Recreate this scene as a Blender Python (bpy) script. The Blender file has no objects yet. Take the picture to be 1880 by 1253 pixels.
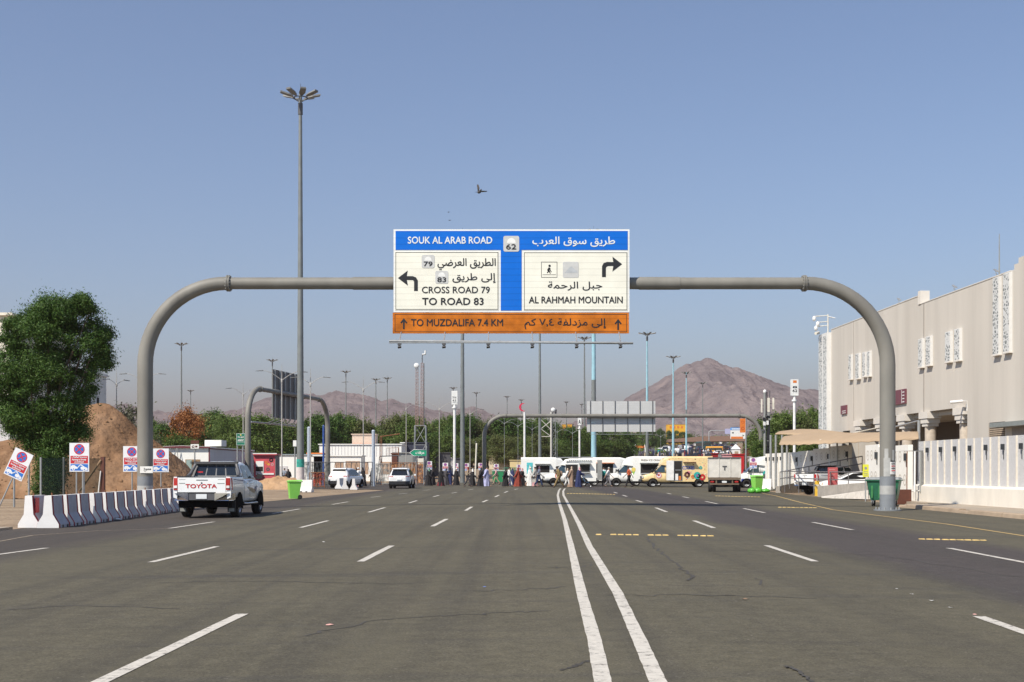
import bpy, math, random
import numpy as np
from mathutils import Vector, Matrix
random.seed(7)
S = bpy.context.scene
C = S.collection
R = math.radians

# ---------------------------------------------------------------- camera
F = 2300.0            # focal length in photo pixels (photo 1880 wide)
EYE = 1.55            # camera height
HZ = 863.0            # photo row of eye level
cam = bpy.data.objects.new('camera', bpy.data.cameras.new('camera'))
C.objects.link(cam)
cam.location = (0, 0, EYE)
cam.rotation_euler = (R(90), 0, 0)
cam.data.sensor_width = 36
cam.data.lens = F / 1880 * 36
cam.data.shift_y = (HZ - 626.5) / 1880
cam.data.clip_start = 0.1
cam.data.clip_end = 30000
S.camera = cam

# ---------------------------------------------------------------- sky and sun
SUN_DIR = Vector((0.95, 1.0, -1.5)).normalized()      # the way the light travels
EL = math.asin(-SUN_DIR.z)
AZ = math.atan2(-SUN_DIR.x, -SUN_DIR.y)
w = bpy.data.worlds.new('World'); S.world = w; w.use_nodes = True
nt = w.node_tree
sky = nt.nodes.new('ShaderNodeTexSky'); sky.sky_type = 'NISHITA'; sky.sun_disc = False
sky.sun_elevation = EL; sky.sun_rotation = AZ
sky.altitude = 300; sky.air_density = 1.0; sky.dust_density = 0.2; sky.ozone_density = 3.8
bg = nt.nodes['Background']; bg.inputs['Strength'].default_value = 0.112
nt.links.new(sky.outputs[0], bg.inputs['Color'])
sl = bpy.data.lights.new('sun', 'SUN'); so = bpy.data.objects.new('sun', sl); C.objects.link(so)
sl.energy = 4.9; sl.angle = R(0.53); sl.color = (1.0, 0.93, 0.82)
so.rotation_euler = SUN_DIR.to_track_quat('-Z', 'Y').to_euler()
S.view_settings.view_transform = 'Standard'; S.view_settings.look = 'None'
S.view_settings.exposure = 0.36; S.view_settings.gamma = 1.0
S.view_settings.use_curve_mapping = False
S.cycles.max_bounces = 6; S.cycles.diffuse_bounces = 2; S.cycles.glossy_bounces = 2
S.cycles.transmission_bounces = 4; S.cycles.transparent_max_bounces = 8; S.cycles.volume_bounces = 0
S.cycles.use_denoising = True

# ---------------------------------------------------------------- terrain heights and pixel -> place
def crown(x, y):
    k = max(0.0, 1 - abs(x - 2) / 12)
    return 0.14 * k * min(1.0, max(0.0, (112 - y) / 20))
def tz(y):
    return 0.0 if y < 170 else (0.03 * (y - 170) if y < 800 else 18.9)
def gp(px, py):
    """ground point seen at photo pixel px, py"""
    z = 0.0; x = 0; y = 50
    for _ in range(8):
        y = F * (EYE - z) / max(1, (py - HZ)); x = (px - 940) * y / F; z = crown(x, y)
    return x, y, z
def X(px, y): return (px - 940) * y / F
def Zh(py, y): return EYE - (py - HZ) * y / F
def sc(y): return F / y

# ---------------------------------------------------------------- materials
MATS = {}
def mat(name, col, rough=0.6, metal=0.0, var=0.12, scale=6.0, bump=0.0, bscale=40.0, emit=0.0, alpha=1.0, coat=0.0, grime=0.0, stretch=None, spec=0.5):
    if name in MATS: return MATS[name]
    m = bpy.data.materials.new(name); m.use_nodes = True
    t = m.node_tree; N = t.nodes; L = t.links
    b = N['Principled BSDF']
    tc = N.new('ShaderNodeTexCoord'); mp = N.new('ShaderNodeMapping')
    L.new(tc.outputs['Object'], mp.inputs['Vector'])
    if stretch: mp.inputs['Scale'].default_value = stretch
    n1 = N.new('ShaderNodeTexNoise'); n1.inputs['Scale'].default_value = scale; n1.inputs['Detail'].default_value = 5
    L.new(mp.outputs[0], n1.inputs['Vector'])
    cr = N.new('ShaderNodeValToRGB')
    cr.color_ramp.elements[0].position = 0.3; cr.color_ramp.elements[1].position = 0.7
    cr.color_ramp.elements[0].color = (*[max(0, c * (1 - var)) for c in col], 1)
    cr.color_ramp.elements[1].color = (*[min(1, c * (1 + var)) for c in col], 1)
    L.new(n1.outputs[0], cr.inputs[0])
    out = cr.outputs[0]
    if grime:
        n2 = N.new('ShaderNodeTexNoise'); n2.inputs['Scale'].default_value = scale * 0.23; n2.inputs['Detail'].default_value = 8
        n2.inputs['Roughness'].default_value = 0.65
        L.new(mp.outputs[0], n2.inputs['Vector'])
        mr = N.new('ShaderNodeMapRange'); mr.inputs[1].default_value = 0.45; mr.inputs[2].default_value = 0.72
        mr.inputs[3].default_value = 0.0; mr.inputs[4].default_value = grime
        L.new(n2.outputs[0], mr.inputs[0])
        mx = N.new('ShaderNodeMix'); mx.data_type = 'RGBA'
        L.new(mr.outputs[0], mx.inputs[0]); L.new(out, mx.inputs[6])
        mx.inputs[7].default_value = (col[0] * .35 + .06, col[1] * .35 + .045, col[2] * .35 + .03, 1)
        out = mx.outputs[2]
    L.new(out, b.inputs['Base Color'])
    b.inputs['Roughness'].default_value = rough; b.inputs['Metallic'].default_value = metal
    b.inputs['Specular IOR Level'].default_value = spec
    if coat: b.inputs['Coat Weight'].default_value = coat; b.inputs['Coat Roughness'].default_value = 0.05
    if bump:
        n3 = N.new('ShaderNodeTexNoise'); n3.inputs['Scale'].default_value = bscale; n3.inputs['Detail'].default_value = 6
        L.new(mp.outputs[0], n3.inputs['Vector'])
        bp = N.new('ShaderNodeBump'); bp.inputs['Strength'].default_value = bump; bp.inputs['Distance'].default_value = 0.05
        L.new(n3.outputs[0], bp.inputs['Height']); L.new(bp.outputs[0], b.inputs['Normal'])
    MATS[name] = m
    return m
def leafmat(name, c1, c2, c3):
    m = bpy.data.materials.new(name); m.use_nodes = True
    t = m.node_tree; N = t.nodes; L = t.links; b = N['Principled BSDF']
    g = N.new('ShaderNodeNewGeometry'); cr = N.new('ShaderNodeValToRGB')
    e = cr.color_ramp.elements; e[0].color = (*c1, 1); e[1].color = (*c3, 1)
    k = e.new(0.55); k.color = (*c2, 1)
    L.new(g.outputs['Random Per Island'], cr.inputs[0]); L.new(cr.outputs[0], b.inputs['Base Color'])
    b.inputs['Roughness'].default_value = 0.55; b.inputs['Specular IOR Level'].default_value = 0.3
    tr = N.new('ShaderNodeBsdfTranslucent'); L.new(cr.outputs[0], tr.inputs[0])
    ms = N.new('ShaderNodeMixShader'); ms.inputs[0].default_value = 0.25
    L.new(b.outputs[0], ms.inputs[1]); L.new(tr.outputs[0], ms.inputs[2])
    L.new(ms.outputs[0], N['Material Output'].inputs[0])
    MATS[name] = m
    return m
WHITE = mat('white_paint', (.80, .79, .76), .45, grime=.18, scale=3)
CARW = mat('car_white', (.82, .82, .81), .25, var=.02, coat=.6)
CREAM = mat('cream_paint', (.74, .69, .58), .6, grime=.2, scale=2)
BLACK = mat('black_plastic', (.018, .018, .02), .5)
RUBBER = mat('tyre_rubber', (.022, .021, .02), .85)
GLASSD = mat('dark_glass', (.012, .015, .018), .06, var=.3, scale=2, spec=.8)
GLASSB = mat('tinted_glass', (.03, .055, .065), .05, var=.3, scale=2, spec=.9)
CHROME = mat('chrome', (.75, .75, .77), .12, 1.0, var=.03)
ALLOY = mat('alloy', (.5, .5, .52), .3, .9)
STEEL = mat('galvanised_steel', (.36, .37, .37), .45, .35, grime=.25)
GREY = mat('grey_paint', (.28, .285, .27), .5, grime=.3, scale=2)
DGREY = mat('dark_grey', (.09, .09, .095), .55)
RED = mat('red_paint', (.50, .022, .025), .4)
TAIL = mat('tail_lamp_red', (.42, .01, .012), .15, coat=.5)
ORANGE = mat('orange_paint', (.70, .19, .03), .5)
YELLOW = mat('yellow_paint', (.80, .50, .05), .5)
BLUE = mat('blue_paint', (.01, .085, .50), .4)
GREEN = mat('green_paint', (.01, .22, .10), .45)
LIME = mat('lime_plastic', (.24, .62, .10), .45, var=.05)
TEAL = mat('teal_paint', (.03, .40, .36), .5)
BROWN = mat('brown_paint', (.11, .035, .02), .6)
MAROON = mat('maroon_paint', (.14, .025, .035), .55)
CONC = mat('concrete', (.42, .38, .33), .85, bump=.25, bscale=12, grime=.35, scale=3)
SKIN = mat('skin', (.33, .18, .11), .6)
WOOD = mat('wood', (.28, .18, .10), .7)
DARK = mat('dark_interior', (.02, .018, .016), .9)
INK = mat('sign_black', (.012, .012, .015), .5, var=.3, scale=9)

# ---------------------------------------------------------------- mesh builder
class MB:
    def __init__(s): s.v = []; s.f = []; s.m = []; s.s = []; s.mats = []; s.T = None
    def add(s, vs, fs, m, smooth=False):
        o = len(s.v)
        if s.T is not None: vs = [tuple(s.T @ Vector(p)) for p in vs]
        s.v.extend(vs)
        if m not in s.mats: s.mats.append(m)
        k = s.mats.index(m)
        for f in fs: s.f.append([i + o for i in f]); s.m.append(k); s.s.append(smooth)
        return s
    def box(s, x0, y0, z0, x1, y1, z1, m):
        if x0 > x1: x0, x1 = x1, x0
        if y0 > y1: y0, y1 = y1, y0
        if z0 > z1: z0, z1 = z1, z0
        v = [(x, y, z) for z in (z0, z1) for y in (y0, y1) for x in (x0, x1)]
        return s.add(v, [(0, 2, 3, 1), (4, 5, 7, 6), (0, 1, 5, 4), (2, 6, 7, 3), (0, 4, 6, 2), (1, 3, 7, 5)], m)
    def quad(s, a, b, c, d, m): return s.add([a, b, c, d], [(0, 1, 2, 3)], m)
    def loft(s, rings, m, caps=True, smooth=True):
        n = len(rings[0]); v = [p for r in rings for p in r]; f = []
        for i in range(len(rings) - 1):
            for j in range(n):
                k = (j + 1) % n
                f.append((i * n + j, i * n + k, (i + 1) * n + k, (i + 1) * n + j))
        s.add(v, f, m, smooth)
        if caps:
            s.add(list(rings[0]), [tuple(reversed(range(n)))], m); s.add(list(rings[-1]), [tuple(range(n))], m)
        return s
    def tube(s, pts, r, m, n=12, caps=True):
        P = [Vector(p) for p in pts]; k = len(P)
        rr = r if isinstance(r, (list, tuple)) else [r] * k
        rings = []; up = None
        for i in range(k):
            t = (P[min(i + 1, k - 1)] - P[max(i - 1, 0)]).normalized()
            if up is None:
                up = Vector((0, 0, 1)) if abs(t.z) < .9 else Vector((1, 0, 0))
            a = (up - t * up.dot(t)).normalized(); up = a; b = t.cross(a)
            rings.append([tuple(P[i] + (a * math.cos(q) + b * math.sin(q)) * rr[i]) for q in [2 * math.pi * j / n for j in range(n)]])
        return s.loft(rings, m, caps)
    def cyl(s, p0, p1, r0, m, r1=None, n=12): return s.tube([p0, p1], [r0, r0 if r1 is None else r1], m, n)
    def prism(s, poly, a, b, m, axis='y'):
        """poly of 2-D points extruded from a to b along axis ('y': poly is x,z; 'x': poly is y,z; 'z': poly is x,y)"""
        def P(u, w_, t): return (u, t, w_) if axis == 'y' else ((t, u, w_) if axis == 'x' else (u, w_, t))
        n = len(poly)
        v = [P(u, q, a) for u, q in poly] + [P(u, q, b) for u, q in poly]
        f = [tuple(range(n)), tuple(reversed(range(n, 2 * n)))] + [(i, i + n, (i + 1) % n + n, (i + 1) % n) for i in range(n)]
        return s.add(v, f, m)
    def ell(s, c, rx, ry, rz, m, nu=12, nv=8):
        rings = []
        for i in range(nv + 1):
            a = math.pi * i / nv - math.pi / 2; q = max(.02, math.cos(a))
            rings.append([(c[0] + rx * q * math.cos(2 * math.pi * j / nu), c[1] + ry * q * math.sin(2 * math.pi * j / nu), c[2] + rz * math.sin(a)) for j in range(nu)])
        return s.loft(rings, m)
    def disc(s, c, r, m, y, n=24, r2=0.0, a0=0, a1=360):
        """flat disc or ring in the x,z plane facing -y"""
        k = [R(a0 + (a1 - a0) * i / n) for i in range(n + 1)]
        v = [(c[0] + r * math.cos(a), y, c[1] + r * math.sin(a)) for a in k] + [(c[0] + r2 * math.cos(a), y, c[1] + r2 * math.sin(a)) for a in k]
        return s.add(v, [(i, i + 1, i + n + 2, i + n + 1) for i in range(n)], m)
    def rect(s, x0, z0, x1, z1, y, m):
        """flat rectangle in x,z facing -y"""
        return s.add([(x0, y, z0), (x1, y, z0), (x1, y, z1), (x0, y, z1)], [(0, 1, 2, 3)], m)
    def poly(s, pts, y, m): return s.add([(a, y, b) for a, b in pts], [tuple(range(len(pts)))], m)
    def mesh(s, name):
        me = bpy.data.meshes.new(name)
        me.from_pydata([tuple(p) for p in s.v], [], s.f)
        for m in s.mats: me.materials.append(m)
        me.polygons.foreach_set('material_index', s.m); me.polygons.foreach_set('use_smooth', s.s)
        me.update()
        return me
    def build(s, name, parent=None, label=None):
        o = bpy.data.objects.new(name, s.mesh(name)); C.objects.link(o)
        if parent is not None: o.parent = parent
        if label: o['label'] = label
        return o

def E(name, label, cat, loc=(0, 0, 0), rz=0.0, group=None):
    o = bpy.data.objects.new(name, None); C.objects.link(o); o.empty_display_size = .2
    o.location = loc; o.rotation_euler = (0, 0, rz); o['label'] = label; o['category'] = cat
    if group: o['group'] = group
    return o
def tag(o, label, cat, group=None, kind=None):
    o['label'] = label; o['category'] = cat
    if group: o['group'] = group
    if kind: o['kind'] = kind
    return o
def struct(o, label=None, cat=None):
    o['kind'] = 'structure'
    if label: o['label'] = label
    if cat: o['category'] = cat
    return o
def kids(o): return [c for c in bpy.data.objects if c.parent == o]
CH = {}
def dup(root, loc, rz=0.0, label=None, scale=None):
    if root.name not in CH:
        CH[root.name] = [(c, kids(c)) for c in kids(root)]
    r = root.copy(); C.objects.link(r); r.location = loc; r.rotation_euler = (0, 0, rz)
    if label: r['label'] = label
    if scale: r.scale = scale if isinstance(scale, (tuple, list)) else (scale,) * 3
    for ch, gs in CH[root.name]:
        c = ch.copy(); C.objects.link(c); c.parent = r
        for g in gs:
            d = g.copy(); C.objects.link(d); d.parent = c
    return r

# ---------------------------------------------------------------- lettering
AR = {'ا': 0xFE8D, 'ت': 0xFE95, 'إ': 0xFE87, 'ب': 0xFE8F, 'ة': 0xFE93, 'ج': 0xFE9D, 'ح': 0xFEA1, 'د': 0xFEA9, 'ر': 0xFEAD, 'ز': 0xFEAF, 'س': 0xFEB1, 'ض': 0xFEBD,
      'ط': 0xFEC1, 'ع': 0xFEC9, 'ف': 0xFED1, 'ق': 0xFED5, 'ك': 0xFED9, 'ل': 0xFEDD, 'م': 0xFEE1, 'ن': 0xFEE5, 'ه': 0xFEE9, 'و': 0xFEED, 'ى': 0xFEEF, 'ي': 0xFEF1}
ONEWAY = 'اإةدرزوى'
def arabic(t):
    """letters in their joined forms, in drawing order from the left"""
    words = []
    if not any(ch in AR for ch in t): return t
    for wd in t.split(' '):
        if wd and wd[0] in AR:
            g = ''
            for i, ch in enumerate(wd):
                prev = i > 0 and wd[i - 1] in AR and wd[i - 1] not in ONEWAY
                nxt = i < len(wd) - 1 and ch not in ONEWAY and wd[i + 1] in AR
                g += chr(AR[ch] + (3 if prev and nxt else 1 if prev else 2 if nxt else 0))
            words.append(g[::-1])
        else: words.append(wd)
    return ' '.join(reversed(words))
def text(parent, body, box, y, m, bold=0.012, name='lettering', fit=True):
    """lettering facing -y, stretched to the box x0,z0,x1,z1"""
    c = bpy.data.curves.new('t', 'FONT'); c.body = arabic(body); c.resolution_u = 3; c.extrude = 0
    o = bpy.data.objects.new('t', c); C.objects.link(o)
    bpy.context.view_layer.update()
    me = bpy.data.meshes.new_from_object(o.evaluated_get(bpy.context.evaluated_depsgraph_get()))
    bpy.data.objects.remove(o); bpy.data.curves.remove(c)
    n = len(me.vertices); a = np.zeros(n * 3); me.vertices.foreach_get('co', a); a = a.reshape(-1, 3)
    lo = a.min(0); hi = a.max(0); x0, z0, x1, z1 = box
    u = (a[:, 0] - lo[0]) / (hi[0] - lo[0]); q = (a[:, 1] - lo[1]) / (hi[1] - lo[1])
    b = np.stack([x0 + u * (x1 - x0), np.full(n, y), z0 + q * (z1 - z0)], 1)
    k = bold * (z1 - z0) * 1.6; fs = [list(p.vertices) for p in me.polygons]; bpy.data.meshes.remove(me)
    vs = []; F2 = []
    for i, (dx, dz) in enumerate(((0, 0), (k, 0), (-k, 0), (0, k), (0, -k)) if bold else ((0, 0),)):
        vs += [(p[0] + dx, p[1] - .0012 * i, p[2] + dz) for p in b]; F2 += [[j + n * i for j in f] for f in fs]
    me = bpy.data.meshes.new(name); me.from_pydata(vs, [], F2); me.materials.append(m); me.update()
    o = bpy.data.objects.new(name, me); C.objects.link(o); o.parent = parent
    return o
# ================================================================ GROUND, ROAD, HILLS
from mathutils import noise as mnoise
def sand_mat(name, c1, c2, c3):
    m = bpy.data.materials.new(name); m.use_nodes = True; t = m.node_tree; N = t.nodes; L = t.links; b = N['Principled BSDF']
    tc = N.new('ShaderNodeTexCoord')
    n1 = N.new('ShaderNodeTexNoise'); n1.inputs['Scale'].default_value = .35; n1.inputs['Detail'].default_value = 10; n1.inputs['Roughness'].default_value = .65
    L.new(tc.outputs['Object'], n1.inputs['Vector'])
    cr = N.new('ShaderNodeValToRGB'); e = cr.color_ramp.elements
    e[0].position = .32; e[0].color = (*c1, 1); e[1].position = .7; e[1].color = (*c3, 1); k = e.new(.5); k.color = (*c2, 1)
    L.new(n1.outputs[0], cr.inputs[0]); L.new(cr.outputs[0], b.inputs['Base Color']); b.inputs['Roughness'].default_value = .95
    b.inputs['Specular IOR Level'].default_value = .1
    n2 = N.new('ShaderNodeTexNoise'); n2.inputs['Scale'].default_value = 3.0; n2.inputs['Detail'].default_value = 9
    L.new(tc.outputs['Object'], n2.inputs['Vector'])
    bp = N.new('ShaderNodeBump'); bp.inputs['Strength'].default_value = .9; bp.inputs['Distance'].default_value = .15
    L.new(n2.outputs[0], bp.inputs['Height']); L.new(bp.outputs[0], b.inputs['Normal'])
    MATS[name] = m; return m
SAND = sand_mat('sandy_ground', (.20, .145, .10), (.30, .225, .155), (.38, .29, .20))
DIRT = sand_mat('brown_dirt', (.17, .095, .05), (.25, .145, .08), (.34, .21, .125))
PALE = sand_mat('orange_sand', (.36, .22, .12), (.44, .28, .16), (.50, .33, .20))

ys = list(range(-60, 180, 20)) + list(range(180, 820, 40)) + [820, 1200, 2000, 4000, 9000, 16000]
xs = [-9000, -3000, -1000, -300, -120, -60, -30, 0, 30, 60, 120, 300, 1000, 3000, 9000]
mb = MB(); n = len(xs)
mb.add([(x, y, tz(y) - .02) for y in ys for x in xs], [(r * n + c, r * n + c + 1, (r + 1) * n + c + 1, (r + 1) * n + c) for r in range(len(ys) - 1) for c in range(n - 1)], SAND)
ground = struct(mb.build('ground'), 'sandy bare ground stretching to the hills', 'ground')

def asphalt():
    m = bpy.data.materials.new('asphalt'); m.use_nodes = True; t = m.node_tree; N = t.nodes; L = t.links; b = N['Principled BSDF']
    tc = N.new('ShaderNodeTexCoord'); sp = N.new('ShaderNodeSeparateXYZ'); L.new(tc.outputs['Object'], sp.inputs[0])
    def noise(s, d, r=.5, st=None):
        q = N.new('ShaderNodeTexNoise'); q.inputs['Scale'].default_value = s; q.inputs['Detail'].default_value = d; q.inputs['Roughness'].default_value = r
        if st:
            mp = N.new('ShaderNodeMapping'); mp.inputs['Scale'].default_value = st; L.new(tc.outputs['Object'], mp.inputs[0]); L.new(mp.outputs[0], q.inputs['Vector'])
        else: L.new(tc.outputs['Object'], q.inputs['Vector'])
        return q.outputs[0]
    def mth(op, a, v):
        q = N.new('ShaderNodeMath'); q.operation = op
        for i, z in enumerate((a, v)):
            if isinstance(z, (int, float)): q.inputs[i].default_value = z
            else: L.new(z, q.inputs[i])
        return q.outputs[0]
    def ramp(a, lo, hi, o0=0., o1=1.):
        q = N.new('ShaderNodeMapRange'); L.new(a, q.inputs[0]); q.inputs[1].default_value = lo; q.inputs[2].default_value = hi
        q.inputs[3].default_value = o0; q.inputs[4].default_value = o1; return q.outputs[0]
    def mix(f, a, c):
        q = N.new('ShaderNodeMix'); q.data_type = 'RGBA'; L.new(f, q.inputs[0])
        for i, z in ((6, a), (7, c)):
            if isinstance(z, tuple): q.inputs[i].default_value = (*z, 1)
            else: L.new(z, q.inputs[i])
        return q.outputs[2]
    wob = mth('MULTIPLY', mth('SUBTRACT', noise(.25, 4), .5), 1.6)
    xx = mth('ADD', sp.outputs[0], wob)
    band = mth('MULTIPLY', ramp(xx, 5.4, 6.0), ramp(xx, 9.2, 10.2, 1, 0))       # newer, darker lane
    left = ramp(xx, -8.2, -9.4)
    base = mix(ramp(noise(.18, 6, .6), .35, .7), (.094, .083, .056), (.114, .101, .068))
    base = mix(band, base, (.070, .059, .053))
    base = mix(left, base, (.074, .062, .052))
    tracks = ramp(noise(1.0, 5, .6, (1.5, .02, 1)), .46, .70, 0, .5)             # polished wheel tracks and drips
    base = mix(tracks, base, (.048, .043, .036))
    cross = ramp(noise(1.0, 6, .7, (.08, .9, 1)), .54, .70, 0, .6)               # scuffs across the road
    base = mix(cross, base, (.060, .055, .048))
    fine = noise(48, 4, .75)
    grit = ramp(fine, .3, .7, .55, 1.45)
    v = N.new('ShaderNodeVectorMath'); v.operation = 'SCALE'; L.new(base, v.inputs[0]); L.new(grit, v.inputs['Scale'])
    mott = ramp(noise(5.5, 5, .7), .32, .68, .84, 1.16)
    v2 = N.new('ShaderNodeVectorMath'); v2.operation = 'SCALE'; L.new(v.outputs[0], v2.inputs[0]); L.new(mott, v2.inputs['Scale']); v = v2
    chips = ramp(noise(26, 2, .5), .68, .74, 0, .7)
    col = mix(chips, v.outputs[0], (.2, .18, .15))
    dust = ramp(noise(.5, 8, .7), .6, .85, 0, .35)
    col = mix(dust, col, (.15, .125, .095))
    L.new(col, b.inputs['Base Color']); b.inputs['Roughness'].default_value = .82; b.inputs['Specular IOR Level'].default_value = .25
    bp = N.new('ShaderNodeBump'); bp.inputs['Strength'].default_value = .35; bp.inputs['Distance'].default_value = .01
    L.new(fine, bp.inputs['Height']); L.new(bp.outputs[0], b.inputs['Normal'])
    return m
ASPH = asphalt()
def lerp(tab, y):
    for (a, va), (b, vb) in zip(tab, tab[1:]):
        if y <= b: return va + (vb - va) * (y - a) / (b - a) if y >= a else va
    return tab[-1][1]
LE = [(-10, -13.0), (50, -13.0), (66, -11.7), (96, -9.6), (100, -12), (104, -40), (138, -40), (141, -12), (150, -9)]
RE = [(-10, 16.0), (50, 16.0), (56, 17.6), (78, 17.6), (84, 18), (92, 18.6), (98, 22), (104, 60), (138, 60), (141, 30), (150, 26)]
rows = sorted(set(list(range(-10, 151, 2)) + [97, 98, 100, 101, 102, 103, 104, 138, 139, 141]))
NC = 28; vs = []
for y in rows:
    a = lerp(LE, y); b = lerp(RE, y)
    for i in range(NC + 1):
        x = a + (b - a) * i / NC; vs.append((x, y, crown(x, y)))
mb = MB()
mb.add(vs, [(r * (NC + 1) + c, r * (NC + 1) + c + 1, (r + 1) * (NC + 1) + c + 1, (r + 1) * (NC + 1) + c) for r in range(len(rows) - 1) for c in range(NC)], ASPH, True)
road = struct(mb.build('road'), 'wide grey asphalt road with worn lane markings', 'road')
mb = MB(); vs = []
rows2 = [150, 160, 172, 200, 240, 280, 320, 360, 400, 480, 560, 640, 720, 800]
for y in rows2:
    cx = 8 + (y - 150) * .16; hw = 18 + (y - 150) * .02
    for i in range(9): vs.append((cx - hw + i * hw / 4, y, tz(y) + .01))
mb.add(vs, [(r * 9 + c, r * 9 + c + 1, (r + 1) * 9 + c + 1, (r + 1) * 9 + c) for r in range(len(rows2) - 1) for c in range(8)], ASPH)
struct(mb.build('market_road'), 'far asphalt road climbing beyond the crossing', 'road')

def worn(name, col, keep):
    """thin paint with the asphalt showing through where it has worn away"""
    m = mat(name, col, .7, var=.10, scale=14); t = m.node_tree; N = t.nodes; L = t.links
    b = N['Principled BSDF']; src = b.inputs['Base Color'].links[0].from_socket
    tc = N.new('ShaderNodeTexCoord'); q = N.new('ShaderNodeTexNoise'); q.inputs['Scale'].default_value = 9; q.inputs['Detail'].default_value = 9; q.inputs['Roughness'].default_value = .75
    L.new(tc.outputs['Object'], q.inputs['Vector'])
    mr = N.new('ShaderNodeMapRange'); L.new(q.outputs[0], mr.inputs[0]); mr.inputs[1].default_value = keep; mr.inputs[2].default_value = keep + .10
    mx = N.new('ShaderNodeMix'); mx.data_type = 'RGBA'; L.new(mr.outputs[0], mx.inputs[0]); L.new(src, mx.inputs[6]); mx.inputs[7].default_value = (.13, .115, .095, 1)
    L.new(mx.outputs[2], b.inputs['Base Color']); return m
WLINE = worn('white_road_paint', (.56, .52, .45), .535)
YLINE = worn('yellow_road_paint', (.50, .34, .12), .55)
def ribbon(mb, px, wd, m, lift=.005, sub=6, jit=0):
    P = [gp(*p)[:2] for p in px]; Q = []
    for (a, b) in zip(P, P[1:]):
        for k in range(sub): t = k / sub; Q.append((a[0] + (b[0] - a[0]) * t, a[1] + (b[1] - a[1]) * t))
    Q.append(P[-1]); vs = []
    for i, (x, y) in enumerate(Q):
        a = Q[max(0, i - 1)]; b = Q[min(len(Q) - 1, i + 1)]; d = math.hypot(b[0] - a[0], b[1] - a[1]) or 1
        nx, ny = (b[1] - a[1]) / d, -(b[0] - a[0]) / d
        h = wd / 2 * (1 + random.uniform(-jit, jit)); o = random.uniform(-jit, jit) * wd * .6
        for s_ in (-1, 1):
            q = (x + nx * (h * s_ + o), y + ny * (h * s_ + o)); vs.append((q[0], q[1], crown(*q) + lift))
    mb.add(vs, [(2 * i, 2 * i + 1, 2 * i + 3, 2 * i + 2) for i in range(len(Q) - 1)], m)
DASH = [[(120, 1284), (445, 1128)], [(662, 1031.8), (718.8, 1002.6)], [(794, 967), (820, 953.5)], [(855, 938), (866, 931)], [(886, 922.5), (895, 918.5)], [(909, 913), (916, 909.5)], [(926, 905), (932, 902.5)], [(945, 899.3), (951, 898)],
        [(277, 1033), (398.5, 1004)], [(552, 969.3), (602.4, 956.5)], [(677, 941), (706.6, 932.4)], [(751, 924), (765.5, 919.6)], [(795.5, 912.7), (806, 909.8)], [(829, 906), (839, 904.4)], [(860, 900), (869, 898.6)],
        [(-20, 1021), (85.5, 1006.8)], [(311.6, 970.6), (392.8, 958.7)], [(500, 943.4), (550, 935)], [(610, 926.7), (639.6, 921.7)], [(681, 913.6), (699, 911.6)], [(732, 907.6), (747, 906.2)], [(776.5, 900.8), (790, 899.6)],
        [(1797, 1132.5), (1960, 1190)], [(1407, 1002), (1496, 1031.5)], [(1274, 956.5), (1311, 970)], [(1204, 932.7), (1224, 940.5)], [(1167.5, 919), (1179, 922.5)], [(1143, 909.5), (1151, 912)], [(1127, 904), (1133, 906)],
        [(1742, 1007), (1890, 1035)], [(1492, 959.5), (1565, 973.5)], [(1365, 934), (1404, 942)], [(1295, 921), (1317, 925.5)], [(1253, 912.3), (1265, 914.7)], [(1225, 906), (1232, 907.6)]]
mb = MB()
for d in DASH: ribbon(mb, d, .125, WLINE, jit=.04)
mb.build('lane_marking', road)
mb = MB()
ribbon(mb, [(1115, 1290), (1106.7, 1253), (1091.8, 1177.6), (1067.4, 1088.3), (1050.7, 1014), (1036.7, 954.4), (1027, 924.6), (1024, 909.8), (1026, 901.5), (1029.3, 897.3)], .12, WLINE, sub=14, jit=.03)
ribbon(mb, [(1224, 1290), (1207.9, 1253), (1175, 1177.6), (1133.5, 1088.3), (1082.9, 1005), (1063.5, 963.3), (1044.2, 927.6), (1034.6, 909.8), (1034, 902.3), (1037.6, 897.3)], .12, WLINE, sub=14, jit=.03)
mb.build('double_centre_line', road)
mb = MB()
ribbon(mb, [(1960, 998), (1880, 984.5), (1740, 963), (1600, 945.5), (1527, 936), (1470, 923), (1425, 911), (1400, 906.5)], .11, YLINE, sub=10, jit=.05)
ribbon(mb, [(-20, 998), (60, 983.5), (180, 975), (310, 971)], .08, worn('faint_edge_paint', (.30, .24, .16), .5), sub=10, jit=.1)
mb.build('yellow_edge_line', road)
STUD = mat('yellow_stud', (.60, .42, .15), .6, var=.3, scale=9, grime=.5)
for (a, b, k) in (((1092, 982), (1325, 985), 17), ((1040, 906.5), (1130, 908.3), 16), ((1312, 911), (1396, 913), 14), ((1428, 932), (1500, 933), 9), ((1686, 990.5), (1812, 993), 9)):
    mb = MB(); p = gp(*a); q = gp(*b)
    for i in range(k):
        if random.random() < .08: continue
        t = (i + .5) / k; x = p[0] + (q[0] - p[0]) * t; y = p[1] + (q[1] - p[1]) * t; h = abs(q[0] - p[0]) / k * .42
        mb.T = Matrix.Translation((x, y + random.uniform(-.03, .03), crown(x, y) - .01)) @ Matrix.Rotation(random.uniform(-.12, .12), 4, 'Z')
        mb.loft([[(-h, -.07, 0), (h, -.07, 0), (h, .07, 0), (-h, .07, 0)], [(-h * .8, -.04, .028), (h * .8, -.04, .028), (h * .8, .04, .028), (-h * .8, .04, .028)]], STUD, smooth=False)
    mb.build('rumble_strip', road)
CRK = mat('road_crack', (.055, .049, .042), .9); CRL = mat('faint_crack', (.062, .056, .048), .9)
mb = MB()
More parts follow.
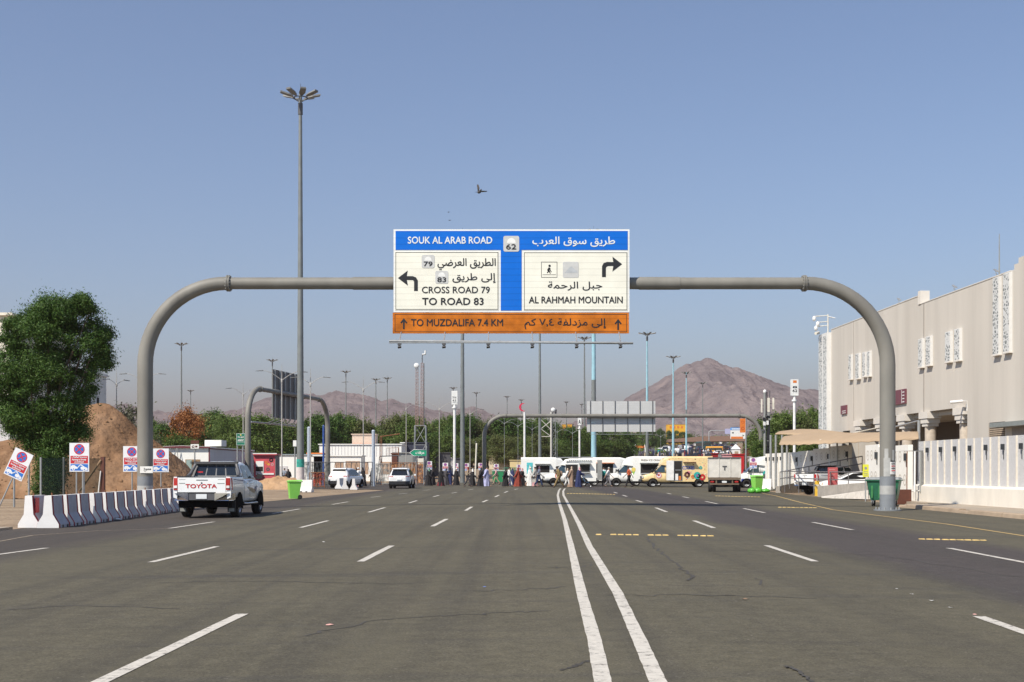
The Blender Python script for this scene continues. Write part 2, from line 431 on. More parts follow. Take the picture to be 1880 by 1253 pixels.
def crack(px, wd, m, seed):
    random.seed(seed); P = []
    for (a, b) in zip(px, px[1:]):
        for k in range(7):
            t = k / 7; P.append((a[0] + (b[0] - a[0]) * t + random.uniform(-5, 5) * (abs(b[0] - a[0]) < 60 or 3), a[1] + (b[1] - a[1]) * t + random.uniform(-1.6, 1.6)))
    P.append(px[-1]); ribbon(mb, P, wd, m, .003, 2, .5)
crack([(1185, 985), (1200, 1004), (1225, 1022), (1250, 1045), (1274, 1059), (1262, 1066)], .04, CRL, 1)
crack([(1008, 1042), (1050, 1044), (1105, 1036)], .03, CRL, 3)
crack([(1390, 1060), (1400, 1075)], .03, CRL, 8)
crack([(560, 1168), (700, 1138), (880, 1128), (1010, 1122)], .03, CRL, 12); crack([(300, 1070), (520, 1068), (760, 1072)], .035, CRL, 13); crack([(880, 1085), (1000, 1082), (1040, 1078)], .03, CRL, 14)
crack([(1100, 1095), (1260, 1092), (1500, 1100)], .03, CRL, 15); crack([(20, 1120), (160, 1112), (330, 1118)], .03, CRL, 16); crack([(1330, 1010), (1600, 1018), (1880, 1060)], .03, CRL, 18)
crack([(1440, 1222), (1468, 1232), (1490, 1253)], .03, CRL, 19); crack([(1085, 1210), (1060, 1222), (1030, 1232)], .03, CRK, 20); crack([(1090, 1200), (1098, 1215), (1094, 1226)], .05, CRK, 22)
mb.build('crack', road); random.seed(11)
# pavement on the right with its broken kerb
KERB = mat('kerb_stone', (.37, .28, .195), .9, bump=.5, bscale=9, grime=.4, scale=2)
PAVE = mat('pavement_dusty', (.36, .30, .23), .9, bump=.3, bscale=10, grime=.35, scale=1.5)
mb = MB()
ky = list(np.arange(18, 51.5, 1.0))
for i, y in enumerate(ky):
    if i % 7 == 5: z = .10
    else: z = .15
    o = random.uniform(-.02, .02)
    mb.loft([[(16.02 + o, y, -.02), (16.05 + o, y, z - .03), (16.1 + o, y, z), (16.3 + o, y, z), (16.3 + o, y, -.02)], [(16.02 + o, y + .985, -.02), (16.05 + o, y + .985, z - .03), (16.1 + o, y + .985, z), (16.3 + o, y + .985, z), (16.3 + o, y + .985, -.02)]], KERB, smooth=False)
mb2 = MB(); mb2.box(16.3, 18, -.019, 23.0, 52, .135, PAVE); mb2.box(17.7, 52, -.019, 23.0, 57.6, .13, PAVE)
pv = struct(mb2.build('pavement'), 'dusty raised pavement along the white perimeter wall', 'pavement'); mb.build('kerb', pv)
mb = MB(); mb.box(-30, 5, -.019, -13.15, 33.0, .05, PAVE); struct(mb.build('pavement'), 'low dusty pavement behind the barrier row', 'pavement')

# far hills
def ridge(name, label, prof, D, depth, seed, m, rough=1.0):
    px0, px1 = prof[0][0], prof[-1][0]; nu = 330; nv = 84; vs = []
    zb = tz(D) - 5
    for j in range(nv + 1):
        v = j / nv; y = D - depth * .75 + depth * 1.25 * v
        sh = (v / .6) ** .85 if v < .6 else max(0, 1 - (v - .6) / .4 * .7)
        for i in range(nu + 1):
            px = px0 + (px1 - px0) * i / nu; x = (px - 940) * D / F
            top = EYE - (lerp(prof, px) + 2.6 * mnoise.fractal(Vector((px * .075, seed, 2)), .8, 2.1, 5) - HZ) * D / F
            h = max(0, top - zb)
            q = Vector((x / 420 + seed, y / 420, seed))
            r = mnoise.ridged_multi_fractal(q, 1.0, 2.2, 6, 1.0, 2.0) - 1.0
            r2 = mnoise.fractal(q * 5, 1.0, 2.0, 5)
            edge = 4 * v * (1 - v) if v > .6 else 1
            k = max(0, min(1, abs(v - .6) * 4))
            g1 = mnoise.ridged_multi_fractal(Vector((x / 190 + seed, y / 520, seed + 3)), .9, 2.1, 6, 1.0, 2.0) - 1.0
            g2 = mnoise.fractal(Vector((x / 46, y / 70, seed)), .8, 2.1, 5)
            z = zb + h * sh * (1 + rough * k * (.10 * r + .13 * g1)) + h * (.035 * r2 + .03 * g2) * (.35 + .65 * k)
            vs.append((x, y, z))
    mb = MB(); w_ = nu + 1
    mb.add(vs, [(j * w_ + i, j * w_ + i + 1, (j + 1) * w_ + i + 1, (j + 1) * w_ + i) for j in range(nv) for i in range(nu)], m, True)
    return struct(mb.build(name), label, 'hill')
def rockmat():
    m = sand_mat('hill_rock', (.10, .092, .10), (.22, .19, .19), (.37, .30, .275))
    N = m.node_tree.nodes
    ns = [q for q in N if q.type == 'TEX_NOISE']; ns[0].inputs['Scale'].default_value = .009; ns[1].inputs['Scale'].default_value = .03
    b = [q for q in N if q.type == 'BUMP'][0]; b.inputs['Distance'].default_value = 28; b.inputs['Strength'].default_value = 1
    return m
ROCK = rockmat()
ridge('mountain', 'pointed reddish mountain rising behind the far white sign back', [(1080, 800), (1130, 745), (1160, 724), (1180, 715), (1207, 702), (1235, 685), (1255, 671), (1270, 668), (1285, 661), (1303, 657), (1318, 664), (1335, 673), (1352, 675), (1370, 680), (1385, 686), (1400, 692), (1430, 705), (1460, 715), (1485, 712), (1512, 722), (1560, 735), (1640, 790), (1700, 815)], 3600, 1300, 3.1, ROCK)
ridge('mountain', 'long low hazy mountain range behind the trees on the left half', [(190, 800), (205, 752), (222, 741), (235, 740), (252, 748), (270, 758), (290, 752), (310, 757), (340, 761), (370, 758), (400, 762), (420, 753), (440, 750), (462, 743), (480, 733), (510, 726), (540, 728), (560, 722), (590, 724), (620, 719), (650, 721), (680, 728), (700, 735), (720, 733), (740, 738), (770, 747), (800, 752), (830, 757), (850, 748), (872, 746), (890, 755), (910, 763), (940, 770), (980, 782), (1040, 805)], 5200, 1500, 9.7, ROCK)
ridge('mountain', 'faint farther mountain shoulder at the left edge of the peak', [(960, 808), (1010, 790), (1050, 776), (1090, 764), (1130, 752), (1170, 750), (1220, 770), (1270, 810)], 6800, 1500, 5.3, ROCK)

# ================================================================ OVERHEAD GANTRIES
PIPE = mat('gantry_paint', (.205, .195, .17), .6, var=.16, scale=1.2, grime=.4, stretch=(1, 1, .5))
SLATE = mat('gantry_foot_paint', (.20, .215, .23), .6, grime=.3, scale=3)
PALEP = mat('gantry_pale_patch', (.40, .40, .38), .7, grime=.25, scale=4)
def gantry(name, label, loc, rz, span, zb, rl=.29, rb=.225, rad=3.1, flat=None, bare=False, group=None):
    """two curved pipe posts carrying a straight beam along local x, origin midway"""
    g = E(name, label, 'gantry', loc, rz, group)
    for s_ in (-1, 1):
        leg = s_ * span / 2; q = zb - rad; mb = MB()
        pts = [(leg, 0, z) for z in ([0, .62, .63, .95, .96, 1.3, 1.31, 2.5, 3.6, q] if not bare else [0, 1.3, 3, q])]
        arc = [(leg - s_ * rad * (1 - math.cos(a)), 0, q + rad * math.sin(a)) for a in [R(6 * k) for k in range(1, 16)]]
        full = pts + arc
        if not bare:
            mb.tube(pts[:2], rl + .004, SLATE, 20); mb.tube(pts[1:4], rl + .003, PALEP, 20, False); mb.tube(pts[3:6], rl + .002, SLATE, 20, False)
            mb.tube(pts[5:] + arc, [rl] * (len(pts) - 5) + [rl - (rl - rb) * .6 * k / 15 for k in range(1, 16)], PIPE, 24)
        else: mb.tube(full, [rl] * len(pts) + [rl - (rl - rb) * .8 * k / 15 for k in range(1, 16)], PIPE, 20)
        p = mb.build('curved_post', g)
        mb = MB(); mb.cyl((leg, 0, 0), (leg, 0, .05), rl + .22, SLATE, n=24)
        for k in range(12): a = k * math.pi / 6; mb.cyl((leg + (rl + .14) * math.cos(a), (rl + .14) * math.sin(a), .05), (leg + (rl + .14) * math.cos(a), (rl + .14) * math.sin(a), .13), .03, STEEL, n=6)
        mb.build('base_plate', p)
        fx = leg - s_ * rad; mb = MB()
        for d in (0, .075):
            mb.cyl((fx - s_ * d, 0, zb), (fx - s_ * (d + .055), 0, zb), rb + .085, PIPE, n=24)
        for k in range(14):
            a = k * math.pi / 7; mb.cyl((fx + .03 * s_, (rb + .05) * math.cos(a), zb + (rb + .05) * math.sin(a)), (fx - s_ * .16, (rb + .05) * math.cos(a), zb + (rb + .05) * math.sin(a)), .018, STEEL, n=6)
        mb.build('flange', g)
    mb = MB(); mb.tube([(-span / 2 + rad + .06, 0, zb), (0, 0, zb), (span / 2 - rad - .06, 0, zb)], rb, PIPE, 24)
    for s_ in (-1, 1): mb.tube([(s_ * span * .165, 0, zb), (s_ * span * .22, 0, zb)], rb + .018, PIPE, 24)
    mb.build('beam', g)
    return g
GY = 47.5
g1 = gantry('overhead_gantry', 'big grey pipe gantry arching over the near road with bolted flanges', (X(948, GY), GY, 0), 0, 28.15, 8.62)
# pasted notices on its legs
mb = MB(); PAPER = mat('paper', (.75, .74, .70), .7, var=.08)
for (x0, z0, x1, z1, m) in ((-.23, 1.30, .02, 2.0, PALEP), (.0, 1.38, .24, 1.85, PAPER), (-.20, 1.75, -.06, 2.35, PALEP), (.10, 1.85, .2, 2.3, PALEP)):
    for k in range(6):
        a0 = math.asin(x0 / .32) + (math.asin(x1 / .32) - math.asin(x0 / .32)) * k / 6; a1 = math.asin(x0 / .32) + (math.asin(x1 / .32) - math.asin(x0 / .32)) * (k + 1) / 6
        r_ = .297 if m is PALEP else .303
        mb.quad(*[(14.075 + r_ * math.sin(a), -r_ * math.cos(a), z) for a, z in ((a0, z0), (a1, z0), (a1, z1), (a0, z1))], m)
pn = mb.build('pasted_notice', g1)
mb = MB()
for k in range(4): mb.box(14.13, -.305, 1.76 - k * .085, 14.27, -.300, 1.79 - k * .085, RED if k % 2 else INK)
mb.box(14.10, -.309, 1.86, 14.24, -.304, 1.90, INK)
mb.build('print', pn)
mb = MB(); mb.box(-14.075 - .1, -.315, 1.43, -14.075 + .38, -.308, 1.68, PAPER); q = mb.build('pasted_notice', g1)
text(q, 'ممنوع', (-14.03, 1.49, -13.76, 1.62), -.317, INK)

# ---------------------------------------------------------------- the big direction sign
SY = 46.98; SS = F / SY
sg = E('direction_sign', 'large blue, white and brown bilingual direction sign hung over the road', 'road sign', (X(938.5, SY), SY, Zh(517, SY)))
def sx(cx): return (700 + cx / 3.917 - 938.5) / SS
def sz(cy): return (517 - (400 + cy / 3.917)) / SS
def B(x0, y0, x1, y1): return (sx(x0), sz(y1), sx(x1), sz(y0))
def panelmat(name, col, seam=.86, var=.05, grime=.08):
    m = mat(name, col, .5, var=var, scale=1.5, grime=grime, spec=.15); t = m.node_tree; N = t.nodes; L = t.links; b = N['Principled BSDF']
    src = b.inputs['Base Color'].links[0].from_socket
    tc = N.new('ShaderNodeTexCoord'); wv = N.new('ShaderNodeTexWave'); wv.bands_direction = 'Z'; wv.inputs['Scale'].default_value = 1.35; wv.inputs['Distortion'].default_value = .3
    L.new(tc.outputs['Object'], wv.inputs['Vector']); cr = N.new('ShaderNodeValToRGB'); cr.color_ramp.elements[0].position = 0; cr.color_ramp.elements[0].color = (seam,) * 3 + (1,); cr.color_ramp.elements[1].position = .06; cr.color_ramp.elements[1].color = (1, 1, 1, 1)
    L.new(wv.outputs[0], cr.inputs[0]); mx = N.new('ShaderNodeMix'); mx.data_type = 'RGBA'; mx.blend_type = 'MULTIPLY'; mx.inputs[0].default_value = 1
    L.new(src, mx.inputs[6]); L.new(cr.outputs[0], mx.inputs[7]); L.new(mx.outputs[2], b.inputs['Base Color']); return m
SW = panelmat('sign_white', (.80, .80, .77)); SC = panelmat('sign_cream', (.83, .81, .70)); SBL = panelmat('sign_blue', (.005, .145, .62), .8)
SBR = panelmat('sign_brown', (.56, .16, .014), .8, .35, .2); SGR = mat('shield_grey', (.56, .56, .54), .5, var=.06, grime=.1)
SLT = mat('sign_pale_letters', (.70, .74, .76), .5, var=.15, scale=9)
mb = MB(); x0, z0, x1, z1 = B(88, 84, 1785, 680); mb.box(x0, 0, z0, x1, .07, z1, SW); mb.build('panel', sg)
def flat(name, box, y, m, parent=sg):
    mb = MB(); mb.box(box[0], y, box[1], box[2], y + .008, box[3], m); return mb.build(name, parent)
flat('blue_field', B(103, 96, 1772, 232), -.012, SBL); flat('blue_field', B(859, 232.5, 1009, 668), -.012, SBL)
def frame(mb, b, t, y, m):
    mb.box(b[0], y, b[1], b[2], y + .003, b[1] + t, m); mb.box(b[0], y, b[3] - t, b[2], y + .003, b[3], m)
    mb.box(b[0], y, b[1] + t, b[0] + t, y + .003, b[3] - t, m); mb.box(b[2] - t, y, b[1] + t, b[2], y + .003, b[3] - t, m)
for b_ in (B(99, 245, 844, 665), B(1023, 247, 1771, 668)):
    q = flat('cream_field', b_, -.012, SC); mb = MB(); frame(mb, (b_[0] + .02, b_[1] + .02, b_[2] - .02, b_[3] - .02), .018, -.016, INK); mb.build('border_line', q)
mb = MB(); b_ = B(82, 683, 1781, 832); mb.box(b_[0], -.005, b_[1], b_[2], .065, b_[3], SBR); q = mb.build('brown_field', sg)
mb = MB(); b_ = B(97, 694, 1766, 823); frame(mb, b_, .018, -.010, INK); mb.build('border_line', q)
def rounded(b, r, k=5):
    x0, z0, x1, z1 = b; o = []
    for cx, cz, a in ((x1 - r, z1 - r, 0), (x0 + r, z1 - r, 90), (x0 + r, z0 + r, 180), (x1 - r, z0 + r, 270)):
        o += [(cx + r * math.cos(R(a + 90 * i / k)), cz + r * math.sin(R(a + 90 * i / k))) for i in range(k + 1)]
    return o
def shield(b, num, nb):
    mb = MB(); mb.prism(rounded(b, .07), -.022, -.013, SGR)
    w_ = b[2] - b[0]; h = b[3] - b[1]
    mb.poly([(b[0] + w_ * .5 + w_ * .28 * math.cos(R(a)), b[1] + h * .55 + h * .32 * math.sin(R(a))) for a in range(0, 181, 15)], -.024, SW)
    q = mb.build('route_shield', sg); text(q, num, nb, -.027, INK, .02)
shield(B(878, 132, 992, 245), '62', B(898, 192, 970, 229)); shield(B(290, 268, 383, 362), '79', B(306, 317, 368, 350)); shield(B(388, 382, 481, 475), '83', B(404, 430, 466, 464))
for body, b_, y, m, bo in (('SOUK AL ARAB ROAD', B(192, 138, 797, 187), -.018, SLT, .018), ('طريق سوق العرب', B(1088, 138, 1680, 210), -.018, SLT, .012),
                        ('الطريق العرضي', B(405, 293, 822, 377), -.018, INK, .008), ('إلى طريق', B(512, 400, 822, 470), -.018, INK, .008),
                        ('CROSS ROAD 79', B(293, 497, 780, 543), -.018, INK, .014), ('TO ROAD 83', B(295, 578, 735, 628), -.018, INK, .02),
                        ('جبل الرحمة', B(1198, 460, 1588, 524), -.018, INK, .008), ('AL RAHMAH MOUNTAIN', B(1062, 568, 1735, 616), -.018, INK, .016),
                        ('TO MUZDALIFA 7.4 KM', B(215, 730, 875, 780), -.012, INK, .012), ('إلى مزدلفة ٧,٤ كم', B(1030, 724, 1615, 802), -.012, INK, .006)):
    text(sg, body, b_, y, m, bo)
def arrow(name, pts, y=-.018):
    mb = MB(); mb.prism([(sx(a), sz(b)) for a, b in pts], y, y + .006, INK); mb.build(name, sg)
arrow('arrow', [(120, 435), (190, 381), (184, 421), (226, 421), (250, 430), (263, 452), (263, 528), (236, 528), (236, 460), (228, 450), (184, 449), (192, 490)])
arrow('arrow', [(1732, 335), (1662, 388), (1668, 348), (1630, 349), (1618, 356), (1615, 366), (1615, 428), (1587, 428), (1587, 350), (1598, 328), (1622, 319), (1668, 320), (1662, 281)])
for cx, dy in ((162, 0), (1703, 6)):
    arrow('arrow', [(cx, 722 + dy), (cx + 26, 756 + dy), (cx + 17, 762 + dy), (cx + 6, 748 + dy), (cx + 6, 802 + dy), (cx - 6, 802 + dy), (cx - 6, 748 + dy), (cx - 17, 762 + dy), (cx - 26, 756 + dy)], -.012)
mb = MB(); b_ = B(1150, 318, 1265, 431); frame(mb, b_, .015, -.018, INK); mb.build('pictogram_frame', sg)
mb = MB()
for pts in ([(1205, 358), (1216, 362), (1217, 378), (1226, 390), (1222, 393), (1211, 380), (1210, 376), (1196, 385), (1193, 376), (1201, 362)], [(1197, 376), (1209, 380), (1204, 390), (1196, 400), (1190, 397), (1198, 386)], [(1203, 384), (1212, 382), (1214, 392), (1219, 402), (1212, 402), (1207, 394)]):
    mb.prism([(sx(a), sz(b)) for a, b in pts], -.018, -.013, INK)
mb.disc((sx(1210), sz(347)), .045, INK, -.0185, 14); mb.box(sx(1160), -.018, sz(411), sx(1256), -.014, sz(409), INK)
mb.build('walking_pictogram', sg)
mb = MB(); b_ = B(1305, 318, 1419, 432); mb.prism(rounded(b_, .06), -.02, -.013, SGR); q = mb.build('faded_pictogram', sg)
mb = MB(); mb.poly([(sx(a), sz(b)) for a, b in ((1318, 398), (1335, 378), (1352, 360), (1368, 352), (1385, 368), (1408, 384), (1412, 398))], -.023, mat('faded_grey', (.44, .46, .47), .5)); mb.build('faded_hill', q)
# floodlight rail below the sign
zr = Zh(629, SY - .7)
mb = MB(); mb.tube([(X(718, SY) - X(938.5, SY), -.7, zr - Zh(517, SY) + .05), (X(1159, SY) - X(938.5, SY), -.7, zr - Zh(517, SY) - .03)], .045, STEEL, 8)
mb.box(X(718, SY) - X(938.5, SY), -.76, zr - Zh(517, SY) - .03, X(1159, SY) - X(938.5, SY), -.64, zr - Zh(517, SY) + .0, STEEL)
rail = mb.build('light_rail', sg)
for cx in (147, 462, 776, 1088, 1402, 1713):
    x = sx(cx) - .02; zz = zr - Zh(517, SY); mb = MB()
    mb.cyl((x, -.7, zz + .05), (x, .1, sz(832) + .1), .02, STEEL, n=6); mb.build('bracket', rail)
    mb = MB(); mb.box(x - .07, -.76, zz - .10, x + .07, -.64, zz - .03, DGREY)
    mb.loft([[(x - .03, -.72, zz - .10), (x + .03, -.72, zz - .10), (x + .03, -.66, zz - .10), (x - .03, -.66, zz - .10)], [(x - .07, -.76, zz - .17), (x + .07, -.76, zz - .15), (x + .06, -.60, zz - .20), (x - .06, -.60, zz - .22)]], DGREY, smooth=False)
    mb.build('floodlight', rail)
mb = MB()
for cx in (330, 720, 1150, 1540): mb.box(sx(cx) - .05, .075, sz(825), sx(cx) + .05, .28, sz(95), STEEL)
mb.build('back_frame', sg)

# ---------------------------------------------------------------- the two farther gantries and their sign backs
a = (X(455, 121), 121.0); b = (X(601.5, 145), 145.0)
rz = math.atan2(b[1] - a[1], b[0] - a[0]); sp_ = math.hypot(b[0] - a[0], b[1] - a[1])
mid = ((a[0] + b[0]) / 2, (a[1] + b[1]) / 2)
gantry('overhead_gantry', 'grey pipe gantry turned nearly end on across the side road at left', (mid[0], mid[1], 0), rz, sp_, 9.55, bare=True)
BACK = mat('sign_back_grey', (.13, .125, .12), .6, .2, grime=.3); BACKL = panelmat('sign_back_pale', (.55, .55, .54), .8)
t = E('direction_sign', 'dark ribbed back of a sign on the end-on left gantry', 'road sign', (mid[0], mid[1], 9.55), rz)
mb = MB(); mb.box(-4.4, .38, -2.6, 4.2, .46, 2.35, BACK); mb.build('panel', t)
for k in range(6):
    x = -4.0 + k * 1.5; mb = MB(); mb.box(x - .09, .25, -2.7, x + .09, .38, 2.3, STEEL); mb.tube([(x, .3, -2.7), (x, .5, -2.95), (x, 1.3, -3.2)], .05, DGREY, 6); mb.build('rib', t)
mb = MB(); mb.tube([(-8, 1.35, -3.2), (5, 1.35, -3.2)], .09, STEEL, 8); mb.build('light_rail', t)
Y3 = 153.0
gantry('overhead_gantry', 'distant grey pipe gantry standing square across the far road', (X(1143, Y3), Y3, 0), 0, (1397 - 889) / sc(Y3), 8.15, rl=.26, rb=.235, rad=2.6, bare=True)
t = E('direction_sign', 'pale white ribbed back of the sign on the distant gantry', 'road sign', (X(1141, Y3), Y3 + .42, Zh(765, Y3)))
u = 1 / sc(Y3)
mb = MB(); mb.box(-63 * u, 0, 10 * -u, 63 * u, .06, 28.5 * u, BACKL); mb.box(-63 * u, 0, -28 * u, 63 * u, .06, -10.3 * u, BACKL); mb.build('panel', t)
for cx in (778, 920, 1062, 1208, 1350, 1495):
    x = (960 + cx / 6.264 - 1141) * u; mb = MB(); mb.box(x - .035, -.09, -32 * u, x + .035, -.004, 29.3 * u, DGREY); mb.build('rib', t)
mb = MB(); mb.box(-58 * u, -.06, -32.8 * u, 58 * u, -.02, -32.1 * u, STEEL); mb.build('light_rail', t)
# ================================================================ VEHICLES
WHC = {}; RIMW = mat('rim_pale', (.62, .62, .61), .35, .2)
def wheel(parent, x, y, r, wd, style='alloy'):
    k = (r, wd, style)
    if k not in WHC:
        h = wd / 2; mb = MB(); n = 28
        prof = [(-h, r * .62), (-h, r * .9), (-h * .8, r), (h * .8, r), (h, r * .9), (h, r * .62), (h * .7, r * .6), (-h * .7, r * .6)]
        mb.loft([[(px, q * math.cos(a), q * math.sin(a)) for a in [2 * math.pi * i / n for i in range(n)]] for px, q in prof + prof[:1]], RUBBER, False)
        ty = mb.mesh('wheel'); mb = MB()
        mb.cyl((-h * .6, 0, 0), (h * .55, 0, 0), r * .60, DGREY if style == 'alloy' else STEEL, n=24)
        m = ALLOY if style == 'alloy' else RIMW
        mb.cyl((h * .5, 0, 0), (h * .75, 0, 0), r * .14, m, n=12)
        for i in range(6):
            a = i * math.pi / 3; c, s_ = math.cos(a), math.sin(a); t = .10 * r
            mb.add([(h * .72, r * .1 * c - t * s_, r * .1 * s_ + t * c), (h * .72, r * .1 * c + t * s_, r * .1 * s_ - t * c), (h * .66, r * .6 * c + t * s_, r * .6 * s_ - t * c), (h * .66, r * .6 * c - t * s_, r * .6 * s_ + t * c)], [(3, 2, 1, 0)], m)
        mb.loft([[(px, q * math.cos(a), q * math.sin(a)) for a in [2 * math.pi * i / n for i in range(n)]] for px, q in ((h * .6, r * .56), (h * .95, r * .60), (h * .95, r * .63), (h * .6, r * .63))], m, False)
        WHC[k] = (ty, mb.mesh('rim'))
    o = bpy.data.objects.new('wheel', WHC[k][0]); C.objects.link(o); o.parent = parent; o.location = (x, y, r)
    q = bpy.data.objects.new('rim', WHC[k][1]); C.objects.link(q); q.parent = o
    if x < 0: q.rotation_euler = (0, 0, math.pi)
def bring(y, zb, zt, wd, cr=.015, und=.8):
    h = [(0, zb), (wd * und, zb), (wd * .97, zb + .10), (wd, zb + (zt - zb) * .45), (wd * .985, zt - .07), (wd * .93, zt - .005), (0, zt + cr)]
    return [(x, y, z) for x, z in h] + [(-x, y, z) for x, z in reversed(h[1:-1])]
def cring(y, z0, zt, w0, wt, cr=.03):
    h = [(w0, z0), (w0 + (wt - w0) * .5, z0 + (zt - z0) * .5), (wt, zt - .07), (wt * .9, zt - .01), (wt * .5, zt + cr * .7)]
    return [(x, y, z) for x, z in h] + [(-x, y, z) for x, z in reversed(h)]
def sidewin(mb, sg_, pts, f, m=GLASSD, o=.008):
    """pts are y,z; f(z) gives the half width of the cabin there"""
    P = [(sg_ * (f(z) + o), y, z) for y, z in pts]
    mb.add(P, [tuple(range(len(P)))], m)
def arch(mb, x, y, r, m=None, k=16):
    m = m or VBLK; s_ = 1 if x > 0 else -1
    v = [(x, y, .34)] + [(x, y + r * math.cos(a), .36 + r * math.sin(a)) for a in [math.pi * (i / k * 1.16 - .08) for i in range(k + 1)]]
    mb.add(v, [(0, i, i + 1) for i in range(1, k + 1)], m)
    rim = [(y + r * math.cos(a), .36 + r * math.sin(a)) for a in [math.pi * (i / k * 1.1 - .05) for i in range(k + 1)]]
    return rim
VBLK = mat('underbody_black', (.006, .006, .006), .95, spec=.1); DECB = mat('decal_blue', (.10, .14, .30), .3); DECT = mat('decal_tan', (.30, .23, .15), .3); SEAM = mat('door_seam', (.10, .10, .10), .6); PLATE = mat('number_plate', (.72, .74, .74), .4)

def pickup(label, loc, rz, letters=True, group=None):
    t = E('pickup_truck', label, 'pickup truck', loc, rz, group)
    mb = MB()
    # cab, nose and doors
    mb.loft([bring(y, zb, zt, wd) for y, zb, zt, wd in ((-.86, .42, 1.24, .90), (-.6, .42, 1.245, .915), (.6, .42, 1.24, .915), (1.15, .42, 1.20, .91), (1.6, .48, 1.16, .915), (2.2, .5, 1.08, .90), (2.5, .5, 1.0, .84), (2.62, .52, .92, .74))], CARW)
    mb.loft([cring(y, z0, zt, w0, wt) for y, z0, zt, w0, wt in ((-.86, 1.22, 1.28, .86, .83), (-.72, 1.22, 1.66, .86, .70), (-.52, 1.22, 1.79, .86, .68), (.0, 1.22, 1.81, .86, .69), (.42, 1.22, 1.77, .86, .68), (.75, 1.22, 1.58, .86, .72), (1.22, 1.18, 1.25, .86, .83))], CARW)
    # load bed: two walls, floor, bulkhead
    for s_ in (-1, 1):
        mb.loft([[(s_ * .80, y, .62), (s_ * .915, y, .66), (s_ * .925, y, .95), (s_ * .915, y, 1.27), (s_ * .895, y, 1.32), (s_ * .80, y, 1.32)] for y in (-2.58, -1.7, -.88)], CARW)
        mb.box(s_ * .795, -2.56, 1.325, s_ * .905, -.9, 1.335, BLACK)
    mb.box(-.8, -2.5, .70, .8, -.9, .76, DGREY); mb.box(-.8, -.93, .76, .8, -.88, 1.32, CARW)
    b = mb.build('body', t)
    f = lambda z: .86 + (.70 - .86) * max(0, (z - 1.22)) / .50
    for s_ in (-1, 1):
        mb = MB(); sidewin(mb, s_, [(-.55, 1.27), (.02, 1.26), (.02, 1.70), (-.40, 1.70), (-.50, 1.60)], f, GLASSB); mb.build('rear_side_window', t)
        mb = MB(); sidewin(mb, s_, [(.10, 1.26), (.92, 1.25), (.56, 1.62), (.42, 1.69), (.10, 1.70)], f, GLASSB); mb.build('front_side_window', t)
        mb = MB()
        for y in (-.70, .05, 1.02): mb.box(s_ * .917, y, .52, s_ * .921, y + .012, 1.2, SEAM)
        for y in (-.45, .28): mb.box(s_ * .92, y - .02, 1.07, s_ * .945, y + .15, 1.105, CHROME)
        mb.build('door_trim', t)
        mb = MB(); mb.tube([(s_ * .9, -.75, .43), (s_ * .97, -.6, .42), (s_ * .97, .9, .42), (s_ * .9, 1.05, .43)], .035, ALLOY, 8); mb.build('side_step', t)
        mb = MB(); mb.box(s_ * .88, 1.0, 1.25, s_ * .98, 1.05, 1.3, BLACK); mb.loft([[(s_ * .95, .98, 1.22), (s_ * 1.13, .96, 1.24), (s_ * 1.14, .96, 1.38), (s_ * .95, .98, 1.42)], [(s_ * .95, 1.1, 1.24), (s_ * 1.10, 1.08, 1.26), (s_ * 1.10, 1.08, 1.36), (s_ * .95, 1.1, 1.40)]], BLACK, smooth=False); mb.build('mirror', t)
        mb = MB()
        for y in (-1.40, 1.66): arch(mb, s_ * .931, y, .46)
        mb.build('wheel_arch', t)
        mb = MB(); mb.box(s_ * .66, -1.95, .18, s_ * .92, -1.92, .55, BLACK); mb.box(s_ * .70, -1.955, .2, s_ * .88, -1.95, .30, GREY); mb.build('mud_flap', t)
        for y in (-1.40, 1.66): wheel(t, s_ * .80, y, .385, .26)
        mb = MB(); mb.loft([[(s_ * .77, -2.62, z), (s_ * .90, -2.60, z), (s_ * .935, -2.36 - .03 * k, z), (s_ * .77, -2.36, z)] for k, z in enumerate((.90, .96, 1.2, 1.28))], TAIL, smooth=False)
        lamp = mb.build('tail_lamp', t); mb = MB(); mb.box(s_ * .785, -2.632, .96, s_ * .885, -2.60, 1.04, WHITE); mb.build('reversing_lens', lamp)
        mb = MB(); mb.loft([[(s_ * .42, -2.66, z0), (s_ * .86, -2.63, z0), (s_ * .94, -2.40, z0), (s_ * .94, -2.05, z0 + .02)] + [(s_ * .94, -2.05, z1), (s_ * .94, -2.40, z1), (s_ * .86, -2.63, z1), (s_ * .42, -2.66, z1)][0:4] for z0, z1 in ((.56, .80),)] * 1 + [[(s_ * .42, -2.5, .58), (s_ * .82, -2.5, .58), (s_ * .88, -2.36, .58), (s_ * .88, -2.05, .6), (s_ * .88, -2.05, .78), (s_ * .88, -2.36, .78), (s_ * .82, -2.5, .78), (s_ * .42, -2.5, .78)]], CHROME, smooth=False)
        mb.build('bumper_corner', t)
        mb = MB(); e_ = s_ * .9215
        for pts, m in (([(-.3, .98), (.3, .80), (.75, .74), (.95, .86), (.4, .92)], DECT), ([(.7, .86), (1.0, .78), (1.1, .98), (1.02, 1.0)], DECB), ([(-2.2, 1.22), (-.9, 1.17), (-.3, 1.08), (-.9, 1.20), (-2.2, 1.25)], DECB)):
            mb.add([(s_ * .927, y, z) for y, z in pts], [tuple(range(len(pts)))], m)
        mb.build('decal', t)
    # tailgate and step
    mb = MB(); mb.loft([[(-.765, y, z0) for z0 in (.83, .83)][:0] + [(-.765, y, .83), (.765, y, .83), (.765, y, 1.30), (-.765, y, 1.30)] for y in (-2.62, -2.54)], CARW, smooth=False)
    mb.box(-.76, -2.625, 1.30, .76, -2.53, 1.325, BLACK)
    tg = mb.build('tailgate', t)
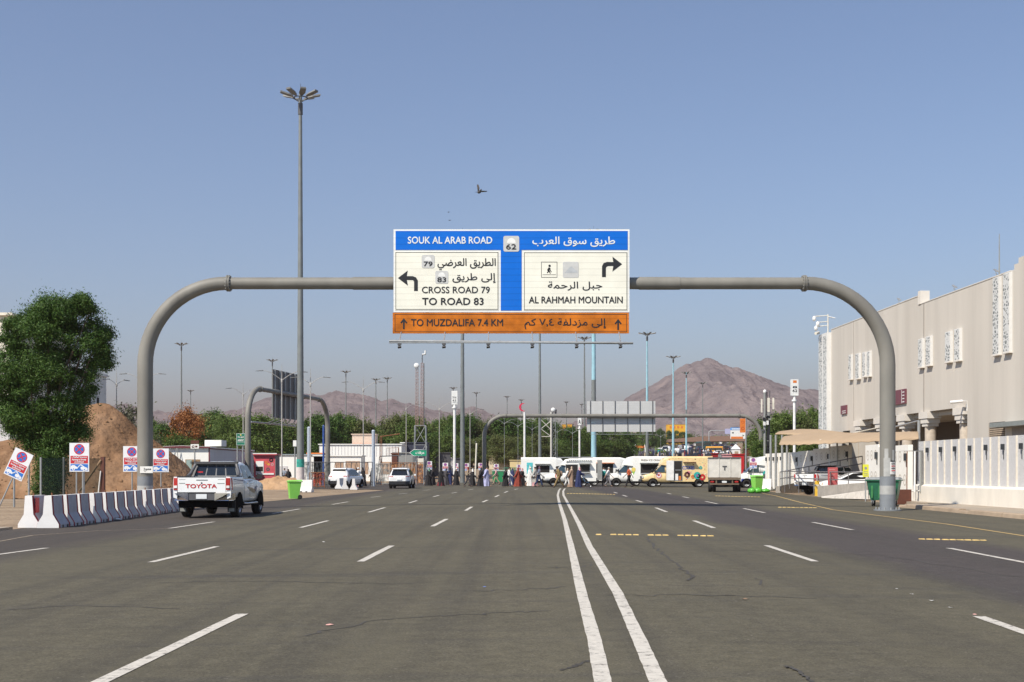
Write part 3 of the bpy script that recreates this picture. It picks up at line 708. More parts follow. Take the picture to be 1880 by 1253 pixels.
    mb = MB(); mb.box(-.17, -2.628, 1.205, .19, -2.62, 1.225, BLACK); mb.build('handle', tg); mb = MB(); mb.disc((0.0, 1.12), .028, BLACK, -2.626, 12); mb.build('badge', tg)
    if letters:
        text(tg, 'TOYOTA', (-.51, .96, .48, 1.085), -2.625, RED, .03)
        for b_ in ((-.72, 1.10, -.53, 1.125), (-.72, 1.225, -.52, 1.24), (.50, 1.095, .73, 1.12), (.52, 1.225, .73, 1.24)):
            mb = MB(); mb.box(b_[0], -2.624, b_[1], b_[2], -2.62, b_[3], GREY); mb.build('small_badge', tg)
    mb = MB(); mb.box(-.42, -2.64, .58, .42, -2.45, .78, DGREY); mb.box(-.42, -2.60, .78, .42, -2.5, .83, BLACK); st = mb.build('step_bumper', t)
    mb = MB(); mb.box(-.17, -2.66, .62, .17, -2.642, .77, PLATE); mb.build('number_plate', st)
    # rear window in four panes behind a grey bar, dark lip
    fy = lambda z: -.86 + .14 * (z - 1.27) / .39 - .012
    BAR = mat('sport_bar_grey', (.10, .10, .105), .45)
    mb = MB(); mb.add([(-.82, fy(1.26), 1.26), (.82, fy(1.26), 1.26), (.68, fy(1.72), 1.74), (-.68, fy(1.72), 1.74)], [(0, 1, 2, 3)], BAR)
    for s_ in (-1, 1): mb.tube([(s_ * .83, -1.25, 1.33), (s_ * .80, -1.0, 1.42), (s_ * .68, -.84, 1.72)], [.05, .055, .05], BAR, 8)
    fr = mb.build('rear_window_frame', t)
    for a, b_ in ((-.72, -.38), (-.33, -.03), (.02, .31), (.36, .70)):
        k = lambda x, z: x * (1 - .16 * (z - 1.3) / .4)
        mb = MB(); mb.add([(k(x, z), fy(z) - .012, z) for x, z in ((a, 1.36), (b_, 1.36), (b_, 1.68), (a, 1.68))], [(0, 1, 2, 3)], GLASSD); mb.build('pane', fr)
    mb = MB(); mb.rect(-.64, 1.44, -.44, 1.49, fy(1.46) - .017, RED); mb.build('sticker', fr)
    mb = MB(); mb.loft([[(-.70, -.86, 1.735), (.70, -.86, 1.735), (.70, -.80, 1.80), (-.70, -.80, 1.80)], [(-.68, -.55, 1.76), (.68, -.55, 1.76), (.68, -.55, 1.815), (-.68, -.55, 1.815)]], BLACK, smooth=False); mb.build('roof_lip', t)
    mb = MB(); mb.box(-.80, -2.4, .34, .80, 2.2, .58, VBLK); mb.cyl((-.75, -1.4, .38), (.75, -1.4, .38), .06, BLACK); mb.ell((0, -1.4, .38), .16, .16, .16, BLACK); mb.cyl((-.1, -2.1, .50), (-.1, -1.9, .50), .2, BLACK); mb.build('chassis', t)
    mb = MB(); mb.box(-.7, 2.55, .55, .7, 2.68, .70, CARW); mb.box(-.6, 2.6, .72, .6, 2.66, .9, BLACK); mb.build('front_bumper', t)
    fz = lambda z: 1.22 - .47 * (z - 1.25) / .33
    mb = MB(); mb.add([(-.78, 1.20, 1.26), (.78, 1.20, 1.26), (.67, .60, 1.70), (-.67, .60, 1.70)], [(0, 1, 2, 3)], GLASSD); mb.build('windscreen', t)
    return t
pickup('white double cab pickup with red tailgate lettering, parked beside the striped barriers', (-9.80, 42.4, .01), R(-1.2))
gx, gy, _ = gp(1490, 908)
pk2 = pickup('white pickup half hidden by the concrete ramp, tail towards the road', (20.2, 78.6, 0), R(-56), letters=False)

def suv(label, loc, rz=0.0):
    t = E('suv', label, 'car', loc, rz, 'white suvs parked at the roadside')
    mb = MB()
    mb.loft([bring(y, zb, zt, wd) for y, zb, zt, wd in ((-2.28, .45, .95, .78), (-2.2, .32, 1.02, .88), (-1.9, .28, 1.06, .915), (-.5, .27, 1.05, .925), (1.0, .27, 1.03, .92), (1.5, .28, .98, .91), (2.1, .32, .88, .86), (2.3, .4, .75, .74))], CARW)
    mb.loft([cring(y, z0, zt, w0, wt) for y, z0, zt, w0, wt in ((-2.16, 1.0, 1.06, .84, .80), (-1.95, 1.02, 1.45, .86, .68), (-1.72, 1.02, 1.64, .87, .64), (-.8, 1.02, 1.70, .88, .66), (0, 1.02, 1.68, .88, .66), (.35, 1.0, 1.60, .88, .67), (1.3, .98, 1.05, .86, .82))], CARW)
    b = mb.build('body', t)
    f = lambda z: .88 + (.68 - .88) * max(0, z - 1.02) / .58
    for s_ in (-1, 1):
        mb = MB(); sidewin(mb, s_, [(-1.7, 1.18), (-1.5, 1.08), (.95, 1.06), (.28, 1.55), (-.8, 1.60), (-1.6, 1.50)], f, GLASSD); mb.build('side_window', t)
        mb = MB(); mb.loft([[(s_ * .9, .92, 1.05), (s_ * 1.06, .9, 1.06), (s_ * 1.06, .9, 1.19), (s_ * .9, .92, 1.2)], [(s_ * .9, 1.04, 1.06), (s_ * 1.03, 1.0, 1.08), (s_ * 1.03, 1.0, 1.16), (s_ * .9, 1.04, 1.18)]], CARW, smooth=False); mb.build('mirror', t)
        mb = MB()
        for y in (-1.36, 1.36): arch(mb, s_ * .93, y, .41)
        mb.build('wheel_arch', t)
        for y in (-1.36, 1.36): wheel(t, s_ * .80, y, .355, .23)
        mb = MB(); mb.loft([[(s_ * .50, -2.27, z0), (s_ * .80, -2.245, z0), (s_ * .925, -1.95, z0), (s_ * .80, -1.95, z0)] for z0 in (.90, 1.03)], TAIL, smooth=False); mb.build('tail_lamp', t)
    mb = MB(); mb.add([(-.68, -2.165, 1.09), (.68, -2.165, 1.09), (.60, -1.985, 1.44), (-.60, -1.985, 1.44), (.54, -1.86, 1.56), (-.54, -1.86, 1.56)], [(0, 1, 2, 3), (3, 2, 4, 5)], GLASSD); mb.build('rear_window', t)
    mb = MB(); mb.loft([[(-.62, -1.98, 1.62), (.62, -1.98, 1.62), (.62, -1.95, 1.67), (-.62, -1.95, 1.67)], [(-.62, -1.6, 1.66), (.62, -1.6, 1.66), (.62, -1.6, 1.70), (-.62, -1.6, 1.70)]], CARW, smooth=False); mb.build('roof_spoiler', t)
    mb = MB(); mb.loft([[(-.84, -2.31, .36), (.84, -2.31, .36), (.86, -2.31, .62), (-.86, -2.31, .62)], [(-.86, -2.0, .26), (.86, -2.0, .26), (.9, -2.0, .64), (-.9, -2.0, .64)]], BLACK, smooth=False); bp = mb.build('rear_bumper', t)
    mb = MB(); mb.box(-.2, -2.325, .70, .2, -2.27, .82, PLATE); mb.build('number_plate', t)
    mb = MB(); mb.box(-.7, -1.9, .2, .7, 1.9, .3, BLACK); mb.build('underbody', t)
    return t
suv('white suv with open rear view, stopped on the road edge beside the rusty fence', (X(734, 103), 105.3, 0), R(-1))
suv('white suv parked behind three small white barriers, seen from behind', (X(626.5, 105), 108.5, 0), R(-12))

def sedan(label, loc, rz):
    t = E('sedan', label, 'car', loc, rz)
    mb = MB()
    mb.loft([bring(y, zb, zt, wd) for y, zb, zt, wd in ((-2.3, .45, .92, .74), (-2.1, .3, .98, .86), (-1.2, .25, 1.0, .9), (1.0, .25, .96, .9), (1.6, .27, .92, .88), (2.15, .32, .78, .82), (2.34, .4, .65, .66))], CARW)
    mb.loft([cring(y, z0, zt, w0, wt) for y, z0, zt, w0, wt in ((-1.75, .95, 1.02, .8, .72), (-.95, .95, 1.38, .84, .60), (-.4, .95, 1.44, .85, .6), (.15, .95, 1.42, .85, .6), (1.25, .92, .98, .82, .76))], CARW)
    mb.build('body', t); f = lambda z: .85 + (.61 - .85) * max(0, z - .95) / .43
    for s_ in (-1, 1):
        mb = MB(); sidewin(mb, s_, [(-1.35, 1.02), (.95, .99), (.18, 1.34), (-.4, 1.37), (-.95, 1.30)], f); mb.build('side_window', t)
        mb = MB(); mb.loft([[(s_ * .5, 2.3, .62), (s_ * .78, 2.2, .62), (s_ * .84, 2.0, .66), (s_ * .6, 2.0, .66)], [(s_ * .5, 2.22, .74), (s_ * .78, 2.12, .76), (s_ * .83, 1.95, .80), (s_ * .6, 2.0, .78)]], mat('lamp_amber', (.75, .3, .1), .1), smooth=False); mb.build('headlamp', t)
        for y in (-1.35, 1.4): wheel(t, s_ * .80, y, .33, .21)
        mb = MB()
        for y in (-1.35, 1.4): arch(mb, s_ * .905, y, .38)
        mb.build('wheel_arch', t)
    mb = MB(); mb.add([(-.72, 1.2, 1.0), (.72, 1.2, 1.0), (.57, .25, 1.39), (-.57, .25, 1.39)], [(0, 1, 2, 3)], GLASSD); mb.build('windscreen', t)
    return t
sedan('white low saloon car behind the concrete ramp, next to the pickup', (20.5, 75.0, 0), R(84))

# ---- food vans (built nose along +y, then turned)
def side(parent, mb, name, x=-1.0):
    """mb drawn in u,z facing -y; u runs from nose to tail on the near flank"""
    o = mb.build(name, parent); o.rotation_euler = (0, 0, -math.pi / 2); return o
def side_text(parent, body, box, x, m, bold=.02):
    o = text(parent, body, box, x, m, bold); o.rotation_euler = (0, 0, -math.pi / 2); return o
def van(label, loc, rz, col, Lr=6.0, H=2.75, W=2.15, box=True, wstyle='steel', bump=BLACK, cargo=None):
    t = E('food_van', label, 'van', loc, rz, 'food vans lined up along the crossing')
    h = Lr / 2; mb = MB(); c = W / 2 - .10
    mb.loft([bring(y, zb, zt, wd) for y, zb, zt, wd in ((h - 2.5, .42, 1.30, c), (h - 1.3, .42, 1.30, c), (h - 1.0, .45, 1.26, c), (h - .35, .48, 1.10, c * .96), (h - .1, .5, 1.02, c * .88), (h, .52, .92, c * .8))], col)
    mb.loft([cring(y, z0, zt, w0, wt) for y, z0, zt, w0, wt in ((h - 2.5, 1.25, 2.12, c - .02, c - .16), (h - 2.0, 1.25, 2.12, c - .02, c - .16), (h - 1.75, 1.25, 2.02, c - .02, c - .15), (h - .95, 1.22, 1.30, c - .02, c - .06))], col)
    mb.build('cab', t)
    y0 = h - 2.15; mb = MB(); b2 = W / 2
    mb.loft([[(-b2, y, .50), (b2, y, .50), (b2, y, H - .12), (b2 - .12, y, H), (-b2 + .12, y, H), (-b2, y, H - .12)] for y in (y0 - .35, -h)], cargo or col, smooth=False)
    mb.loft([[(-b2, y0 - .35, 1.9), (b2, y0 - .35, 1.9), (b2, y0 - .35, H - .12), (b2 - .12, y0 - .35, H), (-b2 + .12, y0 - .35, H), (-b2, y0 - .35, H - .12)], [(-b2 + .1, y0 + .5, 2.0), (b2 - .1, y0 + .5, 2.0), (b2 - .1, y0 + .3, H - .35), (b2 - .2, y0 + .1, H - .1), (-b2 + .2, y0 + .1, H - .1), (-b2 + .1, y0 + .3, H - .35)]], cargo or col, smooth=False)
    bx = mb.build('body', t)
    f = lambda z: c - .02 - .14 * (z - 1.25) / .8
    for s_ in (-1, 1):
        mb = MB(); sidewin(mb, s_, [(h - 2.02, 1.34), (h - 1.05, 1.34), (h - 1.70, 1.95), (h - 2.02, 1.98)], f, GLASSB); mb.build('door_window', t)
        mb = MB(); mb.box(s_ * (c + .005), h - 2.1, .6, s_ * (c + .009), h - 2.085, 1.9, SEAM); mb.box(s_ * (c + .005), h - 1.12, .6, s_ * (c + .009), h - 1.105, 1.3, SEAM); mb.build('door_seam', t)
        mb = MB(); mb.loft([[(s_ * c, h - 1.15, 1.36), (s_ * (c + .24), h - 1.18, 1.36), (s_ * (c + .24), h - 1.18, 1.62), (s_ * c, h - 1.15, 1.58)], [(s_ * c, h - 1.05, 1.38), (s_ * (c + .2), h - 1.06, 1.38), (s_ * (c + .2), h - 1.06, 1.6), (s_ * c, h - 1.05, 1.56)]], BLACK, smooth=False); mb.build('mirror', t)
        mb = MB(); mb.box(s_ * (c - .28), h - .1, .82, s_ * (c - .06), h + .015, 1.0, mat('headlamp_glass', (.6, .6, .6), .1)); mb.build('headlamp', t)
        mb = MB(); arch(mb, s_ * (c + .014), h - .95, .46); arch(mb, s_ * (b2 + .006), -h + 1.2, .46); mb.build('wheel_arch', t)
        wheel(t, s_ * (c - .10), h - .95, .37, .24, wstyle); wheel(t, s_ * (b2 - .12), -h + 1.2, .37, .26, wstyle)
        mb = MB(); mb.box(s_ * (b2 - .22), -h - .02, 1.0, s_ * (b2 - .06), -h + .01, 1.35, TAIL); mb.build('tail_lamp', t)
    mb = MB(); mb.add([(-(c - .1), h - .93, 1.32), (c - .1, h - .93, 1.32), (c - .24, h - 1.7, 1.99), (-(c - .24), h - 1.7, 1.99)], [(0, 1, 2, 3)], GLASSD); mb.build('windscreen', t)
    mb = MB(); mb.loft([[(-c, h + .02, .48), (c, h + .02, .48), (c, h + .02, .72), (-c, h + .02, .72)], [(-c, h + .16, .5), (c, h + .16, .5), (c, h + .14, .68), (-c, h + .14, .68)]], bump, smooth=False); mb.box(-c + .3, h + .0, .74, c - .3, h + .03, .98, BLACK); mb.build('bumper', t)
    mb = MB(); mb.box(-c + .15, -h + .2, .30, c - .15, h - .3, .52, BLACK); mb.build('chassis', t)
    return t, b2, h
def hatch(t, b2, u0, z0, u1, z1, shade=True, name='serving_window', bar=True, inner=DARK):
    mb = MB(); mb.box(u0, -b2 - .012, z0, u1, -b2 - .002, z1, inner); w_ = side(t, mb, name)
    mb = MB(); e = .04
    for a in ((u0 - e, z0 - e, u1 + e, z0), (u0 - e, z1, u1 + e, z1 + e), (u0 - e, z0, u0, z1), (u1, z0, u1 + e, z1)): mb.box(a[0], -b2 - .03, a[1], a[2], -b2 - .003, a[3], STEEL)
    fr = mb.build('frame', w_)
    if bar:
        mb = MB(); mb.box(u0 - .02, -b2 - .32, z0 - .07, u1 + .02, -b2 - .01, z0 - .045, WHITE); mb.build('shelf', w_)
    if shade:
        mb = MB(); mb.box(u0 - .1, -b2 - .42, z1 + .10, u1 + .1, -b2 - .01, z1 + .16, STEEL); mb.build('awning', w_)
    return w_
VCREAM = mat('van_cream', (.88, .87, .82), .35, var=.03, coat=.3, grime=.08, scale=2)
VYEL = mat('van_yellow', (.80, .60, .30), .4, var=.10, scale=5, coat=.3)
TEALP = mat('poster_teal', (.10, .50, .52), .5, var=.25); ORG = mat('logo_orange', (.72, .20, .09), .5); LIMEP = mat('leaf_green', (.30, .55, .08), .5); CONE = mat('cone_yellow', (.80, .62, .15), .5)
def place(px, py, z): return (X(px, z), z, 0)
W90 = R(90)
# V1 behind at left, tail to the left
t, b2, h = van('white food van with a teal poster panel, partly behind the orange disc van', (X(1012, 122), 122, 0), -W90, VCREAM, 5.9, 2.75)
mb = MB(); mb.box(-2.4, -b2 - .012, .95, -1.82, -b2 - .002, 2.25, TEALP); p = mb.build('poster', t); p.rotation_euler = (0, 0, W90)
mb = MB(); mb.poly([(-2.24, 1.55), (-2.11, 2.05), (-1.98, 1.55), (-2.04, 1.5), (-2.11, 1.85), (-2.18, 1.5)], -b2 - .016, SW); mb.rect(-2.3, 1.25, -1.92, 1.32, -b2 - .016, SW); q = mb.build('print', p)
mb = MB(); mb.box(-1.5, -b2 - .012, 1.3, -.2, -b2 - .002, 1.95, DARK); o = mb.build('serving_window', t); o.rotation_euler = (0, 0, W90)
mb = MB(); mb.box(-1.6, -b2 - .35, 2.08, -.1, -b2 - .01, 2.14, STEEL); q = mb.build('awning', o)
# V2
t, b2, h = van('white high roof van with an orange disc on its door and open side doorway', (X(1045, 117), 117, 0), W90, VCREAM, 4.9, 2.6, wstyle='steel')
mb = MB(); mb.disc((-1.08, 1.0), .27, ORG, -b2 + .08, 28, .19); mb.disc((-1.08, 1.0), .12, ORG, -b2 + .08, 18); side(t, mb, 'round_logo')
hatch(t, b2, -.35, .62, .72, 2.02, False, 'side_doorway', False); hatch(t, b2, .95, 1.35, 1.85, 2.0)
mb = MB(); mb.box(-.35, -b2 - .05, 2.28, 2.05, -b2 - .01, 2.34, STEEL)
for k in range(12): mb.box(-.3 + k * .2, -b2 - .06, 2.40, -.22 + k * .2, -b2 - .01, 2.48, GREY)
side(t, mb, 'folded_awning')
mb = MB(); mb.tube([(-.9, 1.2, 2.68), (-.9, -2.2, 2.72)], .04, STEEL, 6); mb.tube([(.9, 1.2, 2.68), (.9, -2.2, 2.72)], .04, STEEL, 6)
for k in range(6): mb.tube([(-.9, 1 - k * .62, 2.70), (.9, 1 - k * .62, 2.70)], .03, STEEL, 6)
mb.build('roof_rack', t)
mb = MB(); mb.box(-1.05, -2.55, .6, -.98, -3.0, 2.45, GREY); mb.build('rear_door', t)
# V3
t, b2, h = van('white food van seen between two others, with a yellow fries picture on its flank', (X(1126, 122), 122, 0), -W90, VCREAM, 6.2, 2.75)
mb = MB(); 
for k in range(5): mb.poly([(-2.35 + k * .1, 1.75), (-2.42 + k * .14, 2.3 - abs(k - 2) * .08), (-2.36 + k * .14, 2.3 - abs(k - 2) * .08), (-2.30 + k * .1, 1.75)], -b2 - .006 - .001 * k, CONE)
mb.rect(-2.4, 1.4, -1.85, 1.76, -b2 - .012, YELLOW); o = mb.build('fries_picture', t); o.rotation_euler = (0, 0, W90)
mb = MB(); mb.box(-1.75, -b2 - .012, 1.25, -.1, -b2 - .002, 2.12, DARK); o = mb.build('serving_window', t); o.rotation_euler = (0, 0, W90)
mb = MB(); mb.box(-1.85, -b2 - .3, 2.18, 0, -b2 - .01, 2.24, ORANGE); q = mb.build('awning', o)
# V4
t, b2, h = van('white ice cream van with lettering over its window, parked between two food vans', (X(1170, 117.5), 117.5, 0), W90, VCREAM, 6.0, 2.8)
hatch(t, b2, .22, 1.25, 2.2, 2.05)
side_text(t, 'FRESH ICE CREAM', (.25, 2.36, 2.15, 2.52), -b2 - .008, mat('soft_brown', (.2, .16, .12), .6), .02)
mb = MB(); mb.poly([(-.45, 1.05), (-.28, 1.5), (-.62, 1.5)], -b2 - .008, LIMEP); mb.disc((-.45, 1.58), .2, CONE, -b2 - .010, 18); side(t, mb, 'cone_picture')
# V5
t, b2, h = van('yellow painted food van with colourful pictures and an open white side door', (X(1241, 112.5), 112.5, 0), W90, VYEL, 6.25, 2.75, cargo=VYEL)
hatch(t, b2, -.28, .62, .38, 2.32, False, 'side_doorway', False)
mb = MB(); mb.box(-1.0, -b2 - .10, .62, -.34, -b2 - .04, 2.38, WHITE); side(t, mb, 'open_door')
mb = MB(); mb.box(-.2, -b2 - .03, 1.5, .3, -b2 - .013, 1.56, STEEL); mb.box(-.2, -b2 - .03, .63, .05, -b2 - .013, 1.2, WHITE); mb.box(.1, -b2 - .03, .63, .3, -b2 - .013, 1.0, ORANGE); side(t, mb, 'shelf')
mb = MB(); mb.box(.5, -b2 - .4, 2.20, 1.6, -b2 - .005, 2.25, BROWN); side(t, mb, 'awning')
side_text(t, 'COOKIES', (.46, 1.58, 1.50, 1.90), -b2 - .008, BLUE, .022)
random.seed(5); cols = [RED, BLUE, TEAL, ORANGE, WHITE, mat('pink_paint', (.7, .2, .3), .5), mat('violet_paint', (.25, .12, .4), .5), BROWN]
mb = MB(); k = 0
for i in range(46):
    u_ = random.uniform(-1.0 if i % 4 == 0 else .5, 2.85); z = random.uniform(.7, 2.5); k += 1
    if u_ < .42: z = random.uniform(2.45, 2.6)
    if .4 < u_ < 1.35 and 1.5 < z < 1.95: continue
    mb.disc((u_, z), random.uniform(.02, .05), random.choice(cols), -b2 - .006 - .0004 * k, 8)
side(t, mb, 'confetti_print')
for u_, z, r_, m in ((.85, 1.12, .26, BROWN), (.95, 1.28, .16, cols[5]), (1.35, .95, .16, ORANGE), (1.75, 1.05, .32, TEAL), (1.85, 1.0, .18, cols[6]), (2.2, .9, .28, RED), (2.05, 1.75, .14, TEAL)):
    mb = MB(); mb.disc((u_, z), r_, m, -b2 - .030, 24, r_ * .35); side(t, mb, 'doughnut_picture')
mb = MB(); mb.disc((-1.66, 1.06), .25, WHITE, -b2 + .08, 20); mb.disc((-1.66, 1.06), .25, cols[5], -b2 + .078, 20, .19); mb.disc((-1.66, 1.08), .1, RED, -b2 + .078, 12); side(t, mb, 'round_logo')
# V6
VB = mat('van_blue', (.03, .06, .32), .35)
t, b2, h = van('white and blue food van half hidden behind the tipper lorry', (X(1404, 108.6), 108.6, 0), W90, VCREAM, 5.4, 2.7)
mb = MB(); mb.box(-2.2, -b2 - .004 + .09, .52, -1.2, -b2 + .095, .78, VB); mb.box(-.4, -b2 - .012, .55, 2.4, -b2 - .002, 1.0, VB); side(t, mb, 'blue_skirt')
mb = MB(); mb.disc((-.1, 1.2), .3, TEAL, -b2 - .02, 20, .12); mb.disc((.1, 1.6), .2, cols[5], -b2 - .022, 16); mb.disc((-.2, 1.0), .2, DGREY, -b2 - .024, 16); side(t, mb, 'picture')
hatch(t, b2, .55, 1.2, 1.6, 2.0)
# lorry seen from behind
t = E('lorry', 'small dusty white box lorry seen from behind with a wooden tail step', 'lorry', (X(1333, 86.6) + .2, 88.5, 0), R(-9.5))
BOXW = mat('lorry_box', (.62, .59, .53), .6, grime=.35, scale=2.2); PLANK = mat('lorry_plank', (.15, .11, .075), .8, grime=.3)
mb = MB(); mb.box(-1.14, -2, 1.03, 1.14, 1.8, 2.38, BOXW); mb.build('cargo_box', t)
mb = MB()
for x in (-1.14, -.4, .38, 1.08): mb.box(x, -2.03, 1.05, x + .06, -2.002, 2.36, BOXW)
mb.box(-1.14, -2.04, 2.33, 1.14, -2.002, 2.42, DGREY); mb.build('door_rail', t)
mb = MB(); mb.box(-.14, -2.05, 1.78, .16, -2.005, 1.83, DGREY); mb.box(-.02, -2.05, 1.55, .05, -2.005, 1.8, DGREY); mb.build('latch', t)
mb = MB(); mb.box(-1.12, -2.12, .86, 1.12, -1.9, 1.02, PLANK); mb.box(-1.0, -2.14, .52, 1.0, -2.02, .62, PLANK)
for x in (-.6, -.05, .5): mb.box(x, -2.08, .62, x + .1, -1.95, .86, PLANK)
mb.build('tail_step', t)
for s_ in (-1, 1):
    mb = MB(); mb.box(s_ * .95, -2.08, .68, s_ * .7, -2.03, .78, TAIL); mb.build('tail_lamp', t)
    wheel(t, s_ * .98, -1.1, .42, .26, 'steel'); wheel(t, s_ * .70, -1.1, .42, .24, 'steel'); wheel(t, s_ * .95, 2.5, .42, .26, 'steel')
mb = MB(); mb.box(-.16, -2.10, .66, .16, -2.05, .78, PLATE); mb.build('number_plate', t)
mb = MB(); mb.box(-.5, -1.9, .45, .5, 2.8, .8, BLACK); mb.box(-1.0, -.4, .35, 1.0, .8, .75, DGREY); mb.build('chassis', t)
mb = MB(); mb.loft([[(-1.0, y, z0), (1.0, y, z0), (.95, y, z1), (-.95, y, z1)] for y, z0, z1 in ((1.85, .6, 2.1), (2.9, .6, 2.05), (3.4, .6, 1.4))], BOXW, smooth=False); mb.build('cab', t)

# ---- cars, buses and stalls climbing the far hill
def tiny(name, label, cat, kind, col, loc, rz, group):
    mb = MB()
    if kind == 'bus':
        mb.loft([[(-1.2, y, .4), (1.2, y, .4), (1.25, y, 2.9), (.95, y, 3.15), (-.95, y, 3.15), (-1.25, y, 2.9)] for y in (-4.8, 4.8)], col, smooth=False)
        mb.box(-1.262, -4.5, 1.5, 1.262, 4.5, 2.5, GLASSD); mb.box(-1.05, -4.83, 1.6, 1.05, 4.83, 2.7, GLASSD); ws = ((-1, -3), (1, -3), (-1, 3), (1, 3)); r = .5
    else:
        up = {'car': (1.42, .95), 'suv': (1.72, 1.05), 'van': (2.2, 1.1)}[kind]
        mb.loft([bring(y, .3, zt, wd) for y, zt, wd in ((-2.2, up[1], .82), (-1, up[1], .9), (1.2, up[1] - .03, .9), (2.2, up[1] - .2, .8))], col)
        mb.loft([cring(y, up[1] - .05, zt, .85, .68) for y, zt in ((-2.05 if kind != 'car' else -1.6, up[1] + .03), (-1.75 if kind != 'car' else -.9, up[0] - .03), (.2, up[0]), (1.25, up[1]))], col)
        f = lambda z: .85 + (.68 - .85) * max(0, z - up[1]) / (up[0] - up[1])
        for s_ in (-1, 1): sidewin(mb, s_, [(-1.5, up[1] + .04), (.9, up[1] + .04), (.2, up[0] - .1), (-1.2, up[0] - .1)], f)
        y0 = -2.0 if kind != 'car' else -1.5
        mb.add([(-.7, y0 - .05, up[1] + .06), (.7, y0 - .05, up[1] + .06), (.6, y0 + .25, up[0] - .1), (-.6, y0 + .25, up[0] - .1)], [(0, 1, 2, 3)], GLASSD)
        mb.add([(-.72, 1.24, up[1] + .04), (.72, 1.24, up[1] + .04), (.6, .35, up[0] - .08), (-.6, .35, up[0] - .08)], [(3, 2, 1, 0)], GLASSD)
        for s_ in (-1, 1): mb.box(s_ * .6, -2.25, .7, s_ * .85, -2.15, .9, TAIL)
        ws = ((-.8, -1.35), (.8, -1.35), (-.8, 1.35), (.8, 1.35)); r = .34
    for x, y in ws: mb.cyl((x - .12, y, r), (x + .12, y, r), r, RUBBER, n=12)
    o = mb.build(name); o.location = loc; o.rotation_euler = (0, 0, rz)
    return tag(o, label, cat, group)
CSIL = mat('car_silver', (.45, .46, .47), .3, .4); CBLK = mat('car_black', (.02, .02, .022), .25); CBLU = mat('car_blue', (.022, .03, .06), .3); CRED = mat('car_red', (.3, .02, .02), .3); CORG = mat('bus_orange', (.75, .36, .05), .4)
CN = {id(CARW): 'white', id(CSIL): 'silver', id(CBLK): 'black', id(CBLU): 'dark blue', id(CRED): 'red'}
random.seed(21)
def hill(px, py):
    y = 200.0
    for _ in range(60): y = F * (EYE - tz(y)) / (py - HZ) if py > HZ else y
    lo, hi = 171.0, 800.0
    for _ in range(50):
        m_ = (lo + hi) / 2
        if HZ - (tz(m_) - EYE) * F / m_ > py: lo = m_
        else: hi = m_
    return X(px, lo), lo, tz(lo)
HC = [(1242, 834, 'suv', CARW, 0), (1272, 836, 'suv', CBLK, 0), (1258, 831, 'van', CARW, 8), (1283, 829, 'suv', CBLU, 5), (1296, 838, 'car', CSIL, 20), (1303, 843, 'car', CBLK, 60), (1288, 824, 'van', CBLK, 0), (1264, 825, 'car', CARW, 4), (1248, 826, 'suv', CSIL, 0), (1330, 828, 'suv', CBLK, 6), (1318, 836, 'car', CARW, 75), (1276, 820, 'car', CARW, 0), (1262, 819, 'car', CSIL, 0), (1300, 821, 'suv', CARW, 10), (1315, 820, 'car', CBLU, 0), (1330, 821, 'van', CARW, 0), (1345, 822, 'suv', CBLK, 0), (1352, 827, 'car', CRED, 15), (1290, 817, 'car', CARW, 0), (1306, 817, 'suv', CBLK, 0), (1322, 816, 'van', CARW, 0), (1338, 816, 'car', CSIL, 0), (1350, 817, 'car', CARW, 0), (1270, 816, 'car', CBLK, 0), (1344, 834, 'van', CARW, 30), (1226, 838, 'car', CSIL, 30), (1220, 832, 'van', CARW, 70), (1253, 838, 'suv', CBLU, 10), (1266, 831, 'suv', CBLU, 0), (1279, 842, 'car', CBLK, 25), (1290, 833, 'car', CBLK, 5), (1310, 826, 'suv', CBLU, 0), (1322, 824, 'suv', CBLU, 12), (1337, 827, 'car', CBLU, 0), (1255, 822, 'suv', CBLK, 0), (1268, 823, 'car', CBLU, 0), (1298, 813, 'van', CBLK, 0), (1312, 813, 'car', CBLU, 0), (1326, 812, 'van', CBLK, 0), (1340, 812, 'car', CSIL, 0), (1284, 813, 'car', CRED, 0)]
WHERE = {'car': 'low car', 'suv': 'tall car', 'van': 'van'}
seen = {}
for px, py, kd, cl, rz in HC:
    k = (CN[id(cl)], kd); seen.setdefault(k, []).append((px, py))
for px, py, kd, cl, rz in HC:
    same = seen[(CN[id(cl)], kd)]; rk = sorted(same, key=lambda q: -q[1]).index((px, py))
    base = f'{CN[id(cl)]} {WHERE[kd]} on the far hill road'
    if len(same) > 1: base += [', lowest and biggest of its colour', ', second lowest of its colour', ', third lowest of its colour', ', fourth lowest of its colour', ', fifth lowest of its colour', ', smallest and highest of its colour', ', topmost under the brown roof'][min(rk, 6)]
    tiny('parked_car', base, 'car', kd, cl, hill(px, py), R(rz), 'vehicles on the far hill road')
tiny('bus', 'orange bus standing across the far hill road', 'bus', 'bus', CORG, hill(1312, 833), R(70), 'vehicles on the far hill road').scale = (.6, .55, .7)
tiny('bus', 'dark green bus beside the orange bus on the far hill', 'bus', 'bus', mat('bus_green', (.02, .07, .07), .4), hill(1291, 826), R(12), 'vehicles on the far hill road')
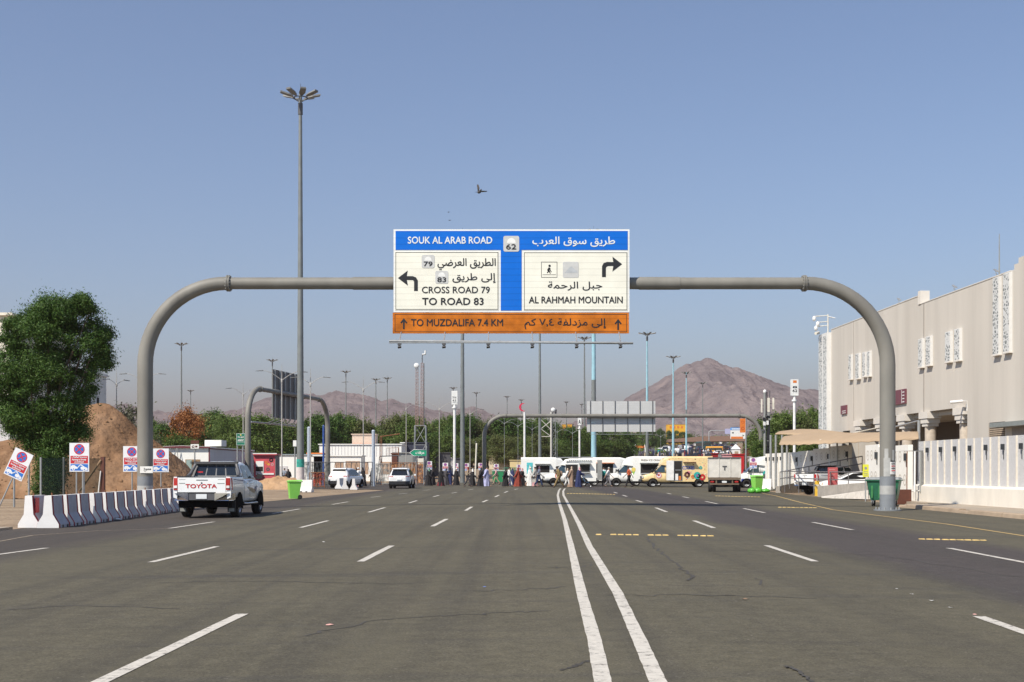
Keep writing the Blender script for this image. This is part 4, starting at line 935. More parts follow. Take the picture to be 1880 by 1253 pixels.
# ================================================================ PEOPLE
SKN = [mat('skin_brown', (.30, .16, .10), .6), mat('skin_tan', (.42, .25, .17), .6), mat('skin_dark', (.13, .07, .045), .6)]
def skin(verts, edges, radii, m, root=0, sub=1):
    me = bpy.data.meshes.new('tmp'); me.from_pydata(verts, edges, []); o = bpy.data.objects.new('tmp', me); C.objects.link(o)
    o.modifiers.new('s', 'SKIN')
    for i, r_ in enumerate(radii):
        d = me.skin_vertices[0].data[i]; d.radius = (r_, r_) if not isinstance(r_, tuple) else r_; d.use_root = (i == root)
    u_ = o.modifiers.new('u', 'SUBSURF'); u_.levels = sub; u_.render_levels = sub
    bpy.context.view_layer.update()
    r = bpy.data.meshes.new_from_object(o.evaluated_get(bpy.context.evaluated_depsgraph_get()))
    bpy.data.objects.remove(o); bpy.data.meshes.remove(me)
    r.materials.clear(); r.materials.append(m); r.polygons.foreach_set('use_smooth', [True] * len(r.polygons)); return r
def mobj(name, me, parent):
    me.name = name; o = bpy.data.objects.new(name, me); C.objects.link(o); o.parent = parent; return o
PP = random.Random(3)
def person(px, py, label, wear, face, top, low=None, head=None, h=1.68, skn=None, stride=.30, arms='walk', hunch=0.0, y=None):
    """face: +1 walks to the right, -1 to the left, 0 away from the camera, 2 towards it"""
    gx, gy, gz = gp(px, py); 
    t = E('person', label, 'person', (gx, gy, gz), {1: R(-90), -1: R(90), 0: 0, 2: math.pi}[face] + PP.uniform(-.25, .25), 'people walking across the road')
    t.scale = (1.06, 1.06, 1.06); k = h / 1.68; s_ = stride; m = SKN[PP.randrange(3)] if skn is None else SKN[skn]; sg_ = PP.choice((-1, 1)); hu = hunch
    hipz = .90
    A = .30 if arms == 'walk' else .05
    V = {'pel': (0, 0, .95), 'spine': (0, .02 + hu * .3, 1.18), 'chest': (0, .03 + hu * .7, 1.36), 'neck': (0, .05 + hu, 1.46), 'head': (0, .08 + hu * 1.2, 1.55), 'crown': (0, .085 + hu * 1.25, 1.645)}
    for n_, sd in (('l', -1), ('r', 1)):
        f = sd * sg_ * s_
        V['hip' + n_] = (sd * .09, 0, hipz); V['knee' + n_] = (sd * .095, f * .45 + .05, .49); V['ank' + n_] = (sd * .09, f - (.06 if f < 0 else 0), .09 + (.05 if f < 0 else 0)); V['toe' + n_] = (sd * .10, f + .15, .035)
        a = -sd * sg_ * A
        V['sh' + n_] = (sd * .17, .03 + hu * .7, 1.385)
        if arms == 'push': V['el' + n_] = (sd * .20, .18 + hu * .5, 1.16); V['wr' + n_] = (sd * .17, .42 + hu * .5, 1.05); V['hand' + n_] = (sd * .16, .50 + hu * .5, 1.04)
        elif arms == 'hold' or (arms == 'phone' and sd == 1): V['el' + n_] = (sd * .23, .04, 1.12); V['wr' + n_] = (sd * .14, .25, 1.16); V['hand' + n_] = (sd * .11, .32, 1.19)
        else: V['el' + n_] = (sd * .23, a * .35 + hu * .4, 1.11); V['wr' + n_] = (sd * .235, a + .06, .88); V['hand' + n_] = (sd * .23, a * 1.15 + .08, .80)
    V = {a: (b[0] * k, b[1] * k, b[2] * k) for a, b in V.items()}
    names = list(V); ix = {a: i for i, a in enumerate(names)}
    ed = [('pel', 'spine'), ('spine', 'chest'), ('chest', 'neck'), ('neck', 'head'), ('head', 'crown')]
    for n_ in 'lr': ed += [('pel', 'hip' + n_), ('hip' + n_, 'knee' + n_), ('knee' + n_, 'ank' + n_), ('ank' + n_, 'toe' + n_), ('chest', 'sh' + n_), ('sh' + n_, 'el' + n_), ('el' + n_, 'wr' + n_), ('wr' + n_, 'hand' + n_)]
    RR = {'pel': .115, 'spine': .11, 'chest': .12, 'neck': .052, 'head': .082, 'crown': .062, 'hip': .085, 'knee': .055, 'ank': .038, 'toe': .032, 'sh': .06, 'el': .042, 'wr': .030, 'hand': .034}
    rad = [(RR.get(a) or RR[a[:-1]]) * k for a in names]
    me = skin([V[a] for a in names], [(ix[a], ix[b]) for a, b in ed], rad, m)
    b = mobj('body', me, t)
    mb = MB()                                             # fingers, nose and eyes
    for n_, sd in (('l', -1), ('r', 1)):
        w_ = Vector(V['wr' + n_]); hd = Vector(V['hand' + n_]); d = (hd - w_).normalized(); sdv = Vector((0, 1, 0)) if abs(d.y) < .7 else Vector((sd, 0, 0)); sdv = (sdv - d * d.dot(sdv)).normalized()
        for i, ln in enumerate((.065, .078, .075, .058)):
            p = hd + sdv * (.026 - .017 * i) * k; q = p + d * ln * k; mb.tube([p, (p + q) / 2 + Vector((-sd * .004, 0, 0)), q + Vector((-sd * .018, 0, 0))], [.009 * k, .0085 * k, .006 * k], m, 5)
        p = (w_ + hd) / 2 + sdv * .03 * k; mb.tube([p, p + (d + sdv * .8) * .05 * k], [.011 * k, .008 * k], m, 5)
    mb.build('hand', b)
    hc = Vector(V['head']) + Vector((0, .0, .045 * k)); mb = MB()
    mb.tube([hc + Vector((0, .075, .02)) * k, hc + Vector((0, .105, -.02)) * k], [.010, .017], m, 6)
    for e_ in (-1, 1): mb.ell(hc + Vector((e_ * .032, .078, .018)) * k, .012, .008, .008, BLACK, 6, 4); mb.ell(hc + Vector((e_ * .084, -.005, .0)) * k, .012, .022, .032, m, 6, 4)
    mb.box(hc.x - .022, hc.y + .076 * k, hc.z - .052 * k, hc.x + .022, hc.y + .085 * k, hc.z - .045 * k, BROWN)
    mb.build('face', b)
    def seg(ns, rs, mm, name):
        vs = [V[a] for a in ns]
        return vs
    if wear in ('abaya', 'robe'):
        mb = MB(); n = 22; rings = []; ph = PP.uniform(0, 6)
        wide = 1.0 if wear == 'abaya' else .82
        for z, rx, ry, yo in ((1.47, .07, .07, hu), (1.44, .13, .10, hu * .9), (1.40, .22, .15, hu * .75), (1.25, .225, .19, hu * .5), (1.05, .21, .19, hu * .25), (.92, .22, .21, 0), (.62, .21 * wide + .02, .19 + s_ * .18, -.01), (.32, .225 * wide + .02, .19 + s_ * .34, -.02), (.05, .25 * wide + .02, .19 + s_ * .48 * wide, -.03)):
            wv = .012 + .05 * max(0, 1 - z / .9)
            rings.append([((rx + wv * math.sin(5 * a + ph)) * math.cos(a) * k, ((ry + wv * math.sin(7 * a + ph)) * math.sin(a) + yo + .03) * k, z * k) for a in [2 * math.pi * j / n for j in range(n)]])
        mb.loft(rings, top)
        for n_ in 'lr': mb.tube([V['sh' + n_], V['el' + n_], V['wr' + n_]], [.085 * k, .075 * k, .085 * k], top, 10)
        mb.build('abaya' if wear == 'abaya' else 'robe', t)
        if low is not None:
            mb = MB(); mb.loft([[((rx + .02 * math.sin(6 * a)) * math.cos(a) * k, (ry * math.sin(a)) * k, z * k) for a in [2 * math.pi * j / n for j in range(n)]] for z, rx, ry in ((.36, .20, .2 + s_ * .36), (.03, .245, .22 + s_ * .52))], low); mb.build('skirt_hem', t)
    else:
        nm = ['pel', 'spine', 'chest', 'neck', 'shl', 'ell', 'shr', 'elr'] + (['wrl', 'wrr'] if wear == 'long' else [])
        ee = [(0, 1), (1, 2), (2, 3), (2, 4), (4, 5), (2, 6), (6, 7)] + ([(5, 8), (7, 9)] if wear == 'long' else [])
        rr = [.15, .145, .155, .07, .085, .065, .085, .065] + [.048, .048]
        vs = [V[a] for a in nm]; vs[0] = (0, 0, .86 * k)
        mobj('shirt', skin(vs, ee, [q * k for q in rr[:len(nm)]], top), t)
        nm = ['pel', 'hipl', 'kneel', 'ankl', 'hipr', 'kneer', 'ankr']
        mobj('trousers', skin([V[a] for a in nm], [(0, 1), (1, 2), (2, 3), (0, 4), (4, 5), (5, 6)], [q * k for q in (.13, .105, .085, .075, .105, .085, .075)], low or BLACK), t)
        mb = MB()
        for n_ in 'lr': a = Vector(V['ank' + n_]); q = Vector(V['toe' + n_]); mb.ell(((a + q) / 2 - Vector((0, .02, .03)))[:], .045, .12, .045, BLACK if low is not None else WHITE, 8, 6)
        mb.build('shoes', t)
    if isinstance(head, tuple):                           # scarf wrapped round head and shoulders
        mb = MB(); c_ = hc; n = 18; rings = []
        for z, r_, yo in ((.115, .02, -.01), (.10, .07, -.012), (.06, .105, -.016), (0, .112, -.018), (-.07, .105, -.018), (-.12, .12, -.03), (-.20, .20, -.05), (-.33, .22, -.05)):
            rings.append([(c_.x + r_ * k * math.cos(a) * (1 if z > -.15 else 1.05), c_.y + (yo + r_ * (.78 if z > -.15 else .62) * math.sin(a)) * k - (.02 if math.sin(a) > .3 and z > -.1 else 0), c_.z + z * k) for a in [2 * math.pi * j / n for j in range(n)]])
        mb.loft(rings, head[0]); mb.build('headscarf', t)
    elif head is not None:
        mb = MB(); mb.ell((hc.x, hc.y - .014, hc.z + .035 * k), .092 * k, .098 * k, .085 * k, head, 12, 8); mb.build('hair' if head in (HAIR, GHAIR) else 'cap', t)
    return t
def cloth(name, c, v=.18): return mat(name, c, .85, var=v, scale=5, bump=.3, bscale=12)
HAIR = mat('black_hair', (.02, .016, .014), .7); GHAIR = mat('grey_hair', (.4, .38, .36), .7)
BK = cloth('black_cloth', (.014, .013, .015)); NV = cloth('navy_cloth', (.02, .03, .10)); RU = cloth('rust_cloth', (.26, .045, .025)); GN = cloth('sage_cloth', (.16, .30, .20)); LV = cloth('lavender_cloth', (.42, .42, .62))
WH = cloth('white_cloth', (.74, .73, .70), .06); BE = cloth('beige_cloth', (.50, .38, .28)); OL = cloth('olive_cloth', (.24, .17, .07)); OR = cloth('orange_cloth', (.50, .10, .035)); JN = cloth('denim', (.05, .08, .17)); DG = cloth('charcoal_cloth', (.06, .055, .06)); DR = cloth('dark_red_cloth', (.16, .02, .03)); PK = cloth('pink_cloth', (.55, .30, .30)); TE = cloth('teal_cloth', (.02, .32, .26)); GY = cloth('grey_cloth', (.2, .19, .2)); TAU = cloth('taupe_cloth', (.30, .20, .14)); KH = cloth('khaki_cloth', (.36, .28, .19))
person(786, 893, 'person in a black abaya with a long sage green scarf', 'abaya', 1, BK, None, (GN,), 1.62, hunch=.05)
person(809, 893, 'person in a black abaya over a dark red hem', 'abaya', 1, BK, DR, (BK,), 1.62)
person(818.5, 892, 'person in charcoal robes walking behind the red hemmed abaya', 'abaya', 1, DG, None, (DG,), 1.6, arms='hold')
person(825, 891, 'tall person in dark navy robes and dark scarf near the second far sign', 'abaya', 1, NV, None, (BK,), 1.66)
person(837, 892, 'person in black with a bright white cap and a white face mask', 'abaya', 1, BK, None, WH, 1.62)
person(858.5, 894, 'person in a pale beige shirt and grey trousers carrying something red', 'long', 1, KH, DG, (RU,), 1.68, arms='hold')
person(867, 893.5, 'person in a plain black abaya right behind a pale beige shirt', 'abaya', 1, BK, None, (WH,), 1.55)
person(882.5, 894, 'person in a very wide black abaya next to a lavender robe', 'abaya', 1, BK, None, (BK,), 1.64, stride=.36)
person(892.5, 894, 'person in a long lavender robe', 'robe', 1, LV, None, HAIR, 1.74, skn=1)
person(911.5, 890, 'person in a beige shirt and khaki trousers in front of the green skips', 'long', -1, PK, KH, HAIR, 1.62, skn=1)
person(927.5, 894, 'person in a black abaya and black scarf right of the green skips', 'abaya', 1, BK, None, (BK,), 1.56, stride=.22)
person(934, 893.5, 'person in a cream tunic and white trousers between two dark abayas', 'long', 1, WH, WH, HAIR, 1.68, skn=1)
person(940, 892.5, 'person in a navy abaya with a teal shoulder bag', 'abaya', 1, NV, None, (NV,), 1.6)
person(950.5, 894.5, 'person in a rust red robe and rust red scarf', 'abaya', 1, RU, None, (RU,), 1.64)
person(958, 893.5, 'person in a black abaya close behind the rust red robe', 'abaya', 1, BK, None, (PK,), 1.6)
person(972.5, 893.5, 'person in a long white robe with a pale cap by the teal poster', 'robe', 1, WH, None, CREAM, 1.70, stride=.36)
person(981, 893.5, 'person in a pale grey robe with a pink patterned hem', 'robe', 1, cloth('stone_cloth', (.42, .40, .36)), PK, HAIR, 1.7)
person(989, 894, 'person in a white shirt, blue jeans and a pink head cloth', 'shirt', 1, WH, JN, (PK,), 1.74)
q = person(1026, 895.4, 'person in olive brown clothes with a brown backpack, walking left past the orange disc', 'long', -1, OL, OL, HAIR, 1.72, skn=2, arms='phone', hunch=.08, stride=.4)
def backpack(t, m, k=1.0):
    mb = MB(); mb.loft([[(-.15, -.30, z), (.15, -.30, z), (.16, -.10, z), (-.16, -.10, z)] if 0 < i < 3 else [(-.10, -.24, z), (.10, -.24, z), (.13, -.11, z), (-.13, -.11, z)] for i, z in enumerate((.98, 1.06, 1.32, 1.44))], m)
    for s_ in (-1, 1): mb.tube([(s_ * .11, -.12, 1.42), (s_ * .12, .05, 1.47), (s_ * .13, .16, 1.34), (s_ * .14, .05, 1.08), (s_ * .13, -.12, 1.04)], .018, m, 6)
    o = mb.build('backpack'); o.location = t.location; o.rotation_euler = t.rotation_euler; return o
tag(backpack(q, TAU), 'rounded brown backpack on the olive clothed walker', 'backpack')
person(1041, 895.4, 'person in white trousers and white tunic before the open van doorway', 'long', 1, WH, WH, (BE,), 1.56, stride=.24)
person(1048.5, 895.4, 'person in a long beige brown dress and scarf', 'abaya', 1, TAU, None, (BE,), 1.7, stride=.16)
person(1061.5, 895.4, 'person in a navy abaya and pink scarf pushing a stroller', 'abaya', 1, NV, None, (PK,), 1.66, arms='push', hunch=.06)
q = person(1108.5, 893.4, 'person in a pale shirt and grey trousers with a teal backpack, back turned', 'shirt', 0, cloth('pale_blue_cloth', (.55, .62, .66)), GY, HAIR, 1.68, skn=1, stride=.15)
tag(backpack(q, TE), 'bright teal backpack on the pale shirted walker', 'backpack')
person(1116.5, 893.9, 'person in a white shirt and grey trousers beside the teal backpack', 'shirt', 1, WH, GY, GHAIR, 1.66, stride=.26)
person(1155, 894.9, 'person in an orange red shirt and black trousers beside the ice cream van', 'shirt', -1, OR, BK, HAIR, 1.72, skn=2)
person(659, 894.5, 'person in a white shirt over a dark red skirt beside the parked suv', 'robe', -1, WH, DR, WH, 1.64, stride=.12)
person(667, 894, 'person in a full black abaya beside the parked suv', 'abaya', -1, BK, None, (BK,), 1.66, stride=.2)
person(684, 891, 'person in a black abaya standing alone by the mesh fence', 'abaya', -1, BK, None, (BK,), 1.64, stride=.1)
person(522, 889.5, 'person in a grey blue shirt sitting by the lamp at the red kiosk', 'shirt', 0, cloth('grey_blue_cloth', (.25, .28, .33)), BK, HAIR, 1.6, stride=.05)
person(529.5, 889.5, 'person in a black abaya standing by the red kiosk', 'abaya', 2, BK, None, (BK,), 1.52, stride=.1)
person(793.5, 892, 'person in plain black just right of the sage green scarf', 'abaya', 1, BK, None, (BK,), 1.62)
person(654, 893, 'person in a dark grey robe and black scarf at the parked suv door', 'abaya', 1, DG, None, (BK,), 1.64, stride=.1)
# stroller
gx, gy, gz = gp(1077, 895.4)
t = E('stroller', 'black stroller with a blue seat pushed across the road', 'stroller', (gx - .15, gy, gz), R(-90))
mb = MB()
for s_ in (-1, 1): mb.tube([(s_ * .22, -.62, 1.02), (s_ * .24, -.2, .62), (s_ * .24, .48, .12)], .018, BLACK, 6); mb.tube([(s_ * .24, -.42, .12), (s_ * .24, .02, .5), (s_ * .24, .1, .56)], .016, BLACK, 6)
mb.tube([(-.22, -.62, 1.02), (.22, -.62, 1.02)], .02, BLACK, 6); mb.build('frame', t)
mb = MB(); mb.loft([[(-.2, -.18, .80), (.2, -.18, .80), (.2, -.12, .86), (-.2, -.12, .86)], [(-.21, -.02, .42), (.21, -.02, .42), (.21, .05, .46), (-.21, .05, .46)], [(-.21, .36, .44), (.21, .36, .44), (.21, .36, .50), (-.21, .36, .50)]], cloth('stroller_blue', (.04, .10, .18))); mb.build('seat', t)
mb = MB(); mb.loft([[(-.23, .28 * math.cos(a) - .05, .72 + .30 * math.sin(a)), (.23, .28 * math.cos(a) - .05, .72 + .30 * math.sin(a)), (.23, .26 * math.cos(a) - .05, .72 + .28 * math.sin(a)), (-.23, .26 * math.cos(a) - .05, .72 + .28 * math.sin(a))] for a in [R(190 - 18 * i) for i in range(8)]], BK); mb.build('canopy', t)
for s_ in (-1, 1):
    for y in (-.42, .48):
        mb = MB(); mb.cyl((s_ * .25 - .02, y, .11), (s_ * .25 + .02, y, .11), .11, BLACK, n=14); mb.cyl((s_ * .25 - .024, y, .11), (s_ * .25 + .024, y, .11), .055, WHITE, n=10); mb.build('wheel', t)
# far crowd on the hill
mb = MB(); rr = random.Random(9)
cc = [BK, DG, NV, DG, BE, DR, KH, WH, BK, BK]
for i in range(130):
    x, y, z = hill(rr.uniform(1180, 1345), rr.uniform(831, 846)); m = rr.choice(cc); h = rr.uniform(1.5, 1.75)
    mb.loft([[(x + r_ * math.cos(a), y + r_ * .7 * math.sin(a), z + q * h) for a in [math.pi * j / 3 for j in range(6)]] for q, r_ in ((0, .2), (.5, .22), (.80, .23), (.86, .08), (.90, .09), (1, .05))], m)
o = mb.build('crowd'); o['kind'] = 'stuff'; tag(o, 'dense far crowd on the hill road behind the vans', 'crowd', kind='stuff')
# ================================================================ RIGHT SIDE: BUILDING, WALLS, CANOPIES, RAMP
STUC = mat('stucco', (.575, .53, .465), .9, var=.07, scale=.5, grime=.30, bump=.15, bscale=8, stretch=(1.6, 1.6, .14))
STUCL = mat('stucco_light', (.68, .63, .56), .85, var=.05, scale=1)
LATW = mat('lattice_white', (.70, .69, .66), .6, var=.05)
def lattice():
    m = bpy.data.materials.new('carved_lattice'); m.use_nodes = True; t = m.node_tree; N = t.nodes; L = t.links; b = N['Principled BSDF']
    tc = N.new('ShaderNodeTexCoord'); v = N.new('ShaderNodeTexVoronoi'); v.feature = 'DISTANCE_TO_EDGE'; v.inputs['Scale'].default_value = 5.0
    L.new(tc.outputs['Object'], v.inputs['Vector']); cr = N.new('ShaderNodeValToRGB'); cr.color_ramp.interpolation = 'LINEAR'
    cr.color_ramp.elements[0].position = .14; cr.color_ramp.elements[0].color = (.62, .62, .60, 1); cr.color_ramp.elements[1].position = .2; cr.color_ramp.elements[1].color = (.13, .15, .15, 1)
    L.new(v.outputs['Distance'], cr.inputs[0]); L.new(cr.outputs[0], b.inputs['Base Color']); b.inputs['Roughness'].default_value = .8
    return m
LATT = lattice()
FX0, FY0, FK = 26.0, 102.0, -.035          # facade line x = FX0 + FK (y - FY0)
def fy(px): return (FX0 - FK * FY0) / ((px - 940) / F - FK)
def fx(y): return FX0 + FK * (y - FY0)
FR = math.atan2(FK, 1)
bl = E('building', 'long beige two storey building with carved lattice windows and a columned entrance', 'building', (FX0, FY0, 0), -math.atan(FK))
# in the building's own frame: v runs along the facade towards the camera (negative y), x goes into the building
cosf = math.cos(math.atan(FK))
def V_(px): return (fy(px) - FY0) / cosf
def zf(px, py): return Zh(py, fy(px))
def wbox(mb, pa, pb, z0, z1, x0, x1, m): mb.box(x0, V_(pa), z0, x1, V_(pb), z1, m)
PXR = 2300
mb = MB()
vA = V_(1526); v1 = V_(1580); v2 = V_(1776); vP = V_(1690); vS = V_(1856); vE = V_(PXR)
LZ = 5.3
mb.box(0, v1, LZ, .5, vA, 12.95, STUC)                   # upper wall, three lengths butted
mb.box(0, vP, LZ, .5, v1, 12.95, STUC)
mb.box(0, v2, LZ, .5, vP, 12.37, STUC)
mb.box(0, vS, 0, .5, v2, 12.37, STUC); mb.box(0, vE, 0, .5, vS, 12.40, STUC)
mb.box(0, vE, 12.40, .5, V_(1862), 12.66, STUC)
mb.box(0, vE, 12.66, .5, V_(1870), 12.94, STUC)
mb.box(0, V_(1560), 0, .5, V_(1580) if V_(1580) > V_(1560) else V_(1560), LZ, STUC)
mb.box(0, v1, 0, .5, V_(1561), LZ, STUC); mb.box(0, V_(1547), 0, .5, vA, LZ, STUC); mb.box(0, V_(1561), 4.6, .5, V_(1547), LZ, STUC)
mb.box(.5, vE, 12.0, 18, vA, 12.3, STUC); mb.box(17.5, vE, 0, 18, vA, 12.0, STUC); mb.box(.5, vA - .5, 0, 17.5, vA, 12.0, STUC)
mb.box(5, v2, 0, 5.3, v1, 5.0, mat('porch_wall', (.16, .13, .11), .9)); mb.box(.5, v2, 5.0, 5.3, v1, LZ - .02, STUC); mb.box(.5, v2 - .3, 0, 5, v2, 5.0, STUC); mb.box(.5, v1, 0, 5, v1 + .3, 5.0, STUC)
mb.box(2.2, V_(1561), 0, 2.4, V_(1547), 4.6, DARK)
wl = mb.build('wall', bl)
mb = MB(); mb.box(-.06, vP - .12, 12.38, .56, vP + .32, 13.25, STUCL); mb.build('parapet_pier', bl)
mb = MB(); mb.box(-.015, V_(1697), LZ, 0, V_(1695.5), 12.4, mat('joint_grey', (.34, .30, .26), .9)); mb.box(-.015, V_(1567.6), LZ, 0, V_(1567), 12.9, MATS['joint_grey']); mb.build('movement_joint', bl)  # plain grey strips along the movement joints
mb = MB(); mb.box(-.03, vP - .12, 12.95, .53, vA, 13.02, STUCL) if False else mb.box(-.03, vP + .32, 12.95, .53, vA, 13.0, STUCL); mb.box(-.03, vS + .01, 12.372, .53, vP - .12, 12.42, STUCL); mb.build('coping', bl)
# corner pilaster of lattice
mb = MB(); mb.box(-.35, V_(1526), 0, .15, V_(1510.5), 12.75, LATW); cp = mb.build('corner_pier', bl)
for a, b_ in ((1511.3, 1516.8), (1519.3, 1524.6)):
    mb = MB(); mb.box(-.37, V_(b_), .8, -.352, V_(a), 12.5, LATT); mb.build('lattice_panel', cp)
# lattice window boxes
def winbox(p0, p1, yt, yb, dp=.17):
    fq = lambda p: ((FX0 - dp - FK * FY0) / ((p - 940) / F - FK) - FY0) / cosf
    ya = fq(p1 - 2.2); yb_ = fq(p0); yy = FY0 + ya * cosf; zt = Zh(yt, yy); zb = Zh(yb, yy)
    mb = MB(); mb.box(-dp, ya, zb, -.002, yb_, zt, LATW); o = mb.build('window', bl)
    mb = MB(); mb.box(-dp - .012, ya + .07, zb + .06, -dp - .001, yb_ - .02, zt - .06, LATT); mb.build('lattice_screen', o)
    mb = MB(); mb.box(-dp - .06, ya - .05, zb - .08, 0, yb_ + .05, zb - .003, STUCL); mb.build('sill', o)
for a in ((1822.5, 1835.5, 507.5, 650), (1841.5, 1855.2, 499.5, 645.5), (1735, 1746.6, 608, 663.5), (1751.7, 1763.7, 602.5, 661), (1685.5, 1695, 621.5, 673.5), (1699.3, 1710, 616.5, 670),
          (1557.7, 1564.7, 651, 696), (1570.5, 1578.8, 648.5, 694.6), (1583, 1590, 646.5, 691), (1591.2, 1598.6, 644.5, 690)): winbox(*a)
# columns with stepped brackets
PORCH = mat('column_stone', (.55, .47, .38), .85, grime=.2)
for px in (1576.5, 1614, 1657, 1699, 1763):
    v = V_(px); mb = MB(); mb.tube([(.34, v, 0), (.34, v, 4.35)], .36, PORCH, 20); c = mb.build('column', bl)
    mb = MB()
    for k, (wd, z0, z1) in enumerate(((.46, 4.35, 4.55), (.60, 4.555, 4.85), (.80, 4.855, LZ - .006))): mb.box(-.06 - .05 * k, v - wd, z0, .7 + .02 * k, v + wd, z1, STUCL)
    mb.build('bracket', c)
# plum signs, louvre, awning
PLUM = mat('plum_sign', (.16, .05, .065), .5)
for a, b_, yt, yb, ft in ((1640, 1665, 714, 741, True), (1546, 1556, 744, 760, False)):
    mb = MB(); mb.box(-.12, V_(b_), zf(b_, yb), -.004, V_(a), zf(b_, yt), PLUM); o = mb.build('name_board', bl)
    mb = MB(); v0 = V_(b_); zz = zf(b_, yb); hh = zf(b_, yt) - zz; L_ = abs(V_(a) - V_(b_))
    for k in range(4 if ft else 2): mb.box(-.128, v0 + L_ * .06, zz + hh * (.1 + .22 * k), -.121, v0 + L_ * .20 if ft else v0 + L_ * .7, zz + hh * (.16 + .22 * k), SW); 
    if ft: mb.box(-.128, v0 + L_ * .24, zz + hh * .05, -.121, v0 + L_ * .26, zz + hh * .95, SW)
    mb.build('lettering', o)
mb = MB(); a, b_ = 1817, 1845
zt = zf(b_, 774); zb = zf(b_, 806)
for k in range(9): z = zb + (zt - zb) * k / 9; mb.box(-.06, V_(b_), z, -.003, V_(a), z + (zt - zb) / 9 * .62, mat('louvre_tan', (.42, .33, .24), .7))
mb.box(-.008, V_(b_), zb, -.001, V_(a), zt, DARK); mb.build('louvre', bl)
mb = MB(); mb.box(-.9, V_(1960), zf(1880, 783), 0, V_(1846), zf(1880, 774.5), mat('awning_grey', (.22, .24, .23), .5)); o = mb.build('canopy', bl)
mb = MB(); mb.box(-.012, V_(1960), 2.0, -.001, V_(1858), zf(1880, 784), mat('shopfront_grey', (.28, .26, .25), .5)); mb.build('shutter', bl)
# roof lights, whip antenna, wall camera
for px, py in ((1650, 552), (1752, 533), (1829, 500)):
    mb = MB(); v = V_(px); z = 12.95 if px < 1690 else 12.4; mb.tube([(.1, v, z), (.0, v + .1, z + .2)], .025, STEEL, 6); mb.loft([[(-.05, v - .1, z + .2), (.15, v - .1, z + .2), (.15, v - .1, z + .26), (-.05, v - .1, z + .26)], [(-.02, v + .35, z + .42), (.12, v + .35, z + .42), (.12, v + .35, z + .46), (-.02, v + .35, z + .46)]], STEEL, smooth=False); mb.build('roof_floodlight', bl)
mb = MB(); mb.tube([(.3, V_(1825), 12.5), (.3, V_(1825), zf(1825, 430))], [.045, .02], GREY, 6); mb.build('whip_antenna', bl)
mb = MB(); v = V_(1776); mb.tube([(-.02, v, zf(1776, 755)), (-.02, v, zf(1776, 737)), (-.5, v, zf(1776, 736))], .03, WHITE, 6); mb.tube([(-.3, v, zf(1776, 737)), (-1.0, v + .1, zf(1776, 739))], .09, WHITE, 10); mb.build('wall_camera', bl)
mb = MB(); mb.tube([(.1, V_(1518), 12.7), (.1, V_(1518), Zh(574, 102))], .05, CREAM, 8)
for py, ln in ((576, 1.15), (587, .85), (594.5, .85)):
    mb.tube([(.1, V_(1518), Zh(py, 102)), (.1 - ln, V_(1518), Zh(py + 2, 102))], .035, CREAM, 6)
mb.tube([(.1, V_(1518), Zh(578, 102)), (.7, V_(1518), Zh(581, 102))], .05, WHITE, 6)
mast = mb.build('camera_mast', bl)
for py, ln in ((582, 1.15), (592, .85), (600, 1.0)): mb = MB(); mb.ell((.1 - ln, V_(1518), Zh(py, 102)), .16, .16, .22, WHITE); mb.build('dome_camera', mast)
mb = MB(); mb.tube([(-.4, V_(1512), Zh(606, 102)), (-.75, V_(1512) - .3, Zh(608, 102))], .12, CREAM, 10); mb.build('bullet_camera', mast)

# ---- white perimeter walls
def stipple(name, c):
    return mat(name, c, .9, var=.14, scale=26, grime=.22, bump=.4, bscale=30)
PANG = stipple('wall_panel_grey', (.56, .55, .545)); RIBC = mat('wall_rib_cream', (.72, .66, .56), .8, grime=.12); PLIN = mat('wall_plinth', (.78, .725, .63), .85, var=.06, scale=2, grime=.3, stretch=(1, 1, .3))
LAMPB = mat('wall_lamp_black', (.03, .035, .04), .5)
WX0, WY0 = 18.9, 46.0
def wx(y): return WX0 - .03 * (y - WY0)
t = E('perimeter_wall', 'near white ribbed perimeter wall with black wall lamps along the right pavement', 'wall', (WX0, WY0, 0), math.atan(.03))
mb = MB(); mb.box(0, -10, .9, .25, 11.2, 2.84, PANG); mb.build('panel', t)
mb = MB(); mb.box(-.22, -10, .10, .35, 11.3, .82, PLIN); mb.prism([(-.22, .82), (.35, .82), (.35, .9), (-.04, .9)], -10, 11.3, PLIN); mb.build('plinth', t)
k = 0; y = -9.6
while y < 11.2:
    mb = MB(); mb.box(-.05, y - .03, .90, .0, y + .03, 2.84, RIBC); mb.build('rib', t)
    if k % 2 == 0:
        mb = MB(); mb.box(-.12, y + .31, 2.32, -.005, y + .42, 2.54, LAMPB); mb.box(-.03, y + .36, 1.95, -.005, y + .38, 2.28, LAMPB); mb.build('wall_lamp', t)
    y += .80; k += 1
